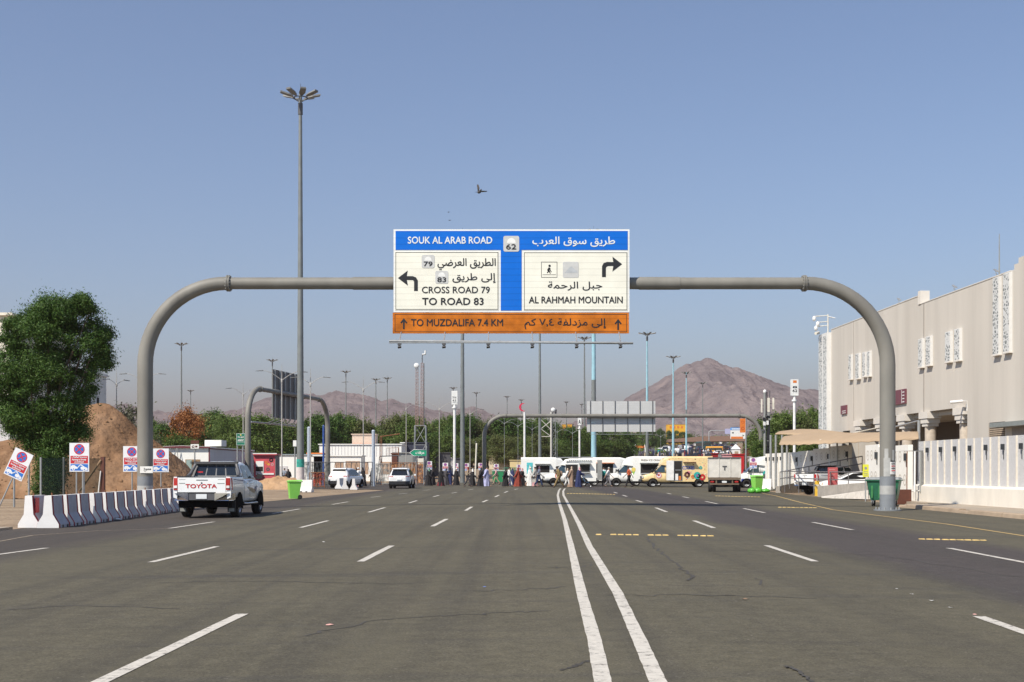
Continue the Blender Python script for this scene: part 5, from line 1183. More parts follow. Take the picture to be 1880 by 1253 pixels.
# decorated far walls
PANW = mat('wall_panel_white', (.90, .86, .78), .85, var=.04, scale=3, grime=.12); RNG = mat('ring_relief', (.55, .49, .40), .85)
def decwall(label, y0, y1, x0, x1, ztab, ribs=False):
    a = math.atan2(-(x1 - x0), y1 - y0); t = E('perimeter_wall', label, 'wall', (x0, y0, 0), a); L_ = math.hypot(x1 - x0, y1 - y0); n = len(ztab)
    for i, z in enumerate(ztab):
        u0 = L_ * i / n; u1 = L_ * (i + 1) / n; mb = MB(); mb.box(0, u0 + .003, .0, .22, u1 - .003, z, PANW); p = mb.build('panel', t)
        if ribs:
            mb = MB(); mb.box(-.05, u0 + .25, .1, -.002, u0 + .34, z, RIBC); mb.box(-.12, u0 + .6, z - .6, -.003, u0 + .75, z - .3, LAMPB); mb.build('wall_lamp', p)
        else:
            for jy in range(2):
                for jx in range(3):
                    mb = MB(); v = MB(); c = (-(u0 + (u1 - u0) * (.2 + .3 * jx)), z - .55 - 1.1 * jy); mb.disc(c, .27, RNG, -.006, 18, .22); mb.disc(c, .07, RNG, -.006, 10)
                    o = mb.build('ring_relief', p); o.rotation_euler = (0, 0, -math.pi / 2)
            mb = MB(); mb.box(-.14, u0 + .12, z - .75, -.003, u0 + .28, z - .4, LAMPB); mb.box(-.05, u0 + .18, z - 1.05, -.003, u0 + .2, z - .75, LAMPB); mb.build('wall_lamp', p)
    return t
decwall('white ring patterned wall panels just behind the dumpster', 58.2, 67, 18.4, 18.9, [2.72, 2.72, 2.86])
decwall('white ring patterned wall stepping down behind the parked pickup', 81.5, 99.4, 21.9, 21.6, [3.15, 3.05, 2.95, 2.9])
decwall('white ribbed wall end at the far end of the ramp', 99.6, 105.6, 21.6, 21.35, [2.9] * 5, True)
# gate frame and brown sheet beside the dumpster
t = E('gate', 'white pipe gate frame with loose rusty bars beside the dumpster', 'gate', (17.75, 56.2, .05), 0)
mb = MB(); mb.tube([(-1.05, 0, 0), (-1.05, 0, 2.35), (.75, .3, 2.35), (.75, .3, 0)], .045, WHITE, 8); mb.tube([(-1.0, 0, .55), (.7, .3, .55)], .03, WHITE, 6); mb.build('frame', t)
RUST = mat('rust', (.22, .09, .04), .9, var=.4, scale=8)
for x, m, r_ in ((-.55, RUST, .022), (.0, RUST, .022), (.35, WHITE, .05), (.62, GREY, .05)): mb = MB(); mb.tube([(x, .12, .5), (x + .02, .14, 2.33)], r_, m, 6); mb.build('bar', t)
mb = MB(); mb.tube([(-.8, -.1, 2.3), (-.82, -.1, 1.5), (-.7, -.1, 1.1), (-.85, -.12, .7), (-.78, -.1, .4)], .05, GREY, 6); mb.build('hanging_pipe', t)
mb = MB(); mb.box(-.62, .02, -.05, .18, .07, .62, BROWN); mb.build('brown_sheet', t)
# dumpster
gx, gy, _ = gp(1630, 930)
t = E('dumpster', 'green wheeled dumpster behind the right gantry post', 'dumpster', (gx, gy + .5, 0), R(-24), None)
GL = mat('dumpster_green', (.045, .21, .06), .5, grime=.25); GD = mat('dumpster_dark', (.015, .12, .06), .5, grime=.3)  # left face's sunlight and front's shade are put into these two greens
mb = MB(); mb.loft([[(-.52, -.36, .26), (.52, -.36, .26), (.52, .36, .26), (-.52, .36, .26)], [(-.66, -.48, 1.08), (.66, -.48, 1.08), (.66, .48, 1.08), (-.66, .48, 1.08)]], GD, smooth=False)
mb.box(-.72, -.54, 1.08, .72, .54, 1.13, GD); mb.build('body', t)
mb = MB()
for x in (-.45, -.15, .15, .45): mb.box(x - .03, -.45, .35, x + .03, -.40, 1.05, GL)
mb.add([(-.535, -.37, .30), (-.535, .37, .30), (-.672, .48, 1.06), (-.672, -.48, 1.06)], [(0, 1, 2, 3)], GL); mb.build('side_panel', t)
mb = MB(); mb.loft([[(-.70, -.56, 1.135), (.70, -.56, 1.135), (.70, .54, 1.16), (-.70, .54, 1.16)], [(-.62, -.5, 1.21), (.62, -.5, 1.21), (.62, .5, 1.23), (-.62, .5, 1.23)]], mat('lid_grey', (.22, .24, .24), .5), smooth=False); mb.build('lid', t)
for x in (-.45, .45):
    for y in (-.28, .28): mb = MB(); mb.cyl((x - .03, y, .11), (x + .03, y, .11), .11, RUBBER, n=12); mb.box(x - .05, y - .05, .12, x + .05, y + .05, .26, STEEL); mb.build('caster', t)
# ramp with railings
def gq(px, py): a = gp(px, py); return Vector(a)
t = E('ramp', 'pale concrete access ramp with grey pipe railings in front of the white wall', 'ramp', (0, 0, 0))
RY0 = 81.0; mb = MB()
def pt(px, py, y): return (X(px, y), y, Zh(py, y))
def slab(mb, pts, th, m):
    """pts: (px, py_top, y) along the wall; drops to the ground"""
    vs = []
    for px, py, y in pts:
        x, y, z = pt(px, py, y); vs += [(x, y, z), (x, y, -.02), (x + .12, y + th, z), (x + .12, y + th, -.02)]
    f = []
    for i in range(len(pts) - 1):
        a = 4 * i; b = a + 4; f += [(a, a + 1, b + 1, b), (a, b, b + 2, a + 2), (a + 2, b + 2, b + 3, a + 3)]
    f += [(0, 2, 3, 1), (len(vs) - 4, len(vs) - 3, len(vs) - 1, len(vs) - 2)]
    mb.add(vs, f, m)
slab(mb, [(1424, 893, 84), (1433, 893, 84)], .4, CONC); slab(mb, [(1434, 892, 84), (1480, 883, 86), (1500, 880, 87)], .3, CONC); mb.build('parapet', t)
mb = MB(); slab(mb, [(1501, 893, 72), (1593, 886, 64)], .25, CONC); mb.build('parapet', t)
mb = MB(); mb.add([pt(1508, 915, 69.5), pt(1594, 917, 63.5), pt(1594, 900, 63.8), (pt(1508, 914, 71)[0], 71, -.0 + .04)], [(0, 1, 2, 3)], mat('ramp_white', (.62, .57, .5), .85, grime=.3)); mb.build('sloped_apron', t)
RAIL = mat('rail_grey', (.16, .15, .15), .5)
mb = MB(); P0, P1 = pt(1432, 867, 84), pt(1583, 838, 76)
for d in (0, -.45): mb.tube([(P0[0], P0[1], P0[2] + d), (P1[0], P1[1], P1[2] + d)], .032, RAIL, 6)
for k in range(9):
    q = k / 8; x, y, z = [P0[i] + (P1[i] - P0[i]) * q for i in range(3)]; mb.tube([(x, y, z), (x, y, max(.0, z - 1.25))], .028, RAIL, 6)
mb.build('railing', t)
mb = MB(); P0, P1 = pt(1441, 865.5, 80), pt(1594, 868, 64)
for d in (0, -.42): mb.tube([(P0[0], P0[1], P0[2] + d), (P1[0], P1[1], P1[2] + d)], .03, RAIL, 6)
for k in range(6):
    q = k / 5; x, y, z = [P0[i] + (P1[i] - P0[i]) * q for i in range(3)]; mb.tube([(x, y, z), (x, y, .1)], .026, RAIL, 6)
mb.build('railing', t)
# bollard, boards
gx, gy, _ = gp(1500, 911); t = E('bollard', 'square yellow bollard at the foot of the ramp', 'bollard', (gx, gy, 0)); s_ = sc(gy)
mb = MB(); mb.box(-.11, -.11, 0, .11, .11, 26 / s_, YELLOW); mb.prism([(-.11, 26 / s_), (.11, 26 / s_), (.05, 28 / s_), (-.05, 28 / s_)], -.1, .1, YELLOW); mb.build('post', t)
mb = MB(); mb.box(-.113, -.113, 18 / s_, .113, .113, 21 / s_, mat('bollard_white', (.6, .55, .45), .6)); mb.build('band', t)
y = 70.5; s_ = sc(y); t = E('notice_board', 'faded red notice board fixed to the ramp railing', 'sign', (X(1529, y), y, 0))
mb = MB(); mb.box(-9 / s_, 0, Zh(891, y), 9 / s_, .04, Zh(858.5, y), mat('faded_red', (.50, .10, .10), .6, grime=.25)); mb.build('board', t)
mb = MB()
for k in range(5): mb.box(-7 / s_, -.006, Zh(863 + 5 * k, y), (4 - 2 * (k % 2)) / s_, -.001, Zh(862 + 5 * k, y), mat('faded_pink', (.6, .32, .3), .6))
mb.build('lettering', t)
for x in (-.2, .2): mb = MB(); mb.tube([(x, .06, 0), (x, .06, Zh(860, y))], .025, RAIL, 6); mb.build('post', t)
y = 61; s_ = sc(y); t = E('notice_board', 'small bright yellow notice on a post at the ramp end', 'sign', (X(1589.5, y), y, 0))
mb = MB(); mb.box(-5.4 / s_, 0, Zh(876, y), 5.4 / s_, .03, Zh(853, y), mat('acid_yellow', (.72, .70, .05), .5)); mb.build('board', t)
mb = MB(); mb.disc((0, Zh(860, y)), 2.6 / s_, GREY, -.004, 14)
for k in range(3): mb.box(-3.6 / s_, -.005, Zh(867 + 3 * k, y), 3.6 / s_, -.001, Zh(866 + 3 * k, y), GREY)
mb.build('print', t)
mb = MB(); mb.tube([(0, .05, 0), (0, .05, Zh(855, y))], .03, STEEL, 8); mb.build('post', t)
# tan shade sails
TAN = mat('sail_tan', (.40, .29, .185), .85, var=.05, scale=1.5, bump=.15, bscale=4, grime=.1)
def sail(label, fr, bk, sag, n=26, scal=.05):
    t = E('shade_canopy', label, 'canopy', (fr[0][0], fr[0][1], 0)); o = Vector((fr[0][0], fr[0][1], 0)); mb = MB(); vs = []; m_ = 8
    def cv(P, q):
        q *= len(P) - 1; i = min(int(q), len(P) - 2); f = q - i; return Vector(P[i]).lerp(Vector(P[i + 1]), f)
    for j in range(m_ + 1):
        for i in range(n + 1):
            a = cv(fr, i / n); b = cv(bk, i / n); p = a.lerp(b, j / m_); p.z += sag * 4 * (j / m_) * (1 - j / m_)
            if j == 0: p.z -= scal * (i % 2)
            vs.append(tuple(p - o))
    w_ = n + 1
    mb.add(vs, [(j * w_ + i, j * w_ + i + 1, (j + 1) * w_ + i + 1, (j + 1) * w_ + i) for j in range(m_) for i in range(n)], TAN, True)
    f = mb.build('fabric', t); sm = f.modifiers.new('thick', 'SOLIDIFY'); sm.thickness = .03
    return t, o
def w3(px, py, y): return pt(px, py, y)
t, o = sail('lower tan shade sail with a scalloped edge over the parking bay', [w3(1430, 816, 80), w3(1462, 816, 78), (w3(1523, 813.5, 76)), w3(1600, 810, 71), w3(1686, 806, 67)], [w3(1448, 806, 92), w3(1480, 800, 91), w3(1530, 799, 88), w3(1600, 801, 82), w3(1685, 802.5, 70)], .35)
for px, py, y in ((1523, 813, 79), (1537, 811, 84), (1650, 806, 74)): mb = MB(); p = Vector(w3(px, py - 2, y)) - o; mb.tube([(p.x, p.y, 0), tuple(p)], .06, WHITE, 8); mb.build('post', t)
mb = MB(); mb.tube([tuple(Vector(w3(1505, 809, 78)) - o), tuple(Vector(w3(1612, 786, 84)) - o)], .045, CREAM, 6); mb.build('boom', t)
mb = MB(); mb.tube([tuple(Vector(w3(1640, 785, 74)) - o), tuple(Vector(w3(1687, 773, 70)) - o)], .05, STEEL, 6); p = Vector(w3(1687, 773, 70)) - o; mb.tube([tuple(p), (p.x, p.y, 0)], .09, STEEL, 8); mb.build('boom', t)
t, o = sail('upper tan shade sail farther back, sharper at its left tip', [w3(1423, 797, 92), w3(1445, 797.5, 92), w3(1490, 799, 91), w3(1540, 799, 90)], [w3(1440, 793, 99), w3(1470, 788, 99), w3(1505, 788.5, 99), w3(1560, 796, 98)], .12, scal=.02)
for px in (1415, 1424.5, 1436, 1445):
    mb = MB(); p = Vector(w3(px, 799, 97)) - o; mb.tube([(p.x, p.y, 0), tuple(p)], .09, STEEL, 8); mb.build('post', t)
# lime bin and bags by the blue van
def wheelie(label, px, py, col, rz, hgt=1.05):
    gx, gy, gz = gp(px, py); t = E('wheelie_bin', label, 'bin', (gx, gy, gz), rz, 'lime green wheelie bins'); k = hgt / 1.05
    mb = MB(); mb.loft([[(-.24 * k, -.26 * k, .04), (.24 * k, -.26 * k, .04), (.24 * k, .20 * k, .04), (-.24 * k, .20 * k, .04)], [(-.30 * k, -.33 * k, .92 * k), (.30 * k, -.33 * k, .92 * k), (.30 * k, .33 * k, .92 * k), (-.30 * k, .33 * k, .92 * k)], [(-.33 * k, -.36 * k, .93 * k), (.33 * k, -.36 * k, .93 * k), (.33 * k, .36 * k, .93 * k), (-.33 * k, .36 * k, .93 * k)], [(-.33 * k, -.36 * k, .97 * k), (.33 * k, -.36 * k, .97 * k), (.33 * k, .36 * k, .97 * k), (-.33 * k, .36 * k, .97 * k)]], col, smooth=False); mb.build('body', t)
    mb = MB(); mb.loft([[(-.34 * k, -.38 * k, .975 * k), (.34 * k, -.38 * k, .975 * k), (.34 * k, .38 * k, .99 * k), (-.34 * k, .38 * k, .99 * k)], [(-.28 * k, -.3 * k, 1.03 * k), (.28 * k, -.3 * k, 1.03 * k), (.28 * k, .36 * k, 1.05 * k), (-.28 * k, .36 * k, 1.05 * k)]], col, smooth=False); mb.build('lid', t)
    mb = MB(); mb.tube([(-.22 * k, .40 * k, .95 * k), (.22 * k, .40 * k, .95 * k)], .02, col, 6); mb.build('handle', t)
    for s_ in (-1, 1): mb = MB(); mb.cyl((s_ * .25 * k - .03, .26 * k, .12), (s_ * .25 * k + .03, .26 * k, .12), .12, RUBBER, n=14); mb.build('wheel', t)
    return t
wheelie('lime green wheelie bin with green bags at its foot by the blue van', 1389.5, 901, LIME, R(20), 1.15)
BAG = mat('lime_bag', (.11, .46, .05), .3, var=.15, spec=.6)
random.seed(31)
for px, lb in ((1381, 'leftmost of the three shiny green rubbish bags'), (1392, 'middle and biggest of the three shiny green rubbish bags'), (1406, 'rightmost and flattest of the three shiny green rubbish bags')):
    gx, gy, gz = gp(px, 906); mb = MB(); n = 14; rg = []
    for i in range(8):
        a = math.pi * i / 7 - math.pi / 2; q = max(.1, math.cos(a))
        rg.append([((.26 + .06 * math.sin(3 * b + px)) * q * math.cos(b) * (1.25 if px > 1400 else 1), .22 * q * math.sin(b), .17 + (.12 if px > 1400 else .18) * math.sin(a) + .02 * math.sin(5 * b + i)) for b in [2 * math.pi * j / n for j in range(n)]])
    mb.loft(rg, BAG); z = .34 if px < 1400 else .27; mb.cyl((0, 0, z - .04), (.03, 0, z + .07), .03, BAG, .06, 8); o = mb.build('rubbish_bag'); o.location = (gx, gy, gz); tag(o, lb, 'rubbish bag', 'green rubbish bags')
# ================================================================ LEFT SIDE AND BACKGROUND
# ---- no-parking boards
NPW = mat('board_white', (.74, .75, .77), .45, var=.03); NPR = mat('board_red', (.52, .02, .03), .45); NPB = mat('board_blue', (.02, .15, .52), .45)
def noparking(label, loc, rz=0.0, tilt=0.0, zc=2.0, post=2):
    t = E('no_parking_sign', label, 'road sign', loc, rz, 'no parking signs')
    hw, hh = .375, .55; mb = MB(); mb.box(-hw, 0, -hh, hw, .025, hh, NPW); b = mb.build('board', t); b.location = (0, 0, zc); b.rotation_euler = (0, tilt, 0)
    mb = MB(); mb.disc((0, .305), .205, NPR, -.004, 28, .165); mb.disc((0, .305), .167, NPB, -.003, 28)
    for a in (45, 135):
        c, s_ = math.cos(R(a)), math.sin(R(a)); w_ = .022
        mb.poly([(.17 * c - w_ * s_, .305 + .17 * s_ + w_ * c), (-.17 * c - w_ * s_, .305 - .17 * s_ + w_ * c), (-.17 * c + w_ * s_, .305 - .17 * s_ - w_ * c), (.17 * c + w_ * s_, .305 + .17 * s_ - w_ * c)], -.005 - .001 * (a > 90), NPR)
    mb.build('roundel', b)
    mb = MB(); mb.rect(-.335, -.235, .335, .055, -.004, NPR); mb.build('red_band', b)
    for body, bx in (('ممنوع الوقوف', (-.28, -.035, .29, .04)), ('Parking is strictly', (-.27, -.135, .27, -.06)), ('prohibited', (-.17, -.215, .17, -.15))): text(b, body, bx, -.007, NPW, .04)
    mb = MB(); mb.rect(-.335, -.51, .335, -.26, -.004, NPB)
    mb.poly([(-.33, -.40), (-.32, -.34), (-.27, -.30), (-.18, -.30), (-.12, -.35), (-.06, -.38), (-.06, -.44), (-.33, -.44)], -.006, NPW)
    mb.poly([(.05, -.40), (.06, -.36), (.14, -.36), (.22, -.41), (.32, -.44), (.32, -.50), (.06, -.47)], -.006, NPW)
    mb.poly([(-.08, -.40), (.0, -.30), (.05, -.27), (.09, -.28), (.20, -.36), (.32, -.41), (.31, -.44), (.17, -.38), (.07, -.31), (.03, -.31), (-.03, -.39)], -.007, NPW)
    for x, z in ((-.22, -.45), (.20, -.475)): mb.disc((x, z), .055, NPW, -.008, 14); mb.disc((x, z), .025, NPB, -.009, 10)
    mb.build('tow_picture', b)
    ca, sa = math.cos(tilt), math.sin(tilt)
    for x in ((-.12, .12) if post == 2 else (0,)):
        mb = MB(); e = Vector((x * ca + .5 * sa * 1.0 * -1, .045, zc + .3 * ca)) if tilt else Vector((x, .045, zc + .4))
        if tilt: d = Vector((sa, 0, ca)); mb.tube([Vector((x * ca, .045, zc)) + d * .3, Vector((x * ca, .045, zc)) - d * (zc / ca + .05)], .03, STEEL, 8)
        else: mb.tube([(x, .045, 0), (x, .045, zc + .4)], .03, STEEL, 8)
        mb.build('post', t)
    return t
for px, pyc, w_, lb, kw in ((34, 853, 36, 'no parking sign leaning far over to the right at the left edge', dict(tilt=R(25), post=1)), (145.5, 840, 36, 'upright no parking sign on two posts in front of the dirt mound', {}),
                       (242, 843, 32, 'no parking sign standing just left of the big gantry post', dict(post=1)), (295, 845.5, 29.5, 'no parking sign standing just right of the big gantry post', dict(post=1))):
    y = F * .75 / w_
    noparking(lb, (X(px, y), y, 0), zc=Zh(pyc, y), **kw)
for px, pyc, w_, lb in ((787.8, 855, 10.6, 'far no parking sign beside the lattice mast, first from the left'), (817.6, 857.5, 10.2, 'far no parking sign against the dark sheet fence'), (836.6, 858, 9.8, 'far no parking sign under the tall numbered pylon'),
                    (856, 858, 9.5, 'far no parking sign behind the pale beige shirted walker'), (882.7, 857, 9.0, 'far no parking sign beside the leg of the distant gantry'), (911, 859, 9.0, 'far no parking sign above the green skips'), (952.6, 859.5, 8.4, 'smallest far no parking sign, left of the teal poster van')):
    y = F * .75 / w_
    noparking(lb, (X(px, y), y, 0), zc=Zh(pyc, y), post=1)
y = 104.0; t = noparking('no parking sign in front of the blue and white van', (X(1383, y), y, 0), zc=Zh(850.5, y) / .82, post=1); t.scale = (.82,) * 3
# ---- concrete barriers
JW = mat('barrier_white', (.76, .74, .72), .75, var=.05, scale=4, grime=.14, bump=.1); JG = mat('barrier_grey', (.42, .42, .46), .7, grime=.2); JR = mat('barrier_red', (.30, .025, .035), .6)
def barrier_mesh(L_=.95, red=True):
    prof = [(-.29, 0), (-.29, .09), (-.27, .13), (-.13, .36), (-.095, .86), (.095, .86), (.13, .36), (.27, .13), (.29, .09), (.29, 0)]
    mb = MB(); mb.prism(prof, 0, L_, JW)
    if red:
        for s_ in (-1, 1):
            for a, b in zip(prof[5:], prof[6:]): mb.quad(*[(s_ * (x + .002), y, z) for (x, z), y in ((a, .1), (a, L_ - .1), (b, L_ - .1), (b, .1))], JG)
    if red:
        for y0, y1 in ((.005, .12), (L_ - .12, L_ - .005)):
            for s_ in (-1, 1):
                pr = [(s_ * (x + .004), z) for x, z in prof[5:]]
                for a, b in zip(pr, pr[1:]): mb.quad((a[0], y0, a[1]), (a[0], y1, a[1]), (b[0], y1, b[1]), (b[0], y0, b[1]), JR)
    for s_ in (-1, 1):
        for y in (.28, .66): mb.box(s_ * .28, y, 0, s_ * .294, y + .13, .07, BLACK)
    return mb.mesh('jersey_barrier')
hk = MB(); hk.tube([(0, .3, .85), (0, .3, .93), (0, .36, .93), (0, .36, .85)], .012, RUST, 6); hk = hk.mesh('lifting_hook')
BM = barrier_mesh(); BP = barrier_mesh(1.0, False)
pth = [(-12.36, 33.4), (-12.55, 40), (-12.75, 45), (-12.9, 50.5)]
random.seed(4); NB = 14
for i in range(NB + 1):
    if i == 0: x, y = -12.93, 33.5
    else: y = 33.4 + (i - 1) * 1.19; x = lerp([(b, a) for a, b in pth], y) + random.uniform(-.03, .03)
    me = BM.copy() if i == 0 else BM
    o = bpy.data.objects.new('jersey_barrier', me); C.objects.link(o); o.location = (x, y, 0); o.rotation_euler = (0, 0, R(random.uniform(1.5, 4)) if i else R(-2))
    tag(o, 'odd red faced white barrier set back at the near end of the row' if i == 0 else f'white concrete barrier with red edges, number {i} from the near end of the long row' if i not in (1, NB) else 'nearest white concrete barrier of the long row, whole end showing' if i == 1 else 'last barrier of the long row, hidden beside the pickup', 'barrier', 'striped barriers along the left kerb')
    q = bpy.data.objects.new('lifting_hook', hk); C.objects.link(q); q.parent = o
    if i == 0:
        mb = MB(); mb.box(.14, .1, .40, .150, .35, .80, RED); mb.build('red_face', o)
for px, py, rz, lb in ((621, 897.5, -12, 'leftmost of the small white barriers behind the parked suv'), (633, 898.5, 8, 'middle of the small white barriers behind the parked suv'), (649, 899.5, 2, 'rightmost of the small white barriers behind the parked suv'),
                   (1417, 900, 60, 'dusty white barrier between the green bags and the ribbed wall'), (1403, 897, 75, 'dusty white barrier touching the green bin')):
    gx, gy, _ = gp(px, py); o = bpy.data.objects.new('jersey_barrier', BP); C.objects.link(o); o.location = (gx, gy, 0); o.rotation_euler = (0, 0, R(rz)); tag(o, lb, 'barrier', 'plain white barriers')
gx, gy, _ = gp(561, 904); o = bpy.data.objects.new('jersey_barrier', BP); C.objects.link(o); o.location = (gx + .48, gy, 0); o.rotation_euler = (0, 0, R(80)); tag(o, 'white barrier lying broadside next to the lime bin and the tall light pole', 'barrier', 'plain white barriers')
wheelie('lime green wheelie bin alone on the sandy shoulder', 540.5, 917, LIME, R(-70), 1.02)
# ---- dirt mound, sand heap
def heap(name, label, cat, cx, cy, rx, ry, hfun, m, n=70):
    mb = MB(); vs = []
    for j in range(n + 1):
        for i in range(n + 1):
            u = -1 + 2 * i / n; v = -1 + 2 * j / n; vs.append((u * rx, v * ry, hfun(u, v)))
    w_ = n + 1
    mb.add(vs, [(j * w_ + i, j * w_ + i + 1, (j + 1) * w_ + i + 1, (j + 1) * w_ + i) for j in range(n) for i in range(n)], m, True)
    o = mb.build(name); o.location = (cx, cy, tz(cy) - .05); tag(o, label, cat); return o
Ym = 76.0; prof = [(X(p, Ym), Zh(q, Ym)) for p, q in ((-260, 880), (-120, 835), (-40, 815), (20, 806), (48, 801), (75, 806), (105, 795), (135, 765), (158, 744), (185, 738), (200, 741), (222, 755), (250, 783), (285, 808), (318, 832), (345, 866), (372, 905))]
x0, x1 = prof[0][0], prof[-1][0]; cx = (x0 + x1) / 2; rx = (x1 - x0) / 2
def hm(u, v):
    x = cx + u * rx; top = max(0, lerp(prof, x)); sh = max(0, 1 - abs(v)) ** .8
    q = Vector((x * .55, v * 3, 1.7))
    return max(0, top * sh * (1 + .10 * mnoise.fractal(q, 1, 2, 5) * min(1, abs(v) * 4)) + .16 * mnoise.fractal(q * 2.6, 1, 2, 4) * min(1, top) * (min(1, abs(v) * 5 + .2)))
heap('dirt_mound', 'large brown dirt mound behind the left fence, sloping down to the right', 'dirt mound', cx, Ym, rx, 8.5, hm, DIRT, 110)
random.seed(12); mb = MB()
for i in range(260):
    u = random.uniform(-.4, .95); v = random.uniform(-.95, -.1); z = hm(u, v)
    if z < .05: continue
    r_ = random.uniform(.03, .13) * random.choice((1, 1, .6)); p = (cx + u * rx, Ym + v * 8.5, z - .05)
    mb.add([(p[0] + r_ * math.cos(a) * random.uniform(.6, 1.2), p[1] + r_ * math.sin(a) * random.uniform(.6, 1.2), p[2]) for a in [2 * math.pi * k / 5 for k in range(5)]] + [(p[0], p[1], p[2] + r_ * .9)], [(k, (k + 1) % 5, 5) for k in range(5)], DIRT)
o = mb.build('rubble'); tag(o, 'scattered clods and stones on the brown mound', 'rubble', kind='stuff')
gx, gy, _ = gp(505, 899)
def hs(u, v):
    r_ = math.hypot(u * .9, v); return max(0, 1.15 * max(0, 1 - r_) ** .55 * (1 + .25 * mnoise.fractal(Vector((u * 3, v * 3, 4)), 1, 2, 4)) - .05)
heap('sand_heap', 'low orange sand heap in front of the red kiosk', 'sand heap', gx, gy + 1.6, 2.6, 1.5, hs, PALE, 50)
# ---- left fence in front of the mound
t = E('mesh_fence', 'dark green mesh fence on grey posts beneath the big tree', 'fence', (X(130, 54), 54.0, 0))
NET = mat('green_netting', (.025, .05, .035), .9, var=.3)
nt_ = NET.node_tree; bs = nt_.nodes['Principled BSDF']; bs.inputs['Alpha'].default_value = .62
for px, y in ((26, 52), (53, 53), (75, 54), (117, 55), (154, 55), (190, 56)):
    mb = MB(); x = X(px, y) - X(130, 54); mb.tube([(x, y - 54, 0), (x, y - 54, Zh(840, y))], .045, STEEL, 8); mb.build('post', t)
mb = MB(); mb.quad((X(75, 54) - X(130, 54), .05, .1), (X(190, 56) - X(130, 54), 2.05, .1), (X(190, 56) - X(130, 54), 2.05, Zh(842, 56)), (X(75, 54) - X(130, 54), .05, Zh(841, 54)), NET); mb.build('netting', t)
mb = MB(); x = X(189, 56) - X(130, 54); mb.box(x - .08, 1.9, 0, x + .08, 2.1, Zh(839, 56), BROWN); mb.tube([(x - .05, 1.9, Zh(845, 56)), (x - .95, 1.7, .6)], .05, WOOD, 6); mb.tube([(x - .2, 1.85, .1), (x - .05, 1.85, 1.5)], .03, WHITE, 6); mb.build('timber_brace', t)
# ---- trees
LF = leafmat('leaf_dark', (.025, .066, .010), (.058, .122, .018), (.11, .18, .034)); LF2 = leafmat('leaf_mid', (.055, .10, .016), (.105, .165, .030), (.16, .21, .05)); LFO = leafmat('leaf_orange', (.20, .065, .018), (.36, .14, .04), (.45, .20, .07)); LFG = leafmat('leaf_grey', (.09, .10, .06), (.14, .14, .09), (.18, .17, .12)); LF3 = leafmat('leaf_olive', (.075, .10, .024), (.125, .15, .042), (.18, .19, .07))
BARK = mat('bark', (.12, .085, .06), .95, bump=.6, bscale=14)
def crown_mesh(seed, clumps, per, size, leaf, m, core=True):
    """leaf blades scattered through clumps (centre, radii)"""
    g = np.random.default_rng(seed); P = []; N_ = []
    for (c, r_) in clumps:
        d = g.normal(size=(per, 3)); d /= np.linalg.norm(d, axis=1)[:, None]
        rad = np.abs(g.normal(.62, .42, per)); ax = g.normal(size=3) + np.array([0, 0, .6]); ax /= np.linalg.norm(ax); p = np.array(c) + (d * rad[:, None] + ax * (d @ ax)[:, None] * rad[:, None] * .55) * np.array(r_)
        P.append(p); N_.append(d * .8 + g.normal(size=(per, 3)) * .7 + np.array([0, 0, .3]))
    P = np.concatenate(P); N_ = np.concatenate(N_); n = len(P); N_ /= np.linalg.norm(N_, axis=1)[:, None]
    a = g.normal(size=(n, 3)); a -= N_ * (a * N_).sum(1)[:, None]; a /= np.linalg.norm(a, axis=1)[:, None]; b = np.cross(N_, a)
    s_ = g.uniform(.6, 1.25, n)[:, None] * size; L_ = a * s_ * leaf; W_ = b * s_
    v = np.stack([P - L_, P + W_ * .5 - L_ * .1, P + L_, P - W_ * .5 - L_ * .1], 1).reshape(-1, 3)
    me = bpy.data.meshes.new('crown'); me.vertices.add(4 * n); me.vertices.foreach_set('co', v.ravel()); me.loops.add(4 * n); me.loops.foreach_set('vertex_index', np.arange(4 * n, dtype=np.int32))
    me.polygons.add(n); me.polygons.foreach_set('loop_start', np.arange(0, 4 * n, 4, dtype=np.int32)); me.polygons.foreach_set('loop_total', np.full(n, 4, dtype=np.int32))
    me.materials.append(m); me.update(calc_edges=True); me.validate(); return me
def trunk_mesh(clumps, h0, r0, seed, lean=(0, 0)):
    rr = random.Random(seed); mb = MB(); top = (lean[0], lean[1], h0)
    mb.tube([(0, 0, -.1), (lean[0] * .3, lean[1] * .3, h0 * .5), top, (lean[0] * 1.3, lean[1] * 1.3, h0 * 1.9)], [r0 * 1.25, r0, r0 * .85, r0 * .4], BARK, 9)
    for c, r_ in clumps[::max(1, len(clumps) // 14)]:
        q = Vector(c); m_ = Vector(top).lerp(q, .5) + Vector((rr.uniform(-.3, .3), rr.uniform(-.3, .3), .2)); mb.tube([top, m_, q], [r0 * .5, r0 * .3, r0 * .1], BARK, 6)
    return mb.mesh('trunk')
def tree(name, label, loc, tm, cm, scale=1.0, rz=0.0, group=None):
    t = E(name, label, 'tree', loc, rz, group); t.scale = scale if isinstance(scale, tuple) else (scale,) * 3
    for nm, me in (('trunk', tm), ('crown', cm)): o = bpy.data.objects.new(nm, me); C.objects.link(o); o.parent = t
    return t
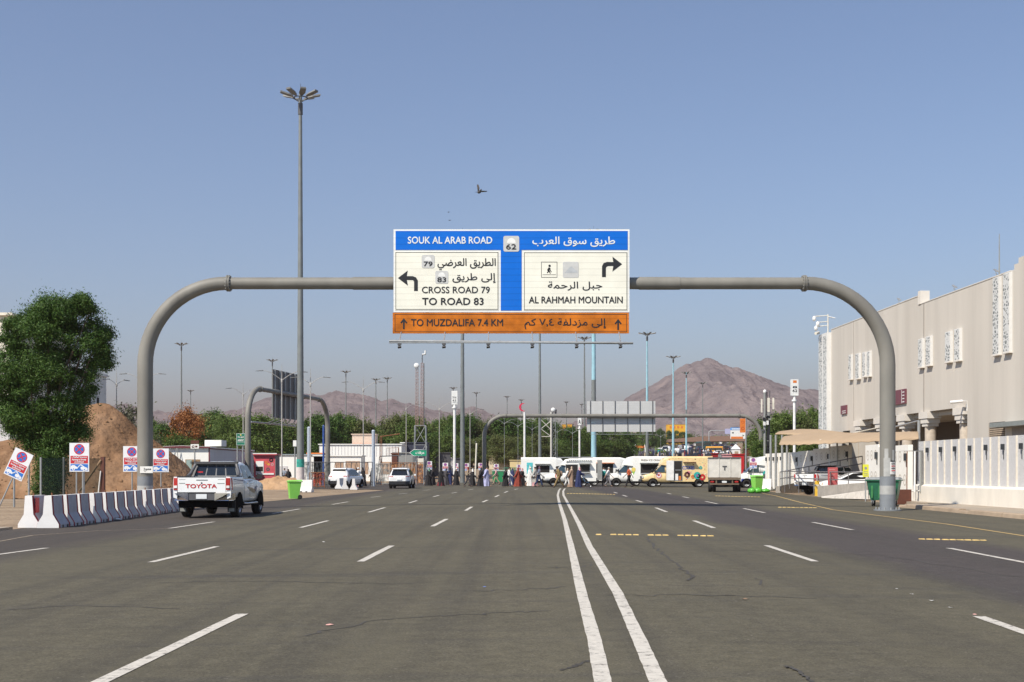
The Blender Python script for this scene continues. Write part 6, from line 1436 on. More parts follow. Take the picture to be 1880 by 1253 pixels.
# the big near tree, clump by clump from its outline
TY = 58.0; rr = random.Random(77); cl = []; bx = X(88, TY)
OUT = [(540, 118, 160), (560, 60, 172), (580, 20, 178), (600, 6, 200), (625, -10, 204), (650, -22, 206), (680, -25, 200), (705, -28, 178), (730, -18, 170), (760, -22, 160), (785, 8, 150), (805, 22, 172), (825, 48, 152), (845, 62, 110)]
for i in range(205):
    py = rr.uniform(552, 838); a = lerp([(q[0], q[1]) for q in OUT], py); b = lerp([(q[0], q[2]) for q in OUT], py)
    px = rr.uniform(a + 10, b - 10); hw = (b - a) / 2; mid_ = (a + b) / 2; dy = math.sqrt(max(.05, 1 - ((px - mid_) / hw) ** 2)) * hw / sc(TY)
    r_ = rr.uniform(.26, .58); cl.append(((X(px, TY) - bx, rr.uniform(-1, 1) * dy * .85, Zh(py, TY)), (r_, r_, r_ * .8)))
for py, px in ((540, 147), (543, 160), (549, 175), (560, 182), (553, 112), (562, 98), (570, 85), (580, 40), (598, 14), (606, 207), (627, 200), (668, 204), (548, 150), (556, 130), (565, 70), (572, 55), (590, 30), (600, 195), (612, 200), (642, 203), (655, 198), (690, 185), (715, 170), (745, 160), (800, 168), (780, 20), (700, -20), (730, 5), (760, -10), (640, 5), (615, 20)):
    r_ = rr.uniform(.22, .36); cl.append(((X(px, TY) - bx, rr.uniform(-.8, .8), Zh(py, TY)), (r_, r_, r_)))
cl = [((c[0] * .89, c[1] * .9, 5.6 + (c[2] - 5.6) * .945), r_) for c, r_ in cl]
tree('broadleaf_tree', 'big dense dark green tree at the left edge in front of the mound', (bx, TY, 0), trunk_mesh(cl, 2.3, .2, 1), crown_mesh(1, cl, 900, .042, 1.7, LF))
for i, (px, py, w_) in enumerate(((84, 900, 1.0), (100, 870, .8))):
    c2 = [((rr.uniform(-.5, .5) * w_, rr.uniform(-.4, .4), rr.uniform(.3, 2.2)), (.35, .35, .4)) for _ in range(22)]
    tree('shrub', ('dark green bush' if i == 0 else 'slim green bush') + (' at the foot of the big tree behind the mesh fence' if i == 0 else ' right of the big tree trunk behind the mesh'), (X(px, 56.5 + i), 56.5 + i, 0), trunk_mesh(c2, .6, .05, 4), crown_mesh(40 + i, c2, 420, .04, 1.6, LF))['category'] = 'shrub'
# kinds of background tree, unit height 10
def kind(seed, m, nc, per, size, fh=.25, wide=.36, top=.25):
    rr = random.Random(seed); cl = []
    for i in range(nc):
        z = rr.uniform(fh * 10, 9.3); q = (z / 10 - fh) / (1 - fh); env = (math.sin(math.pi * min(1, q * .80 + .14)) ** .7) * wide * 10 * (1 - top * q)
        a = rr.uniform(0, 6.28); d = env * math.sqrt(rr.uniform(0, 1)); r_ = rr.uniform(.7, 1.3)
        cl.append(((d * math.cos(a), d * math.sin(a), z), (r_, r_, r_ * .85)))
    for i in range(11): a = rr.uniform(0, 6.28); q = rr.uniform(0, 2.3); cl.append(((q * math.cos(a), q * math.sin(a), rr.uniform(8.6, 9.8) - q * .35), (.35, .35, .75)))
    return trunk_mesh(cl, fh * 9, .2, seed), crown_mesh(seed, cl, per, size, 1.5, m)
KD = [kind(101, LF2, 60, 240, .135), kind(102, LF, 55, 240, .135, .2, .33, .5), kind(103, LF2, 60, 230, .135, .15, .42), kind(104, LF3, 55, 210, .13, .2, .34, .35), kind(105, LF, 60, 240, .135, .22, .38)]
KO = kind(110, LFO, 60, 230, .11, .12, .48, .55); KG = kind(111, LFG, 50, 60, .16, .2, .45, .2)
BT = []
def bgtree(px, top, y, kk, wd=1.0, label=None, rz=None):
    g = tz(y); h = Zh(top, y) - g; k = h / 10
    BT.append((px, top, y)); t = tree('background_tree', label, (X(px, y), y, g), *kk, scale=(k * wd, k * wd, k), rz=rz if rz is not None else px * 1.7, group='trees beyond the crossing')
    return t
bgtree(343, 753, 150, KO, 1.05, 'orange brown dried tree behind the maroon trimmed cabin')
bgtree(235, 742, 95, KG, .85, 'thin grey half bare tree behind the brown mound left of the gantry post')
rr = random.Random(5)
LM = [(258, 'right behind the big left gantry post'), (300, 'just left of the orange dried tree'), (390, 'just right of the orange dried tree'), (425, 'above the green street sign'), (462, 'beside the left leg of the end-on gantry'), (515, 'under the dark ribbed sign back'), (575, 'just right of the tall light pole'), (610, 'at the right leg of the end-on gantry'), (655, 'above the white flat roofed cabin'), (700, 'above the cabin with the roof box'), (748, 'just left of the lattice mast'), (795, 'between lattice mast and numbered pylon'), (838, 'behind the tall numbered pylon'), (868, 'just right of the numbered pylon'), (905, 'at the curve of the distant gantry'), (940, 'left of the red crescent'), (975, 'right of the red crescent'), (1015, 'behind the slim dish mast'), (1060, 'left of the pale sign back'), (1110, 'under the left half of the pale sign back'), (1165, 'under the right half of the pale sign back'), (1215, 'right of the pale sign back'), (1260, 'below the bigger yellow building'), (1300, 'behind the brown roof')]
def lm(px): return min(LM, key=lambda q: abs(q[0] - px))[1]
ROW = [(283, 776, 175, 0), (300, 782, 150, 1), (318, 790, 150, 4), (372, 762, 190, 3), (392, 756, 200, 1), (408, 764, 185, 0), (428, 768, 180, 2), (446, 772, 190, 4), (470, 763, 165, 2), (486, 766, 170, 4), (506, 776, 180, 0), (530, 778, 185, 3), (556, 776, 190, 2), (583, 763, 175, 1), (603, 764, 180, 4), (624, 763, 190, 0), (644, 766, 200, 1), (665, 771, 190, 3), (684, 783, 210, 0), (705, 784, 220, 2), (728, 763, 195, 3), (744, 764, 200, 0), (764, 768, 190, 2), (786, 779, 240, 3), (806, 772, 245, 1), (826, 766, 240, 0), (848, 760, 238, 4), (866, 766, 242, 1), (886, 776, 240, 3), (908, 772, 245, 0), (928, 765, 242, 4), (946, 768, 245, 2), (966, 771, 240, 1), (988, 769, 245, 0), (1006, 774, 240, 4), (1028, 783, 250, 3), (1050, 784, 240, 1), (1074, 787, 250, 0), (1098, 789, 260, 4), (1124, 790, 265, 2), (1150, 792, 270, 1), (1174, 793, 420, 0), (1194, 789, 430, 4), (1212, 788, 440, 1), (1228, 791, 600, 1), (1240, 791, 610, 2), (1253, 793, 610, 4), (1266, 797, 620, 0), (1284, 801, 640, 4)]
for i, (px, tp, y, kd) in enumerate(ROW):
    bgtree(px, tp, y, KD[kd], rr.uniform(.9, 1.2), f'{"tall" if tp < 770 else "broad"} {["green", "dark green", "bushy green", "olive green", "deep green"][kd]} tree {lm(px)}')
for i, px in enumerate(range(268, 1150, 19)):
    y = (196 if px < 760 else 228) + max(0, px - 1000) * .3 + rr.uniform(-5, 6)
    if px < 380: y = rr.uniform(140, 152)
    tp = rr.uniform(794, 808) if px < 1020 else rr.uniform(804, 816); kd = rr.choice((0, 2, 2, 3, 4))
    bgtree(px, tp, y, KD[kd], rr.uniform(1.1, 1.4), f'low {["green", "dark green", "bushy green", "olive green", "deep green"][kd]} tree in front, {lm(px)}')
for px, tp, y, kd, lb in ((1381, 796, 180, 1, 'dark green tree left of the antenna pole'), (1372, 812, 210, 0, 'lower green tree left of the antenna pole'), (1390, 812, 150, 4, 'green tree directly behind the antenna pole'), (1424, 763, 165, 0, 'green tree right of the antenna pole above the sail tip'), (1446, 758, 160, 2, 'bushy green tree left of the white number pylon'), (1470, 766, 160, 3, 'olive green tree right of the white number pylon'), (1491, 753, 165, 0, 'tallest green tree beside the building corner'), (1507, 762, 170, 1, 'dark green tree touching the building corner'), (1410, 800, 150, 2, 'low bushy green tree behind the ribbed wall'), (1440, 803, 135, 3, 'low olive tree under the upper shade sail'), (1480, 806, 135, 2, 'low bushy tree behind the shade sails by the building')):
    bgtree(px, tp, y, KD[kd], 1.1 if px > 1400 else .5, lb)
mb = MB()   # distant scrub along the horizon
def scrub(seed, n_):
    g = random.Random(seed); cl = []
    for i in range(n_):
        px = g.uniform(150, 1480); y = g.uniform(320, 520); h = g.uniform(3, 6.5)
        if px > 1215 and y < 1000 and px < 1400: y = g.uniform(640, 780); h = g.uniform(3, 6)
        cl.append(((X(px, y), y, tz(y) + h * .5), (h * g.uniform(.6, 1.1), h * .6, h * .55)))
    return cl
me = crown_mesh(300, scrub(8, 330), 60, .42, 1.4, LF2); o = bpy.data.objects.new('woodland', me); C.objects.link(o); o['kind'] = 'stuff'; tag(o, 'far belt of green woodland running below the hills', 'woodland', kind='stuff')

# ---- light masts
MASTG = mat('mast_grey', (.20, .215, .21), .5, .2, grime=.15, scale=1.5); MASTB = mat('mast_blue', (.30, .52, .60), .5, grime=.2, scale=1.5); LAMPG = mat('lamp_grey', (.17, .17, .165), .5)
def mast(px, top, y, r0, label, blue=None, n=8, head=1.5, hid=False):
    g = tz(y); H = Zh(top, y) - g; t = E('light_mast', label, 'light mast', (X(px, y), y, g), 0, 'tall floodlight masts')
    mb = MB(); rt = r0 * .42
    if blue:
        zs = [0] + [H * q for q in blue] + [H]
        for i in range(len(zs) - 1):
            a = r0 + (rt - r0) * zs[i] / H; b = r0 + (rt - r0) * zs[i + 1] / H; mb.tube([(0, 0, zs[i]), (0, 0, zs[i + 1])], [a, b], MASTB if i % 2 == 0 else MASTG, 14)
    else: mb.tube([(0, 0, 0), (0, 0, H * .5), (0, 0, H)], [r0, (r0 + rt) / 2, rt], MASTG, 14)
    mb.build('pole', t)
    mb = MB(); mb.tube([(0, 0, H - 1.6), (0, 0, H - .75)], rt * 1.5, DGREY, 12); ring = [(.55 * math.cos(a), .55 * math.sin(a), H - .35) for a in [2 * math.pi * k / 16 for k in range(17)]]; mb.tube(ring, .045, DGREY, 6)
    for k in range(4): a = k * math.pi / 2; mb.tube([(0, 0, H - .7), (.55 * math.cos(a), .55 * math.sin(a), H - .35)], .035, DGREY, 6)
    cr = mb.build('head_ring', t)
    for k in range(n):
        a = 2 * math.pi * (k + .4) / n; d = Vector((math.cos(a), math.sin(a), 0)); e = Vector((-d.y, d.x, 0)); p = d * .55 + Vector((0, 0, H - .3)); q = d * head + Vector((0, 0, H - .05)); mb = MB()
        mb.loft([[tuple(c + e * w_ + Vector((0, 0, zz))) for w_, zz in ((-w, 0), (w, 0), (w * .8, .12), (-w * .8, .12))] for c, w in ((p, .10), (p.lerp(q, .35), .24), (q, .22))], LAMPG, smooth=False); mb.build('floodlight', cr)
    mb = MB(); mb.tube([(0, 0, H), (0, 0, H + .75)], .015, DGREY, 5); mb.build('lightning_rod', t)
    return t, H
t, H = mast(551.5, 172, 95, .29, 'tallest near floodlight mast with a green and white painted foot', n=8)
mb = MB(); mb.tube([(0, 0, 0), (0, 0, 1.75)], .302, mat('mast_foot_white', (.62, .56, .54), .8, grime=.3), 16); mb.tube([(0, 0, 1.75), (0, 0, 2.35)], .30, mat('mast_band_green', (.03, .30, .24), .6, var=.3), 16); mb.build('painted_foot', t)
for px, tp, y, r0, lb, bl_, hd in ((333, 631, 281, .28, 'floodlight mast rising behind the orange dried tree', None, 1.5), (500, 661, 322, .26, 'floodlight mast just left of the dark ribbed sign back', None, 1.5), (635, 682, 360, .26, 'floodlight mast right of the end-on gantry', None, 1.5), (690, 696, 389, .28, 'pale floodlight mast above the flat roofed cabin', None, 1.5), (711, 694, 387, .26, 'dark floodlight mast second right of the end-on gantry', None, 1.5),
                         (832, 712, 433, .26, 'far floodlight mast directly behind the numbered pylon', None, 1.5), (849, 430, 150, .30, 'thick grey mast running up behind the sign, right of the pylon', None, 1.5), (874.5, 721, 457, .26, 'far floodlight mast left of the distant gantry curve', None, 1.5), (931, 728, 481, .28, 'far thin floodlight mast left of the red crescent', None, 1.4), (991, 520, 200, .27, 'grey mast running up behind the sign, right of the red crescent', None, 1.5),
                         (1073, 620, 275, .27, 'grey mast ending just below the sign lights', None, 1.5), (1090, 425, 178, .40, 'thick pale blue and grey mast behind the sign', [.245, .40, .95], 1.5), (1188, 612, 261, .34, 'pale blue floodlight mast over the pale sign back', [.02, .28, .97], 1.9), (1236, 655, 315, .34, 'pale blue floodlight mast left of the mountain peak', [.97], 1.9), (1260, 684, 363, .30, 'blue grey floodlight mast below the mountain peak', [.5, .55], 1.6), (1290, 703, 406, .26, 'farthest thin floodlight mast on the mountain slope', None, 1.6),
                         (350, 717, 445, .26, 'small far floodlight mast right of the orange dried tree', None, 1.3), (1040, 738, 520, .26, 'tiny far floodlight mast left of the pale sign back', None, 1.2), (1068, 742, 540, .26, 'tiny far floodlight mast touching the pale sign back', None, 1.2), (957, 734, 500, .26, 'tiny far floodlight mast right behind the red crescent', None, 1.2)):
    mast(px, tp, y, r0, lb, bl_, 8, hd)
# ---- wing shaped street lamps
LW = mat('lamp_pole_white', (.42, .40, .37), .5, grime=.15)
def lamp(px, fork, y, arm, label, spike=1.4, rz=0.0, m=LW, r0=.07):
    g = tz(y); z = Zh(fork, y) - g; t = E('street_lamp', label, 'street lamp', (X(px, y), y, g), rz, 'winged street lamps')
    mb = MB(); mb.tube([(0, 0, 0), (0, 0, z), (0, 0, z + spike)], [r0, r0 * .7, r0 * .2], m, 10); mb.ell((0, 0, z), r0 * 1.4, r0 * 1.4, .22, m, 10, 6); mb.build('pole', t)
    for s_ in (-1, 1):
        mb = MB(); mb.tube([(s_ * arm * q, 0, z + arm * .42 * math.sin(q * 1.9) + .05) for q in (0, .15, .3, .5, .7, .85, 1.0)], [.03, .027, .024, .022, .02, .018, .016], m, 6)
        a = mb.build('arm', t); mb = MB(); ze = z + arm * .42 * math.sin(1.9) + .05
        mb.loft([[(s_ * (arm - .35), -.09, ze), (s_ * (arm - .35), .09, ze), (s_ * (arm - .35), .09, ze + .07), (s_ * (arm - .35), -.09, ze + .07)], [(s_ * (arm + .25), -.07, ze - .04), (s_ * (arm + .25), .07, ze - .04), (s_ * (arm + .25), .07, ze + .0), (s_ * (arm + .25), -.07, ze + .0)]], LAMPG, smooth=False); mb.build('lamp_head', a)
for px, fk, y, arm, lb, rz in ((570, 707, 106, 1.45, 'winged street lamp just right of the tall light mast', 0), (517.5, 700, 105, 1.9, 'winged street lamp in front of the dark ribbed sign back', .3), (446.5, 726, 126, 1.5, 'winged street lamp left of the end-on gantry', .4), (667, 717, 122, 1.85, 'winged street lamp above the flat roofed cabin', 0), (745.7, 752, 150, 1.5, 'winged street lamp left of the lattice mast', .5), (806.7, 753, 150, 2.0, 'winged street lamp between lattice mast and pylon', 0), (863, 762, 160, 1.6, 'winged street lamp just right of the thick grey mast', .2), (214, 708, 111, 1.1, 'winged street lamp behind the brown mound', .9), (262, 703, 105, 1.7, 'winged street lamp mostly hidden by the left gantry post', 0),
                          (926, 779, 190, 1.5, 'small winged lamp left of the red crescent', 0), (951, 784, 200, 1.6, 'small winged lamp closest left of the red crescent pole', 0), (977, 790, 210, 1.3, 'small winged lamp closest right of the red crescent pole', 0), (1023, 795, 210, 1.3, 'small winged lamp right of the slim dish mast', 0), (1051, 797, 215, 1.3, 'small winged lamp left of the small white pylon', 0), (1092, 800, 220, 1.3, 'small winged lamp under the pale sign back', 0), (1213, 803, 260, 1.3, 'small winged lamp right of the pale sign back', 0)):
    lamp(px, fk, y, arm, lb, rz=rz, m=LW if fk < 770 else STEEL, r0=.058 if fk < 770 else .035)
# ---- number pylons
def pylon(px, zt, zb, pw, bw, y, label, lines, top=None):
    g = tz(y); t = E('number_pylon', label, 'sign pylon', (X(px, y), y, g)); u_ = 1 / sc(y); z0 = Zh(zb, y) - g; z1 = Zh(zt, y) - g; hw = bw * u_ / 2
    mb = MB(); mb.tube([(0, 0, 0), (0, 0, z0)], pw * u_ / 2, WHITE, 12); mb.tube([(0, 0, z0 - .5), (0, 0, z0 - .35)], pw * u_ * .95, WHITE, 12); mb.build('pole', t)
    mb = MB(); mb.prism(rounded((-hw, z0, hw, z1), .05), -.18, .18, SW); b = mb.build('sign_box', t)
    H = z1 - z0
    for s_, b0, b1 in lines: text(b, s_, (-hw * .62, z0 + H * b0, hw * .62, z0 + H * b1), -.186, INK, .02)
    if top: mb = MB(); mb.rect(-hw * .5, z0 + H * .78, hw * .5, z0 + H * .93, -.186, top); mb.build('logo', b)
pylon(834.5, 718, 743, 5, 11, 164, 'white pylon sign with the numbers 516 and 62', (('516', .44, .58), ('62', .22, .36)))
pylon(1458.5, 697, 727, 5.2, 13.4, 112, 'white pylon sign with 62 beside the beige building', (('8', .46, .58), ('62', .22, .38)), ORANGE)
pylon(1064, 768, 781, 3.4, 6.4, 170, 'small white pylon sign left of the pale sign back', (('A', .2, .75),))
# red crescent
y = 150.0; t = E('red_crescent_sign', 'red crescent emblem on a slim white pole', 'sign', (X(963, y), y, 0)); u_ = 1 / sc(y); mb = MB(); mb.tube([(0, 0, 0), (0, 0, Zh(757, y))], .13, WHITE, 12); mb.build('pole', t)
c0 = (-2.5 * u_, Zh(748, y)); ro = 7.6 * u_; ri = 6.7 * u_; off = 2.7 * u_; outer = [(c0[0] + ro * math.cos(R(a)), c0[1] + ro * math.sin(R(a))) for a in range(62, 299, 12)]; inner = [(c0[0] + off + ri * math.cos(R(a)), c0[1] + ri * math.sin(R(a))) for a in range(275, 80, -12)]
mb = MB(); n = len(outer); m_ = len(inner); pts = outer + inner
for d in (-.02, .02): 
    mb.add([(a, d, b) for a, b in pts], [tuple(range(n + m_))], mat('crescent_red', (.62, .03, .08), .4))
mb.add([(a, -.02, b) for a, b in pts] + [(a, .02, b) for a, b in pts], [(i, (i + 1) % (n + m_), (i + 1) % (n + m_) + n + m_, i + n + m_) for i in range(n + m_)], MATS['crescent_red']); mb.build('crescent', t)
# ---- lattice masts
LATR = mat('mast_rust_red', (.40, .24, .20), .7, var=.15, grime=.3); PW2 = mat('mast_pale', (.55, .52, .47), .6)
def lattice(mb, x0, y0, x1, y1, z0, z1, w0, w1, n, m, r_=.035):
    """square lattice column from z0 (side w0) to z1 (side w1)"""
    def c(k, i):
        q = k / n; w_ = w0 + (w1 - w0) * q; return Vector((x0 + (x1 - x0) * q + w_ / 2 * (-1, 1, 1, -1)[i], y0 + (y1 - y0) * q + w_ / 2 * (-1, -1, 1, 1)[i], z0 + (z1 - z0) * q))
    for i in range(4): mb.tube([c(0, i), c(n, i)], r_, m, 5)
    for k in range(n):
        for i in range(4): j = (i + 1) % 4; mb.tube([c(k, i), c(k + 1, j)], r_ * .6, m, 4); mb.tube([c(k + 1, i), c(k + 1, j)], r_ * .6, m, 4)
y = 140.0; u_ = 1 / sc(y); t = E('telecom_mast', 'twin lattice telecom mast with a white dish, rusty red upper columns', 'mast', (X(772, y), y, 0))
mb = MB(); lattice(mb, 0, 0, 0, 0, 0, Zh(782, y), 1.4, 1.2, 3, STEEL, .06); mb.build('base_frame', t)
for dx, tp in ((-6.5, 672), (2.8, 667)): mb = MB(); lattice(mb, dx * u_, 0, dx * u_, 0, Zh(782, y) - .1, Zh(tp, y), .26, .24, 18, LATR, .02); mb.build('lattice_column', t)
mb = MB(); mb.tube([(6.5 * u_, 0, Zh(782, y)), (6.5 * u_, 0, Zh(667, y))], .05, GREY, 6); mb.build('cable_pole', t)
mb = MB(); mb.tube([(3 * u_, 0, Zh(667, y)), (3.4 * u_, 0, Zh(651, y))], .05, DGREY, 6); mb.tube([(3.4 * u_, -.05, Zh(651.5, y)), (9 * u_, -.05, Zh(650.5, y)), (9 * u_, -.05, Zh(644, y))], .10, WHITE, 8); mb.build('antenna', t)
mb = MB(); mb.ell((-7 * u_, -.2, Zh(672, y)), .3, .14, .3, WHITE, 14, 8); mb.tube([(-7 * u_, -.15, Zh(672, y)), (-7 * u_, .1, Zh(672, y))], .06, DGREY, 6); mb.build('dish', t)
mb = MB(); mb.box(-4 * u_, -.95, Zh(853, y), 8 * u_, -.75, Zh(842, y), CREAM); mb.build('cabinet', t)
y = 160.0; u_ = 1 / sc(y); t = E('telecom_mast', 'slim dish mast with open lattice bracing right of the red crescent', 'mast', (X(1012, y), y, 0))
mb = MB(); mb.tube([(0, 0, 0), (0, 0, Zh(757, y))], .13, PW2, 10); mb.build('pole', t); mb = MB(); lattice(mb, 5 * u_, .3, 5 * u_, .3, 0, Zh(757, y), .55, .4, 12, STEEL, .035); mb.build('lattice_column', t)
mb = MB(); mb.ell((3.5 * u_, -.2, Zh(753, y)), .28, .13, .28, WHITE, 14, 8); mb.build('dish', t)
mb = MB()
for a, b in (((0, 773), (-19, 788)), ((-19, 771), (0, 790)), ((-19, 788), (0, 802)), ((0, 802), (-18, 802))): mb.tube([(a[0] * u_, 0, Zh(a[1], y)), (b[0] * u_, 0, Zh(b[1], y))], .05, PW2, 6)
mb.build('bracing', t)
mb = MB(); mb.tube([(8 * u_, 0, Zh(765, y)), (9 * u_, 0, Zh(752, y))], .09, DGREY, 6); mb.build('antenna', t)
y = 118.0; u_ = 1 / sc(y); t = E('antenna_pole', 'cell antenna pole crowded with cream panels and black cables behind the white wall', 'mast', (X(1404, y), y, 0))
mb = MB(); mb.tube([(0, 0, 0), (0, 0, Zh(722, y))], .12, GREY, 12); mb.tube([(4.5 * u_, .1, 0), (4.5 * u_, .1, Zh(720, y))], .05, BLACK, 8); mb.tube([(9.5 * u_, .1, 0), (9.5 * u_, .1, Zh(718, y))], .045, DGREY, 8); mb.build('pole', t)
mb = MB(); mb.ell((0, -.02, Zh(719.5, y)), .16, .16, .2, WHITE); mb.build('dome_camera', t)
for dx, a, b, w_ in ((-6.2, 733, 758, 2.4), (6.5, 731, 757, 4.4), (15.2, 731, 752, 3.2)): mb = MB(); mb.prism(rounded((dx * u_ - w_ * u_ / 2, Zh(b, y), dx * u_ + w_ * u_ / 2, Zh(a, y)), .04), -.18, -.05, CREAM); mb.tube([(dx * u_, -.05, Zh((a + b) / 2, y)), (0, 0, Zh((a + b) / 2, y))], .03, DGREY, 5); mb.build('antenna_panel', t)
mb = MB(); rr = random.Random(8)
for i in range(16):
    q = rr.uniform(755, 830); dx = rr.uniform(-6, 8) if q < 800 else rr.uniform(2, 7); mb.box(dx * u_ - .08, -.3 + rr.uniform(-.1, .1), Zh(q, y), dx * u_ + rr.uniform(.06, .16), -.1, Zh(q - rr.uniform(3, 8), y), rr.choice((DGREY, GREY, BLACK, BLACK, WHITE)))
mb.build('radio_unit', t)
for k in range(4): mb = MB(); mb.tube([((5 + k * .7) * u_, -.1, Zh(750 + k * 6, y)), ((6 + k) * u_, -.2, Zh(775, y)), ((4.5 + k * .8) * u_, -.15, Zh(800, y)), ((5 + k * .6) * u_, -.12, .2)], .03, BLACK, 6); mb.build('cable', t)
mb = MB(); mb.tube([(-14 * u_, 0, Zh(731, y)), (30 * u_, 0, Zh(733, y))], .018, DGREY, 5); mb.build('cross_arm', t)
# ---- cabins and clutter beyond the left shoulder
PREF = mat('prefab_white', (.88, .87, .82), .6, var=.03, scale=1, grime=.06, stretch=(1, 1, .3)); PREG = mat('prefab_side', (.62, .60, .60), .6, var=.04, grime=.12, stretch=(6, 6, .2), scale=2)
y = 110.0; u_ = 1 / sc(y); t = E('cabin', 'white prefabricated cabin with maroon roof trim behind the pickup', 'cabin', (X(385, y), y, 0)); wd = 97 * u_; Ld = 18.5
hz_ = Zh(823, y)
mb = MB(); mb.box(-wd, 0, .1, -.004, .12, hz_, PREF); mb.box(-.12, .12, .1, 0, Ld, hz_, PREG); mb.box(-wd, .12, .1, -wd + .12, Ld, hz_, PREF); mb.box(-wd, Ld, .1, 0, Ld + .12, hz_, PREF); mb.build('wall', t)  # right wall's shade is put into its greyer colour
mb = MB(); mb.loft([[(-wd - .25, q, hz_ + .002), (.12, q, hz_ + .002), (.12, q, hz_ + .12), (-wd * .5, q, hz_ + .22), (-wd - .25, q, hz_ + .12)] for q in (-.25, Ld + .2)], WHITE, smooth=False); mb.prism([(-wd - .25, hz_ + .0), (.12, hz_ + .0), (.12, hz_ + .10), (-wd * .5, hz_ + .19), (-wd - .25, hz_ + .10)], -.262, -.254, MAROON); mb.build('roof', t)
mb = MB(); mb.box(-.10, -.02, .1, .015, -.001, hz_, MAROON); mb.box(.002, 0, hz_ - .1, .016, Ld, hz_, MAROON); mb.build('corner_trim', t)
mb = MB(); mb.box(-wd * .46, -.03, 1.45, -wd * .18, -.002, hz_ - 1.0, WOOD); o = mb.build('window', t); mb = MB(); mb.box(-wd * .44, -.045, 1.5, -wd * .34, -.032, hz_ - 1.05, mat('pale_glass', (.30, .40, .38), .1)); mb.build('pane', o)
mb = MB(); mb.box(-wd * .78, -.02, 1.6, -wd * .62, -.003, hz_ - .75, DARK); mb.build('opening', t)
mb = MB()
for a, b in (((-wd * .72, hz_), (-wd * .83, 1.1)), ((-wd * .6, hz_), (-wd * .55, 1.3)), ((-wd * .60, hz_), (-wd * .74, 1.2))): mb.tube([(a[0], -.3, a[1]), (b[0], -.5, b[1])], .03, GREY, 5)
mb.build('prop', t)
mb = MB(); mb.box(-wd * .2, 2, hz_ + .2, wd * .25 - wd * .0 - .6, 4, hz_ + .75, PREF); mb.build('roof_unit', t)
y = 125.0; u_ = 1 / sc(y); t = E('kiosk', 'small red food kiosk with pictures beside the cabin', 'kiosk', (X(490, y), y, 0)); z1 = Zh(836, y)
KR = mat('kiosk_red', (.60, .09, .11), .5, var=.15, scale=3)
mb = MB(); mb.box(-24 * u_, 0, .1, 15 * u_, 2.2, z1, KR); mb.build('body', t); mb = MB(); mb.box(-25 * u_, -.25, z1 + .002, 19 * u_, 2.4, z1 + .15, KR); mb.box(-25 * u_, -.26, z1 + .11, 19 * u_, -.252, z1 + .2, PREF); mb.build('roof', t)
mb = MB(); mb.box(-20 * u_, -.05, Zh(868, y), -6 * u_, -.003, Zh(847, y), PREF); o = mb.build('serving_window', t); mb = MB(); mb.box(-20 * u_, -.06, Zh(866, y), -7 * u_, -.052, Zh(857, y), DARK); mb.build('opening', o); mb = MB(); mb.box(-20 * u_, -.06, Zh(872, y), 13 * u_, -.003, Zh(869, y), PREF); mb.build('skirt', t)
for dx, py, r_, m in ((2, 862, 3.4, DGREY), (8, 845, 4, BK), (10, 853, 3, PK), (-1, 850, 3, ORANGE), (3, 853, 2, YELLOW)):
    mb = MB(); mb.disc((dx * u_, Zh(py, y)), r_ * u_, m, -.008, 14, r_ * u_ * .4); mb.build('picture', t)
side_ = MB(); side_.box(15 * u_ + .002, .0, .1, 15 * u_ + .05, 2.2, z1, mat('kiosk_side', (.25, .22, .2), .7)); side_.build('side_panel', t)
def block(label, x0, x1, yt, yb, y, dep, m, cat='building', name='cabin', roofm=None, zb=None):
    g = tz(y); t = E(name, label, cat, (X((x0 + x1) / 2, y), y, g)); hw = (x1 - x0) / 2 / sc(y); zt_ = Zh(yt, y) - g; z0 = 0 if zb is None else zb
    mb = MB(); mb.box(-hw, 0, z0, hw, dep, zt_, m); mb.build('wall', t)
    mb = MB(); mb.box(-hw - .12, -.15, zt_ + .002, hw + .12, dep + .1, zt_ + .12, roofm or m); mb.build('roof', t)
    return t, hw, zt_
GBR = mat('roof_grey_blue', (.30, .36, .38), .6, grime=.2)
t, hw, zt_ = block('long low white cabin with a grey roof behind the red kiosk', 500, 592, 836, 890, 150, 6, PREF, roofm=GBR)
mb = MB(); mb.box(hw * .3, 1, zt_ + .13, hw, 4, zt_ + .3, ORANGE); mb.build('roof_sheet', t)
mb = MB(); mb.box(-hw * .95, -.05, .6, -hw * .4, -.003, 2.0, PREG); mb.build('window', t)
t, hw, zt_ = block('tall white container cabin with a roof box', 586, 737, 817, 885, 165, 6, PREF)
y = 165
for a, b in ((600, 625), (640, 676), (700, 718)): mb = MB(); mb.box((a - 661.5) / sc(y), -.04, 1.0, (b - 661.5) / sc(y), -.003, 2.6, mat('poster_tan', (.45, .30, .2), .6, var=.3, scale=3)); mb.build('poster', t)
mb = MB()
for k in range(26): mb.box(-hw + k * hw / 13, -.03, 3.3, -hw + k * hw / 13 + .05, -.003, zt_, PREG)
mb.build('corrugation', t)
t, hw, zt_ = block('beige water tank box standing on the container cabin', 646.5, 689, 798.5, 815, 168, 3, mat('tank_beige', (.60, .46, .36), .7), name='roof_tank', zb=Zh(816.6, 168))
mb = MB(); mb.box(-hw, -.1, Zh(816.5, 168), hw, -.02, Zh(815, 168), ORANGE); mb.build('rust_edge', t)
t, hw, zt_ = block('front white cabin wall with posters behind the mesh fence', 576, 663, 838, 888, 150, 4, PREF)
mb = MB(); mb.box(hw * .35, -.05, .8, hw * .95, -.003, 2.6, MATS['poster_tan']); mb.box(-hw * .1, -.05, .8, hw * .25, -.003, 2.5, MATS['poster_tan']); mb.build('poster', t)
block('dark navy container with a white end, left of the lattice mast', 742, 784, 814, 885, 175, 5, mat('container_navy', (.03, .035, .06), .6, grime=.2), name='container', cat='container')
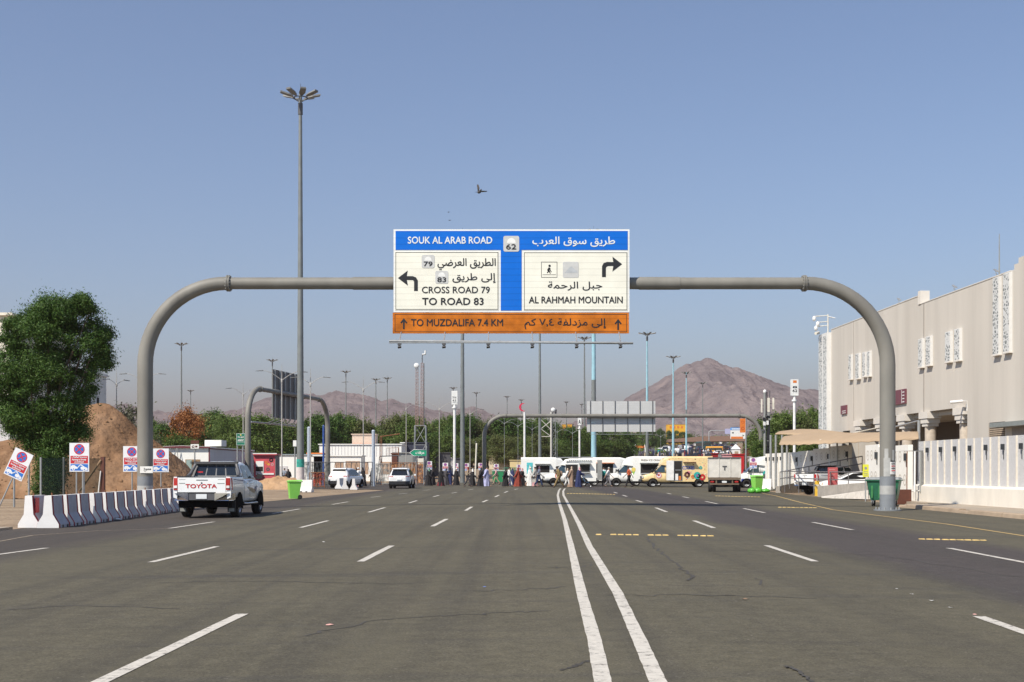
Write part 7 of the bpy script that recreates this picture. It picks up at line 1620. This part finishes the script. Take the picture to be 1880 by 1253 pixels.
block('narrow white container end beside the dark navy container', 736, 741.8, 814, 885, 174, 4, PREF, name='container', cat='container')
block('grey low cabin half hidden by the rusty fence', 722, 758, 832.5, 885, 158, 4, GREY)
block('brown narrow shed beside the grey low cabin', 719, 729, 834, 880, 152, 2, BROWN, name='shed')
block('dark charcoal sheet metal hoarding right of the lattice mast', 785.5, 827, 832.5, 884, 190, .3, mat('hoarding_dark', (.07, .07, .08), .7, var=.3, scale=2, stretch=(4, 4, .3), grime=.3), name='hoarding', cat='hoarding')
block('second dark hoarding panel behind the numbered pylon', 834, 848.5, 842.5, 878, 195, .3, MATS['hoarding_dark'], name='hoarding', cat='hoarding')
block('pale grey hoarding sheet between the dark hoardings', 827.5, 834, 842, 880, 192, .3, PREG, name='hoarding', cat='hoarding')
t, hw, zt_ = block('cream low building behind the green skips', 898, 962, 838, 885, 225, 8, mat('cream_wall', (.68, .58, .42), .8, var=.06, scale=2))
block('pale yellow kiosk with red posters behind the skips', 936, 964, 846, 880, 220, 4, mat('kiosk_yellow', (.70, .55, .28), .7), name='kiosk', cat='kiosk')
def steelfence(label, x0, x1, yt, y, m, n, mesh=None, alpha=.5, cat='fence'):
    t = E('fence', label, cat, (X(x0, y), y, tz(y))); w_ = (x1 - x0) / sc(y); zt_ = Zh(yt, y) - tz(y); mb = MB()
    mb.tube([(0, 0, zt_), (w_, 0, zt_)], .035, m, 6); mb.tube([(0, 0, .15), (w_, 0, .15)], .03, m, 6); mb.build('rail', t)
    for k in range(n + 1): mb = MB(); mb.tube([(w_ * k / n, 0, 0), (w_ * k / n, 0, zt_)], .035, m, 6); mb.build('post', t)
    for k in range(n): mb = MB(); mb.tube([(w_ * k / n, .02, .15), (w_ * (k + .5) / n, .02, zt_)], .018, m, 5); mb.tube([(w_ * (k + .5) / n, .02, zt_), (w_ * (k + 1) / n, .02, .15)], .018, m, 5); mb.build('brace', t)
    if mesh:
        mb = MB(); k = max(8, int(w_ * 3)); vs = [(w_ * i / k, .06 + .08 * math.sin(i * 1.9), z) for z in (.1, zt_ * .5, zt_ * .97) for i in range(k + 1)]
        mb.add(vs, [(j * (k + 1) + i, j * (k + 1) + i + 1, (j + 1) * (k + 1) + i + 1, (j + 1) * (k + 1) + i) for j in range(2) for i in range(k)], mesh); mb.build('netting', t)
def netmat(name, c, a):
    m = mat(name, c, .9, var=.4, scale=4, stretch=(3, 3, .5)); N = m.node_tree.nodes; L = m.node_tree.links; tc = N.new('ShaderNodeTexCoord'); q = N.new('ShaderNodeTexNoise'); q.inputs['Scale'].default_value = 3; q.inputs['Detail'].default_value = 8
    L.new(tc.outputs['Object'], q.inputs['Vector']); mr = N.new('ShaderNodeMapRange'); L.new(q.outputs[0], mr.inputs[0]); mr.inputs[1].default_value = .35; mr.inputs[2].default_value = .62; mr.inputs[3].default_value = a; mr.inputs[4].default_value = 0.05
    L.new(mr.outputs[0], N['Principled BSDF'].inputs['Alpha']); return m
steelfence('dark mesh fence with torn netting behind the tall light mast', 558, 606, 849, 112, DGREY, 3, netmat('torn_netting', (.05, .07, .07), .8))
steelfence('open steel fence behind the parked suv', 606, 684, 849, 116, DGREY, 4)
steelfence('low red plastic net fence in front of the torn mesh fence', 568, 596, 868, 106, RUST, 2, netmat('red_netting', (.45, .06, .03), .9))
steelfence('rusty orange net fence behind the white suv', 716, 778, 850, 135, RUST, 5, netmat('orange_netting', (.50, .24, .10), 1.0))
steelfence('grey green panel fence left of the white suv', 690, 716, 852, 128, GREY, 2, netmat('grey_netting', (.28, .30, .28), .9))
steelfence('green panel fence behind the green skips', 925, 962, 859, 215, GREEN, 3, netmat('green_panel', (.06, .15, .11), 1.0))
# stair frame, poles
y = 130.0; u_ = 1 / sc(y); t = E('stair_frame', 'rusty steel stair frame with a ladder left of the white suv', 'stair', (X(706, y), y, 0)); mb = MB()
for dx in (-8, -5, 26): mb.tube([(dx * u_, 0, 0 if dx < 20 else Zh(838, y)), (dx * u_, 0, Zh(802 if dx < 20 else 822, y))], .04, RUST, 6)
mb.tube([(-8 * u_, 0, Zh(802, y)), (8 * u_, 0, Zh(800, y)), (28 * u_, 0, Zh(797, y))], .05, RUST, 6); mb.tube([(-8 * u_, 0, Zh(838, y)), (30 * u_, 0, Zh(837, y))], .05, DGREY, 6); mb.build('frame', t)
mb = MB()
for s_ in (0, 4): mb.tube([((-15 + s_) * u_, -.2, .1), ((-9 + s_) * u_, 0, Zh(838, y))], .03, DGREY, 6)
for k in range(8): q = k / 8; mb.tube([((-15 + 6 * q) * u_, -.2, .1 + (Zh(838, y) - .1) * q), ((-11 + 6 * q) * u_, -.2, .1 + (Zh(838, y) - .1) * q)], .022, DGREY, 5)
mb.build('ladder', t); mb = MB()
for k in range(9): mb.tube([((4 + k * 2.6) * u_, 0, Zh(838, y)), ((4 + k * 2.6) * u_, 0, Zh(823, y))], .018, RUST, 5)
mb.tube([(4 * u_, 0, Zh(823, y)), (26 * u_, 0, Zh(822, y))], .025, RUST, 5); mb.build('guard_rail', t)
for px, yt, y, r_, m, lb in ((594, 783, 118, .10, mat('pole_blue', (.03, .08, .30), .5), 'slim dark blue pole left of the end-on gantry leg'), (567.5, 786, 125, .20, mat('pole_grey_blue', (.40, .45, .52), .5), 'thick pale grey blue post behind the winged lamp'), (685.5, 792, 118, .16, MATS['pole_grey_blue'], 'pale grey blue post at the end of the steel fence'), (541.5, 811, 120, .07, GREY, 'short grey post with a white box left of the tall light mast'), (1687.5, 700, 0, 0, None, '')):
    if not m: continue
    t = E('pole', lb, 'pole', (X(px, y), y, 0)); mb = MB(); mb.tube([(0, 0, 0), (0, 0, Zh(yt, y))], r_, m, 12); mb.build('shaft', t); mb = MB(); mb.tube([(0, 0, Zh(yt, y)), (0, 0, Zh(yt, y) + .12)], [r_ * 1.1, r_ * .6], m, 12); mb.build('cap', t)
    if px == 541.5: mb = MB(); mb.box(-.16, -.14, Zh(820, y), .16, .14, Zh(809, y), PREF); mb.build('box', t)
y = 135; t = E('pole', 'slanting pale cream pole among the walkers', 'pole', (X(872, y), y, 0)); mb = MB(); mb.tube([(0, 0, 0), (X(875, y) - X(872, y), 0, Zh(814, y))], .09, CREAM, 8); mb.build('shaft', t); mb = MB(); mb.ell((X(875, y) - X(872, y) - .1, 0, Zh(812, y)), .08, .08, .08, DGREY, 8, 5); mb.build('cap', t)
# green skips
for px, lb in ((911, 'left of the two green skips behind the crossing walkers'), (921, 'right of the two green skips, seen flat on')):
    gx, gy, _ = gp(px, 888.5); t = E('skip', lb, 'skip', (gx, gy, 0), R(10 if px < 915 else -4), 'green skips'); k = .62
    mb = MB(); mb.loft([[(-.5 * k, -.4, .2), (.5 * k, -.4, .2), (.5 * k, .4, .2), (-.5 * k, .4, .2)], [(-.62 * k, -.5, 1.4), (.62 * k, -.5, 1.4), (.62 * k, .5, 1.4), (-.62 * k, .5, 1.4)]], mat('skip_green', (.02, .25, .09), .5, grime=.2), smooth=False); mb.build('body', t)
    mb = MB(); mb.box(-.66 * k, -.55, 1.402, .66 * k, .55, 1.5, mat('skip_lid', (.40, .55, .45), .5)); mb.build('lid', t)
    mb = MB(); mb.cyl((-.3 * k, -.3, .1), (-.2 * k, -.3, .1), .1, RUBBER, n=10); mb.cyl((.2 * k, -.3, .1), (.3 * k, -.3, .1), .1, RUBBER, n=10); mb.build('wheel', t)
# ---- street name boards
y = 62.0; u_ = 1 / sc(y); t = E('street_sign', 'green street name board on two grey posts beside the cabin', 'road sign', (X(442, y), y, 0)); mb = MB()
mb.prism(rounded((-8.2 * u_, Zh(818, y), 8.2 * u_, Zh(796, y)), .03), 0, .03, mat('street_green', (.01, .16, .10), .5)); b = mb.build('board', t); mb = MB(); frame(mb, (-7.8 * u_, Zh(817.6, y), 7.8 * u_, Zh(796.4, y)), .012, -.004, SW); mb.rect(-7 * u_, Zh(812.2, y), 7 * u_, Zh(811.8, y), -.004, SW); mb.build('border', b)
for s_, a, c in (('طريق عرفة', 804.5, 801), ('ARAFAT', 810.5, 807)): text(b, s_, (-5.5 * u_, Zh(a, y), 5.5 * u_, Zh(c, y)), -.005, SW, .03)
mb = MB(); mb.disc((.0, Zh(799, y)), 1.3 * u_, CONE, -.005, 12); mb.build('emblem', b)
for dx in (-6.8, 3): mb = MB(); mb.tube([(dx * u_, .07, 0), (dx * u_, .07, Zh(798, y))], .035, STEEL, 8); mb.build('post', t)
y = 64.0; u_ = 1 / sc(y); t = E('street_sign', 'small brown and white street board in front of the cabin wall', 'road sign', (X(357.5, y), y, 0))
mb = MB(); mb.box(-7.5 * u_, 0, Zh(815, y), 7.5 * u_, .03, Zh(809, y), BROWN); mb.build('board', t); mb = MB(); mb.box(-7.5 * u_, 0, Zh(824, y), 7.5 * u_, .03, Zh(816, y), PREF); b = mb.build('board', t); text(b, '62', (-5.5 * u_, Zh(822.5, y), -.5 * u_, Zh(818, y)), -.004, BROWN, .03); mb = MB(); mb.rect(.8 * u_, Zh(822, y), 5 * u_, Zh(818.5, y), -.004, BROWN); mb.build('emblem', b)
mb = MB(); mb.tube([(-.5 * u_, .06, 0), (-.5 * u_, .06, Zh(812, y))], .035, STEEL, 8); mb.build('post', t)
y = 133.0; u_ = 1 / sc(y); t = E('direction_board', 'green arrow shaped direction board pointing left on the lattice mast', 'road sign', (X(768, y), y, 0))
mb = MB(); P_ = [(-16, 832), (-8.5, 826), (15, 826.5), (15, 838), (-8.5, 837.6)]; mb.prism([(a * u_, Zh(b, y)) for a, b in P_], 0, .05, mat('arrow_green', (.01, .30, .16), .5)); b = mb.build('board', t)
mb = MB(); mb.tube([(a * u_, -.01, Zh(c, y)) for a, c in P_ + P_[:1]], .03, SW, 4); mb.build('border', b); text(b, 'عرفات', (-5 * u_, Zh(835, y), 11 * u_, Zh(829, y)), -.006, SW, .03)
for dx in (-4, 10): mb = MB(); mb.tube([(dx * u_, .1, 0), (dx * u_, .1, Zh(829, y))], .05, STEEL, 8); mb.build('post', t)
# ---- left white building behind the big tree
BW = mat('building_white', (.66, .64, .60), .8, var=.05, scale=1, grime=.12)
t = E('building', 'pale flat roofed building behind the big tree at the left edge', 'building', (X(195, 130), 112, 0)); mb = MB(); zq = Zh(693, 130)
mb.box(-40, 0, 0, 0, 18, zq, BW); mb.build('wall', t); mb = MB(); mb.box(-40.2, -.2, zq + .002, .15, 18.2, zq + .3, BW); mb.build('roof', t)
for q in (12.5, 15): mb = MB(); mb.box(.003, q, 7.8, .03, q + .7, 8.9, DARK); mb.build('window', t)
t = E('building', 'taller cream building block at the very left edge behind the tree', 'building', (X(18, 96), 96, 0)); mb = MB(); mb.box(-30, 0, 0, 0, 12, Zh(580, 96), mat('block_cream', (.72, .67, .56), .8, var=.04, scale=1)); mb.build('wall', t); mb = MB(); mb.box(-30, -.3, Zh(580, 96) + .002, .3, 12.2, Zh(575, 96), CREAM); mb.build('parapet', t)
for k in range(3): mb = MB(); mb.box(-6 - k * 4, -.03, 6 + 0 * k, -4.6 - k * 4, -.003, 8, DARK); mb.build('window', t)
mb = MB(); mb.box(-30, -.05, 2.2, 0.0, -.003, 6.0, PREG); mb.build('cladding', t)
# ---- far market: roofs, signs, tents, tape
t = E('market_roof', 'long brown roof crossing the far hill road', 'roof', (X(1300, 560), 560, tz(560))); u_ = 1 / sc(560); g = tz(560); mb = MB()
mb.loft([[(X(px, 560) - X(1300, 560), q, Zh(py, 560) - g), (X(px, 560) - X(1300, 560), q, Zh(py - dh, 560) - g)] for px, py, dh, q in ()] or [[(-72 * u_, q, Zh(812, 560) - g), (70 * u_, q, Zh(810, 560) - g), (70 * u_, q, Zh(800.5, 560) - g), (-10 * u_, q, Zh(801.5, 560) - g), (-72 * u_, q, Zh(807, 560) - g)] for q in (0, 14)], mat('market_brown', (.26, .155, .11), .8, grime=.2), smooth=False); mb.build('roof', t)
for px in (1231, 1236, 1366): mb = MB(); mb.box(X(px, 560) - X(1300, 560) - .25, 1, 0, X(px, 560) - X(1300, 560) + .25, 1.5, Zh(810, 560) - g, BROWN); mb.build('post', t)
y = 520.0; u_ = 1 / sc(y); t = E('direction_sign', 'far blue, white and orange road sign beyond the brown roof', 'road sign', (X(1352, y), y, tz(y))); z_ = lambda py: Zh(py, y) - tz(y)
mb = MB(); mb.box(-11 * u_, 0, z_(806), 17 * u_, .3, z_(786), SW); mb.build('panel', t); mb = MB(); mb.box(-11 * u_, -.06, z_(790), 17 * u_, -.01, z_(785.5), mat('far_blue', (.03, .30, .75), .5)); mb.build('blue_field', t); mb = MB(); mb.box(-10 * u_, -.06, z_(806), 12 * u_, -.01, z_(802), ORANGE); mb.build('orange_field', t); mb = MB(); mb.box(-8 * u_, -.07, z_(796), -5 * u_, -.015, z_(794), INK); mb.box(-9 * u_, -.10, z_(789), 10 * u_, -.065, z_(787), SLT); mb.build('lettering', t)
mb = MB(); mb.tube([(-50 * u_, .4, 0), (-50 * u_, .4, z_(793)), (-46 * u_, .4, z_(791)), (40 * u_, .4, z_(791))], .2, STEEL, 8); mb.build('gantry_pipe', t); mb = MB(); mb.box(-21 * u_, 0, z_(797), -11.2 * u_, .2, z_(787.5), LV); mb.build('side_panel', t)
y = 115.0; u_ = 1 / sc(y); t = E('banner', 'orange banner hanging beside the cell antenna pole', 'banner', (X(1386, y), y + 6, 0)); mb = MB(); mb.box(-5.5 * u_, 0, Zh(791, y), 5.5 * u_, .05, Zh(764, y), ORANGE); b = mb.build('cloth', t); mb = MB(); mb.disc((0, Zh(771, y)), 3 * u_, mat('banner_dark', (.5, .09, .02), .6), -.005, 16, 2 * u_); mb.disc((0, Zh(783, y)), 3.4 * u_, MATS['banner_dark'], -.005, 16, 2 * u_); mb.build('print', b); mb = MB(); mb.tube([(6 * u_, .05, 0), (6 * u_, .05, Zh(763, y))], .07, STEEL, 8); mb.build('post', t)
for x0, x1, yt, yb, y, lb in ((1226, 1259, 780, 792, 690, 'bigger bright yellow building rising over the far trees'), (1033, 1050, 780, 786, 560, 'small orange yellow roofed building over the trees left of the pale sign back')):
    t, hw, zt_ = block(lb, x0, x1, yt, yb, y, 8, mat('building_yellow', (.80, .42, .02), .7)); mb = MB()
    for k in range(4): mb.box(-hw * .8 + k * hw * .42, -.06, zt_ - 2, -hw * .8 + k * hw * .42 + hw * .22, -.003, zt_ - .8, ORANGE)
    mb.build('window', t)
gx, gy, gz = hill(1352, 838); t = E('tent', 'small white peaked booth on the hill behind the lorry', 'tent', (gx, gy, gz)); s_ = 1 / sc(gy); mb = MB(); mb.box(-7 * s_, 0, 0, 7 * s_, 2.5, 13 * s_, WHITE); mb.build('wall', t); mb = MB(); mb.loft([[(-8 * s_, -.2, 13.1 * s_), (8 * s_, -.2, 13.1 * s_), (8 * s_, 2.7, 13.1 * s_), (-8 * s_, 2.7, 13.1 * s_)], [(-.1, 1.1, 22 * s_), (.1, 1.1, 22 * s_), (.1, 1.3, 22 * s_), (-.1, 1.3, 22 * s_)]], WHITE, smooth=False); mb.build('roof', t); mb = MB(); mb.box(-3.5 * s_, -.03, 2 * s_, 3.5 * s_, -.003, 9 * s_, KH); mb.build('window', t)
for px, py, w_, h_, y, m, lb in ((1357, 842, 18, 14, 150, RED, 'bright red crate stack behind the lorry'), (1340, 840, 24, 9, 155, mat('stall_pink', (.70, .35, .35), .6), 'pink counter behind the lorry'), (1314, 838, 9, 9, 150, CRED, 'dark red crate stack left behind the lorry'), (1374, 831, 11, 12, 175, BROWN, 'dark brown cabinet right of the white peaked booth'), (1328, 836.5, 12, 7, 160, GREY, 'grey cabinet behind the lorry roof'), (1381, 845, 8, 10, 150, PREG, 'pale cabinet above the blue van')):
    t = E('market_stall', lb, 'stall', (X(px, y), y, tz(y))); hw = w_ / 2 / sc(y); z1 = Zh(py - h_ / 2, y) - tz(y); mb = MB(); mb.box(-hw, 0, 0, hw, 1.5, z1, m); mb.build('body', t); mb = MB(); mb.box(-hw - .08, -.1, z1 + .002, hw + .08, 1.6, z1 + .1, m); mb.build('top', t)
gx, gy, gz = hill(1212, 836); t = E('portable_toilet', 'teal and white portable toilet on the far hill', 'toilet', (gx, gy, gz)); s_ = 1 / sc(gy); mb = MB(); mb.box(-4 * s_, 0, 0, 4 * s_, 1.3, 11 * s_, TEAL); mb.build('body', t); mb = MB(); mb.prism([(-4.4 * s_, 11.02 * s_), (4.4 * s_, 11.02 * s_), (3 * s_, 13.5 * s_), (-3 * s_, 13.5 * s_)], -.1, 1.4, WHITE); mb.build('roof', t)
gx, gy, gz = hill(1175, 841); t = E('entry_arch', 'white entry arch with a red bar above the vans', 'arch', (gx, gy, gz)); s_ = 1 / sc(gy)
for k in (-1, 1): mb = MB(); mb.tube([(k * 11 * s_, 0, 0), (k * 10 * s_, 0, 14 * s_), (k * 8.5 * s_, 0, 25 * s_)], [2.2 * s_, 1.6 * s_, .7 * s_], WHITE, 8); mb.build('leg', t)
mb = MB(); mb.box(-8.5 * s_, -.1, 18 * s_, 8.5 * s_, .1, 22 * s_, ORANGE); mb.build('bar', t)
a = Vector(hill(1172, 842)); b = Vector(hill(1214, 833)); t = E('barrier_tape', 'pink and white striped crowd barrier climbing the far hill', 'barrier', tuple(a)); d = b - a; mb = MB(); n = 30
for k in range(n): p = d * (k / n); q = d * ((k + 1) / n); mb.quad((p.x, p.y, p.z + .5), (q.x, q.y, q.z + .5), (q.x, q.y, q.z + 1.9), (p.x, p.y, p.z + 1.9), WHITE if k % 2 else mat('tape_pink', (.45, .16, .22), .6))
mb.build('panel', t); mb = MB()
for k in range(0, n + 1, 5): p = d * (k / n); mb.tube([(p.x, p.y + .05, p.z), (p.x, p.y + .05, p.z + 1.9)], .06, STEEL, 5)
mb.build('post', t)
# ---- birds
def bird(label, px, py, y, k, rz, wings):
    t = E('pigeon', label, 'bird', (X(px, y), y, Zh(py, y)), rz); t.scale = (k,) * 3; FE = mat('pigeon_grey', (.07, .065, .065), .8, var=.3, scale=12); FW = mat('pigeon_wing', (.10, .09, .085), .8, var=.3, scale=12)
    mb = MB(); mb.tube([(0, -.17, .04), (0, -.12, .02), (0, -.05, 0), (0, .04, 0), (0, .11, .02), (0, .145, .045), (0, .17, .055), (0, .19, .05)], [.006, .03, .05, .052, .035, .024, .022, .004], FE, 10)
    mb.add([(-.02, -.14, .035), (.02, -.14, .035), (.06, -.30, .05), (-.06, -.30, .05)], [(0, 1, 2, 3)], FE); mb.build('body', t)
    for s_, (mx, mz), (tx, tz_) in wings:
        mb = MB(); mb.loft([[(.03 * s_, .06, .03), (.03 * s_, -.08, .03), (.03 * s_, -.08, .04), (.03 * s_, .06, .045)], [(mx, .09, mz), (mx, -.10, mz), (mx, -.10, mz + .008), (mx, .09, mz + .014)], [(tx * .8 + mx * .2, .05, tz_ * .8 + mz * .2), (tx * .8 + mx * .2, -.09, tz_ * .8 + mz * .2), (tx * .8 + mx * .2, -.09, tz_ * .8 + mz * .2 + .006), (tx * .8 + mx * .2, .05, tz_ * .8 + mz * .2 + .01)], [(tx, -.02, tz_), (tx, -.08, tz_), (tx, -.08, tz_ + .004), (tx, -.02, tz_ + .005)]], FW, smooth=False); mb.build('wing', t)
bird('dark pigeon flying above the big direction sign, one wing raised', 880, 353, 47, 1.05, R(205), ((-1, (-.16, .03), (-.31, .05)), (1, (.03, .12), (.06, .27))))
bird('tiny far bird left above the big sign, higher one', 823.5, 390, 170, .8, R(80), ((1, (.14, .05), (.28, .02)), (-1, (-.14, .05), (-.28, .02))))
bird('tiny far bird left above the big sign, lower one', 825.5, 405, 150, .8, R(100), ((1, (.14, .03), (.28, .0)), (-1, (-.14, .03), (-.28, .0))))
# ---- litter and stones on the road
rr = random.Random(14); LIT = [PAPER, PAPER, mat('litter_pink', (.55, .30, .26), .7), mat('litter_brown', (.25, .16, .1), .8), mat('litter_blue', (.12, .2, .5), .6)]
for px, py, r_, m, lb in ((217, 956, .16, 0, 'crumpled white paper at the foot of the striped barriers'), (606, 1149, .035, 2, 'small pink scrap on the left lane'), (890, 1079, .03, 4, 'small blue bottle cap in the middle lane'), (1790, 1130, .03, 2, 'pinkish pebble near the right lane dash'), (1368, 1102, .04, 3, 'curled brown leaf on the right lane'), (594, 996, .03, 0, 'tiny white scrap beside the middle dash'), (1646, 1082, .022, 0, 'flat white scrap, nearest of the chips along the lane seam'), (1673, 1092, .022, 0, 'flat white scrap, second of the chips along the lane seam'), (1710, 1104, .028, 0, 'flat white scrap, third of the chips along the lane seam'), (1745, 1117, .028, 0, 'flat white scrap, fourth of the chips along the lane seam')):
    gx, gy, gz = gp(px, py); mb = MB(); mb.add([(r_ * math.cos(a) * rr.uniform(.7, 1.3), r_ * .6 * math.sin(a) * rr.uniform(.7, 1.3), .003 + rr.uniform(0, r_ * .3)) for a in [2 * math.pi * k / 7 for k in range(7)]] + [(0, 0, r_ * .5 if 'chips' not in lb else .008)], [(k, (k + 1) % 7, 7) for k in range(7)], LIT[m]); o = mb.build('litter'); o.location = (gx, gy, gz + .002); tag(o, lb, 'litter')
# ================================================================ HAZE
mb = MB(); hm = bpy.data.materials.new('haze_air'); hm.use_nodes = True
t = hm.node_tree; t.nodes.remove(t.nodes['Principled BSDF'])
pvn = t.nodes.new('ShaderNodeVolumePrincipled'); pvn.inputs['Color'].default_value = (.57, .43, .41, 1); pvn.inputs['Density'].default_value = .00022
pvn.inputs['Anisotropy'].default_value = .1
t.links.new(pvn.outputs[0], t.nodes['Material Output'].inputs['Volume'])
mb.box(-9500, -200, -1.5, 9500, 9000, 405, hm)
hz = mb.build('haze'); hz['kind'] = 'stuff'; hz['label'] = 'pale dusty haze in the air'
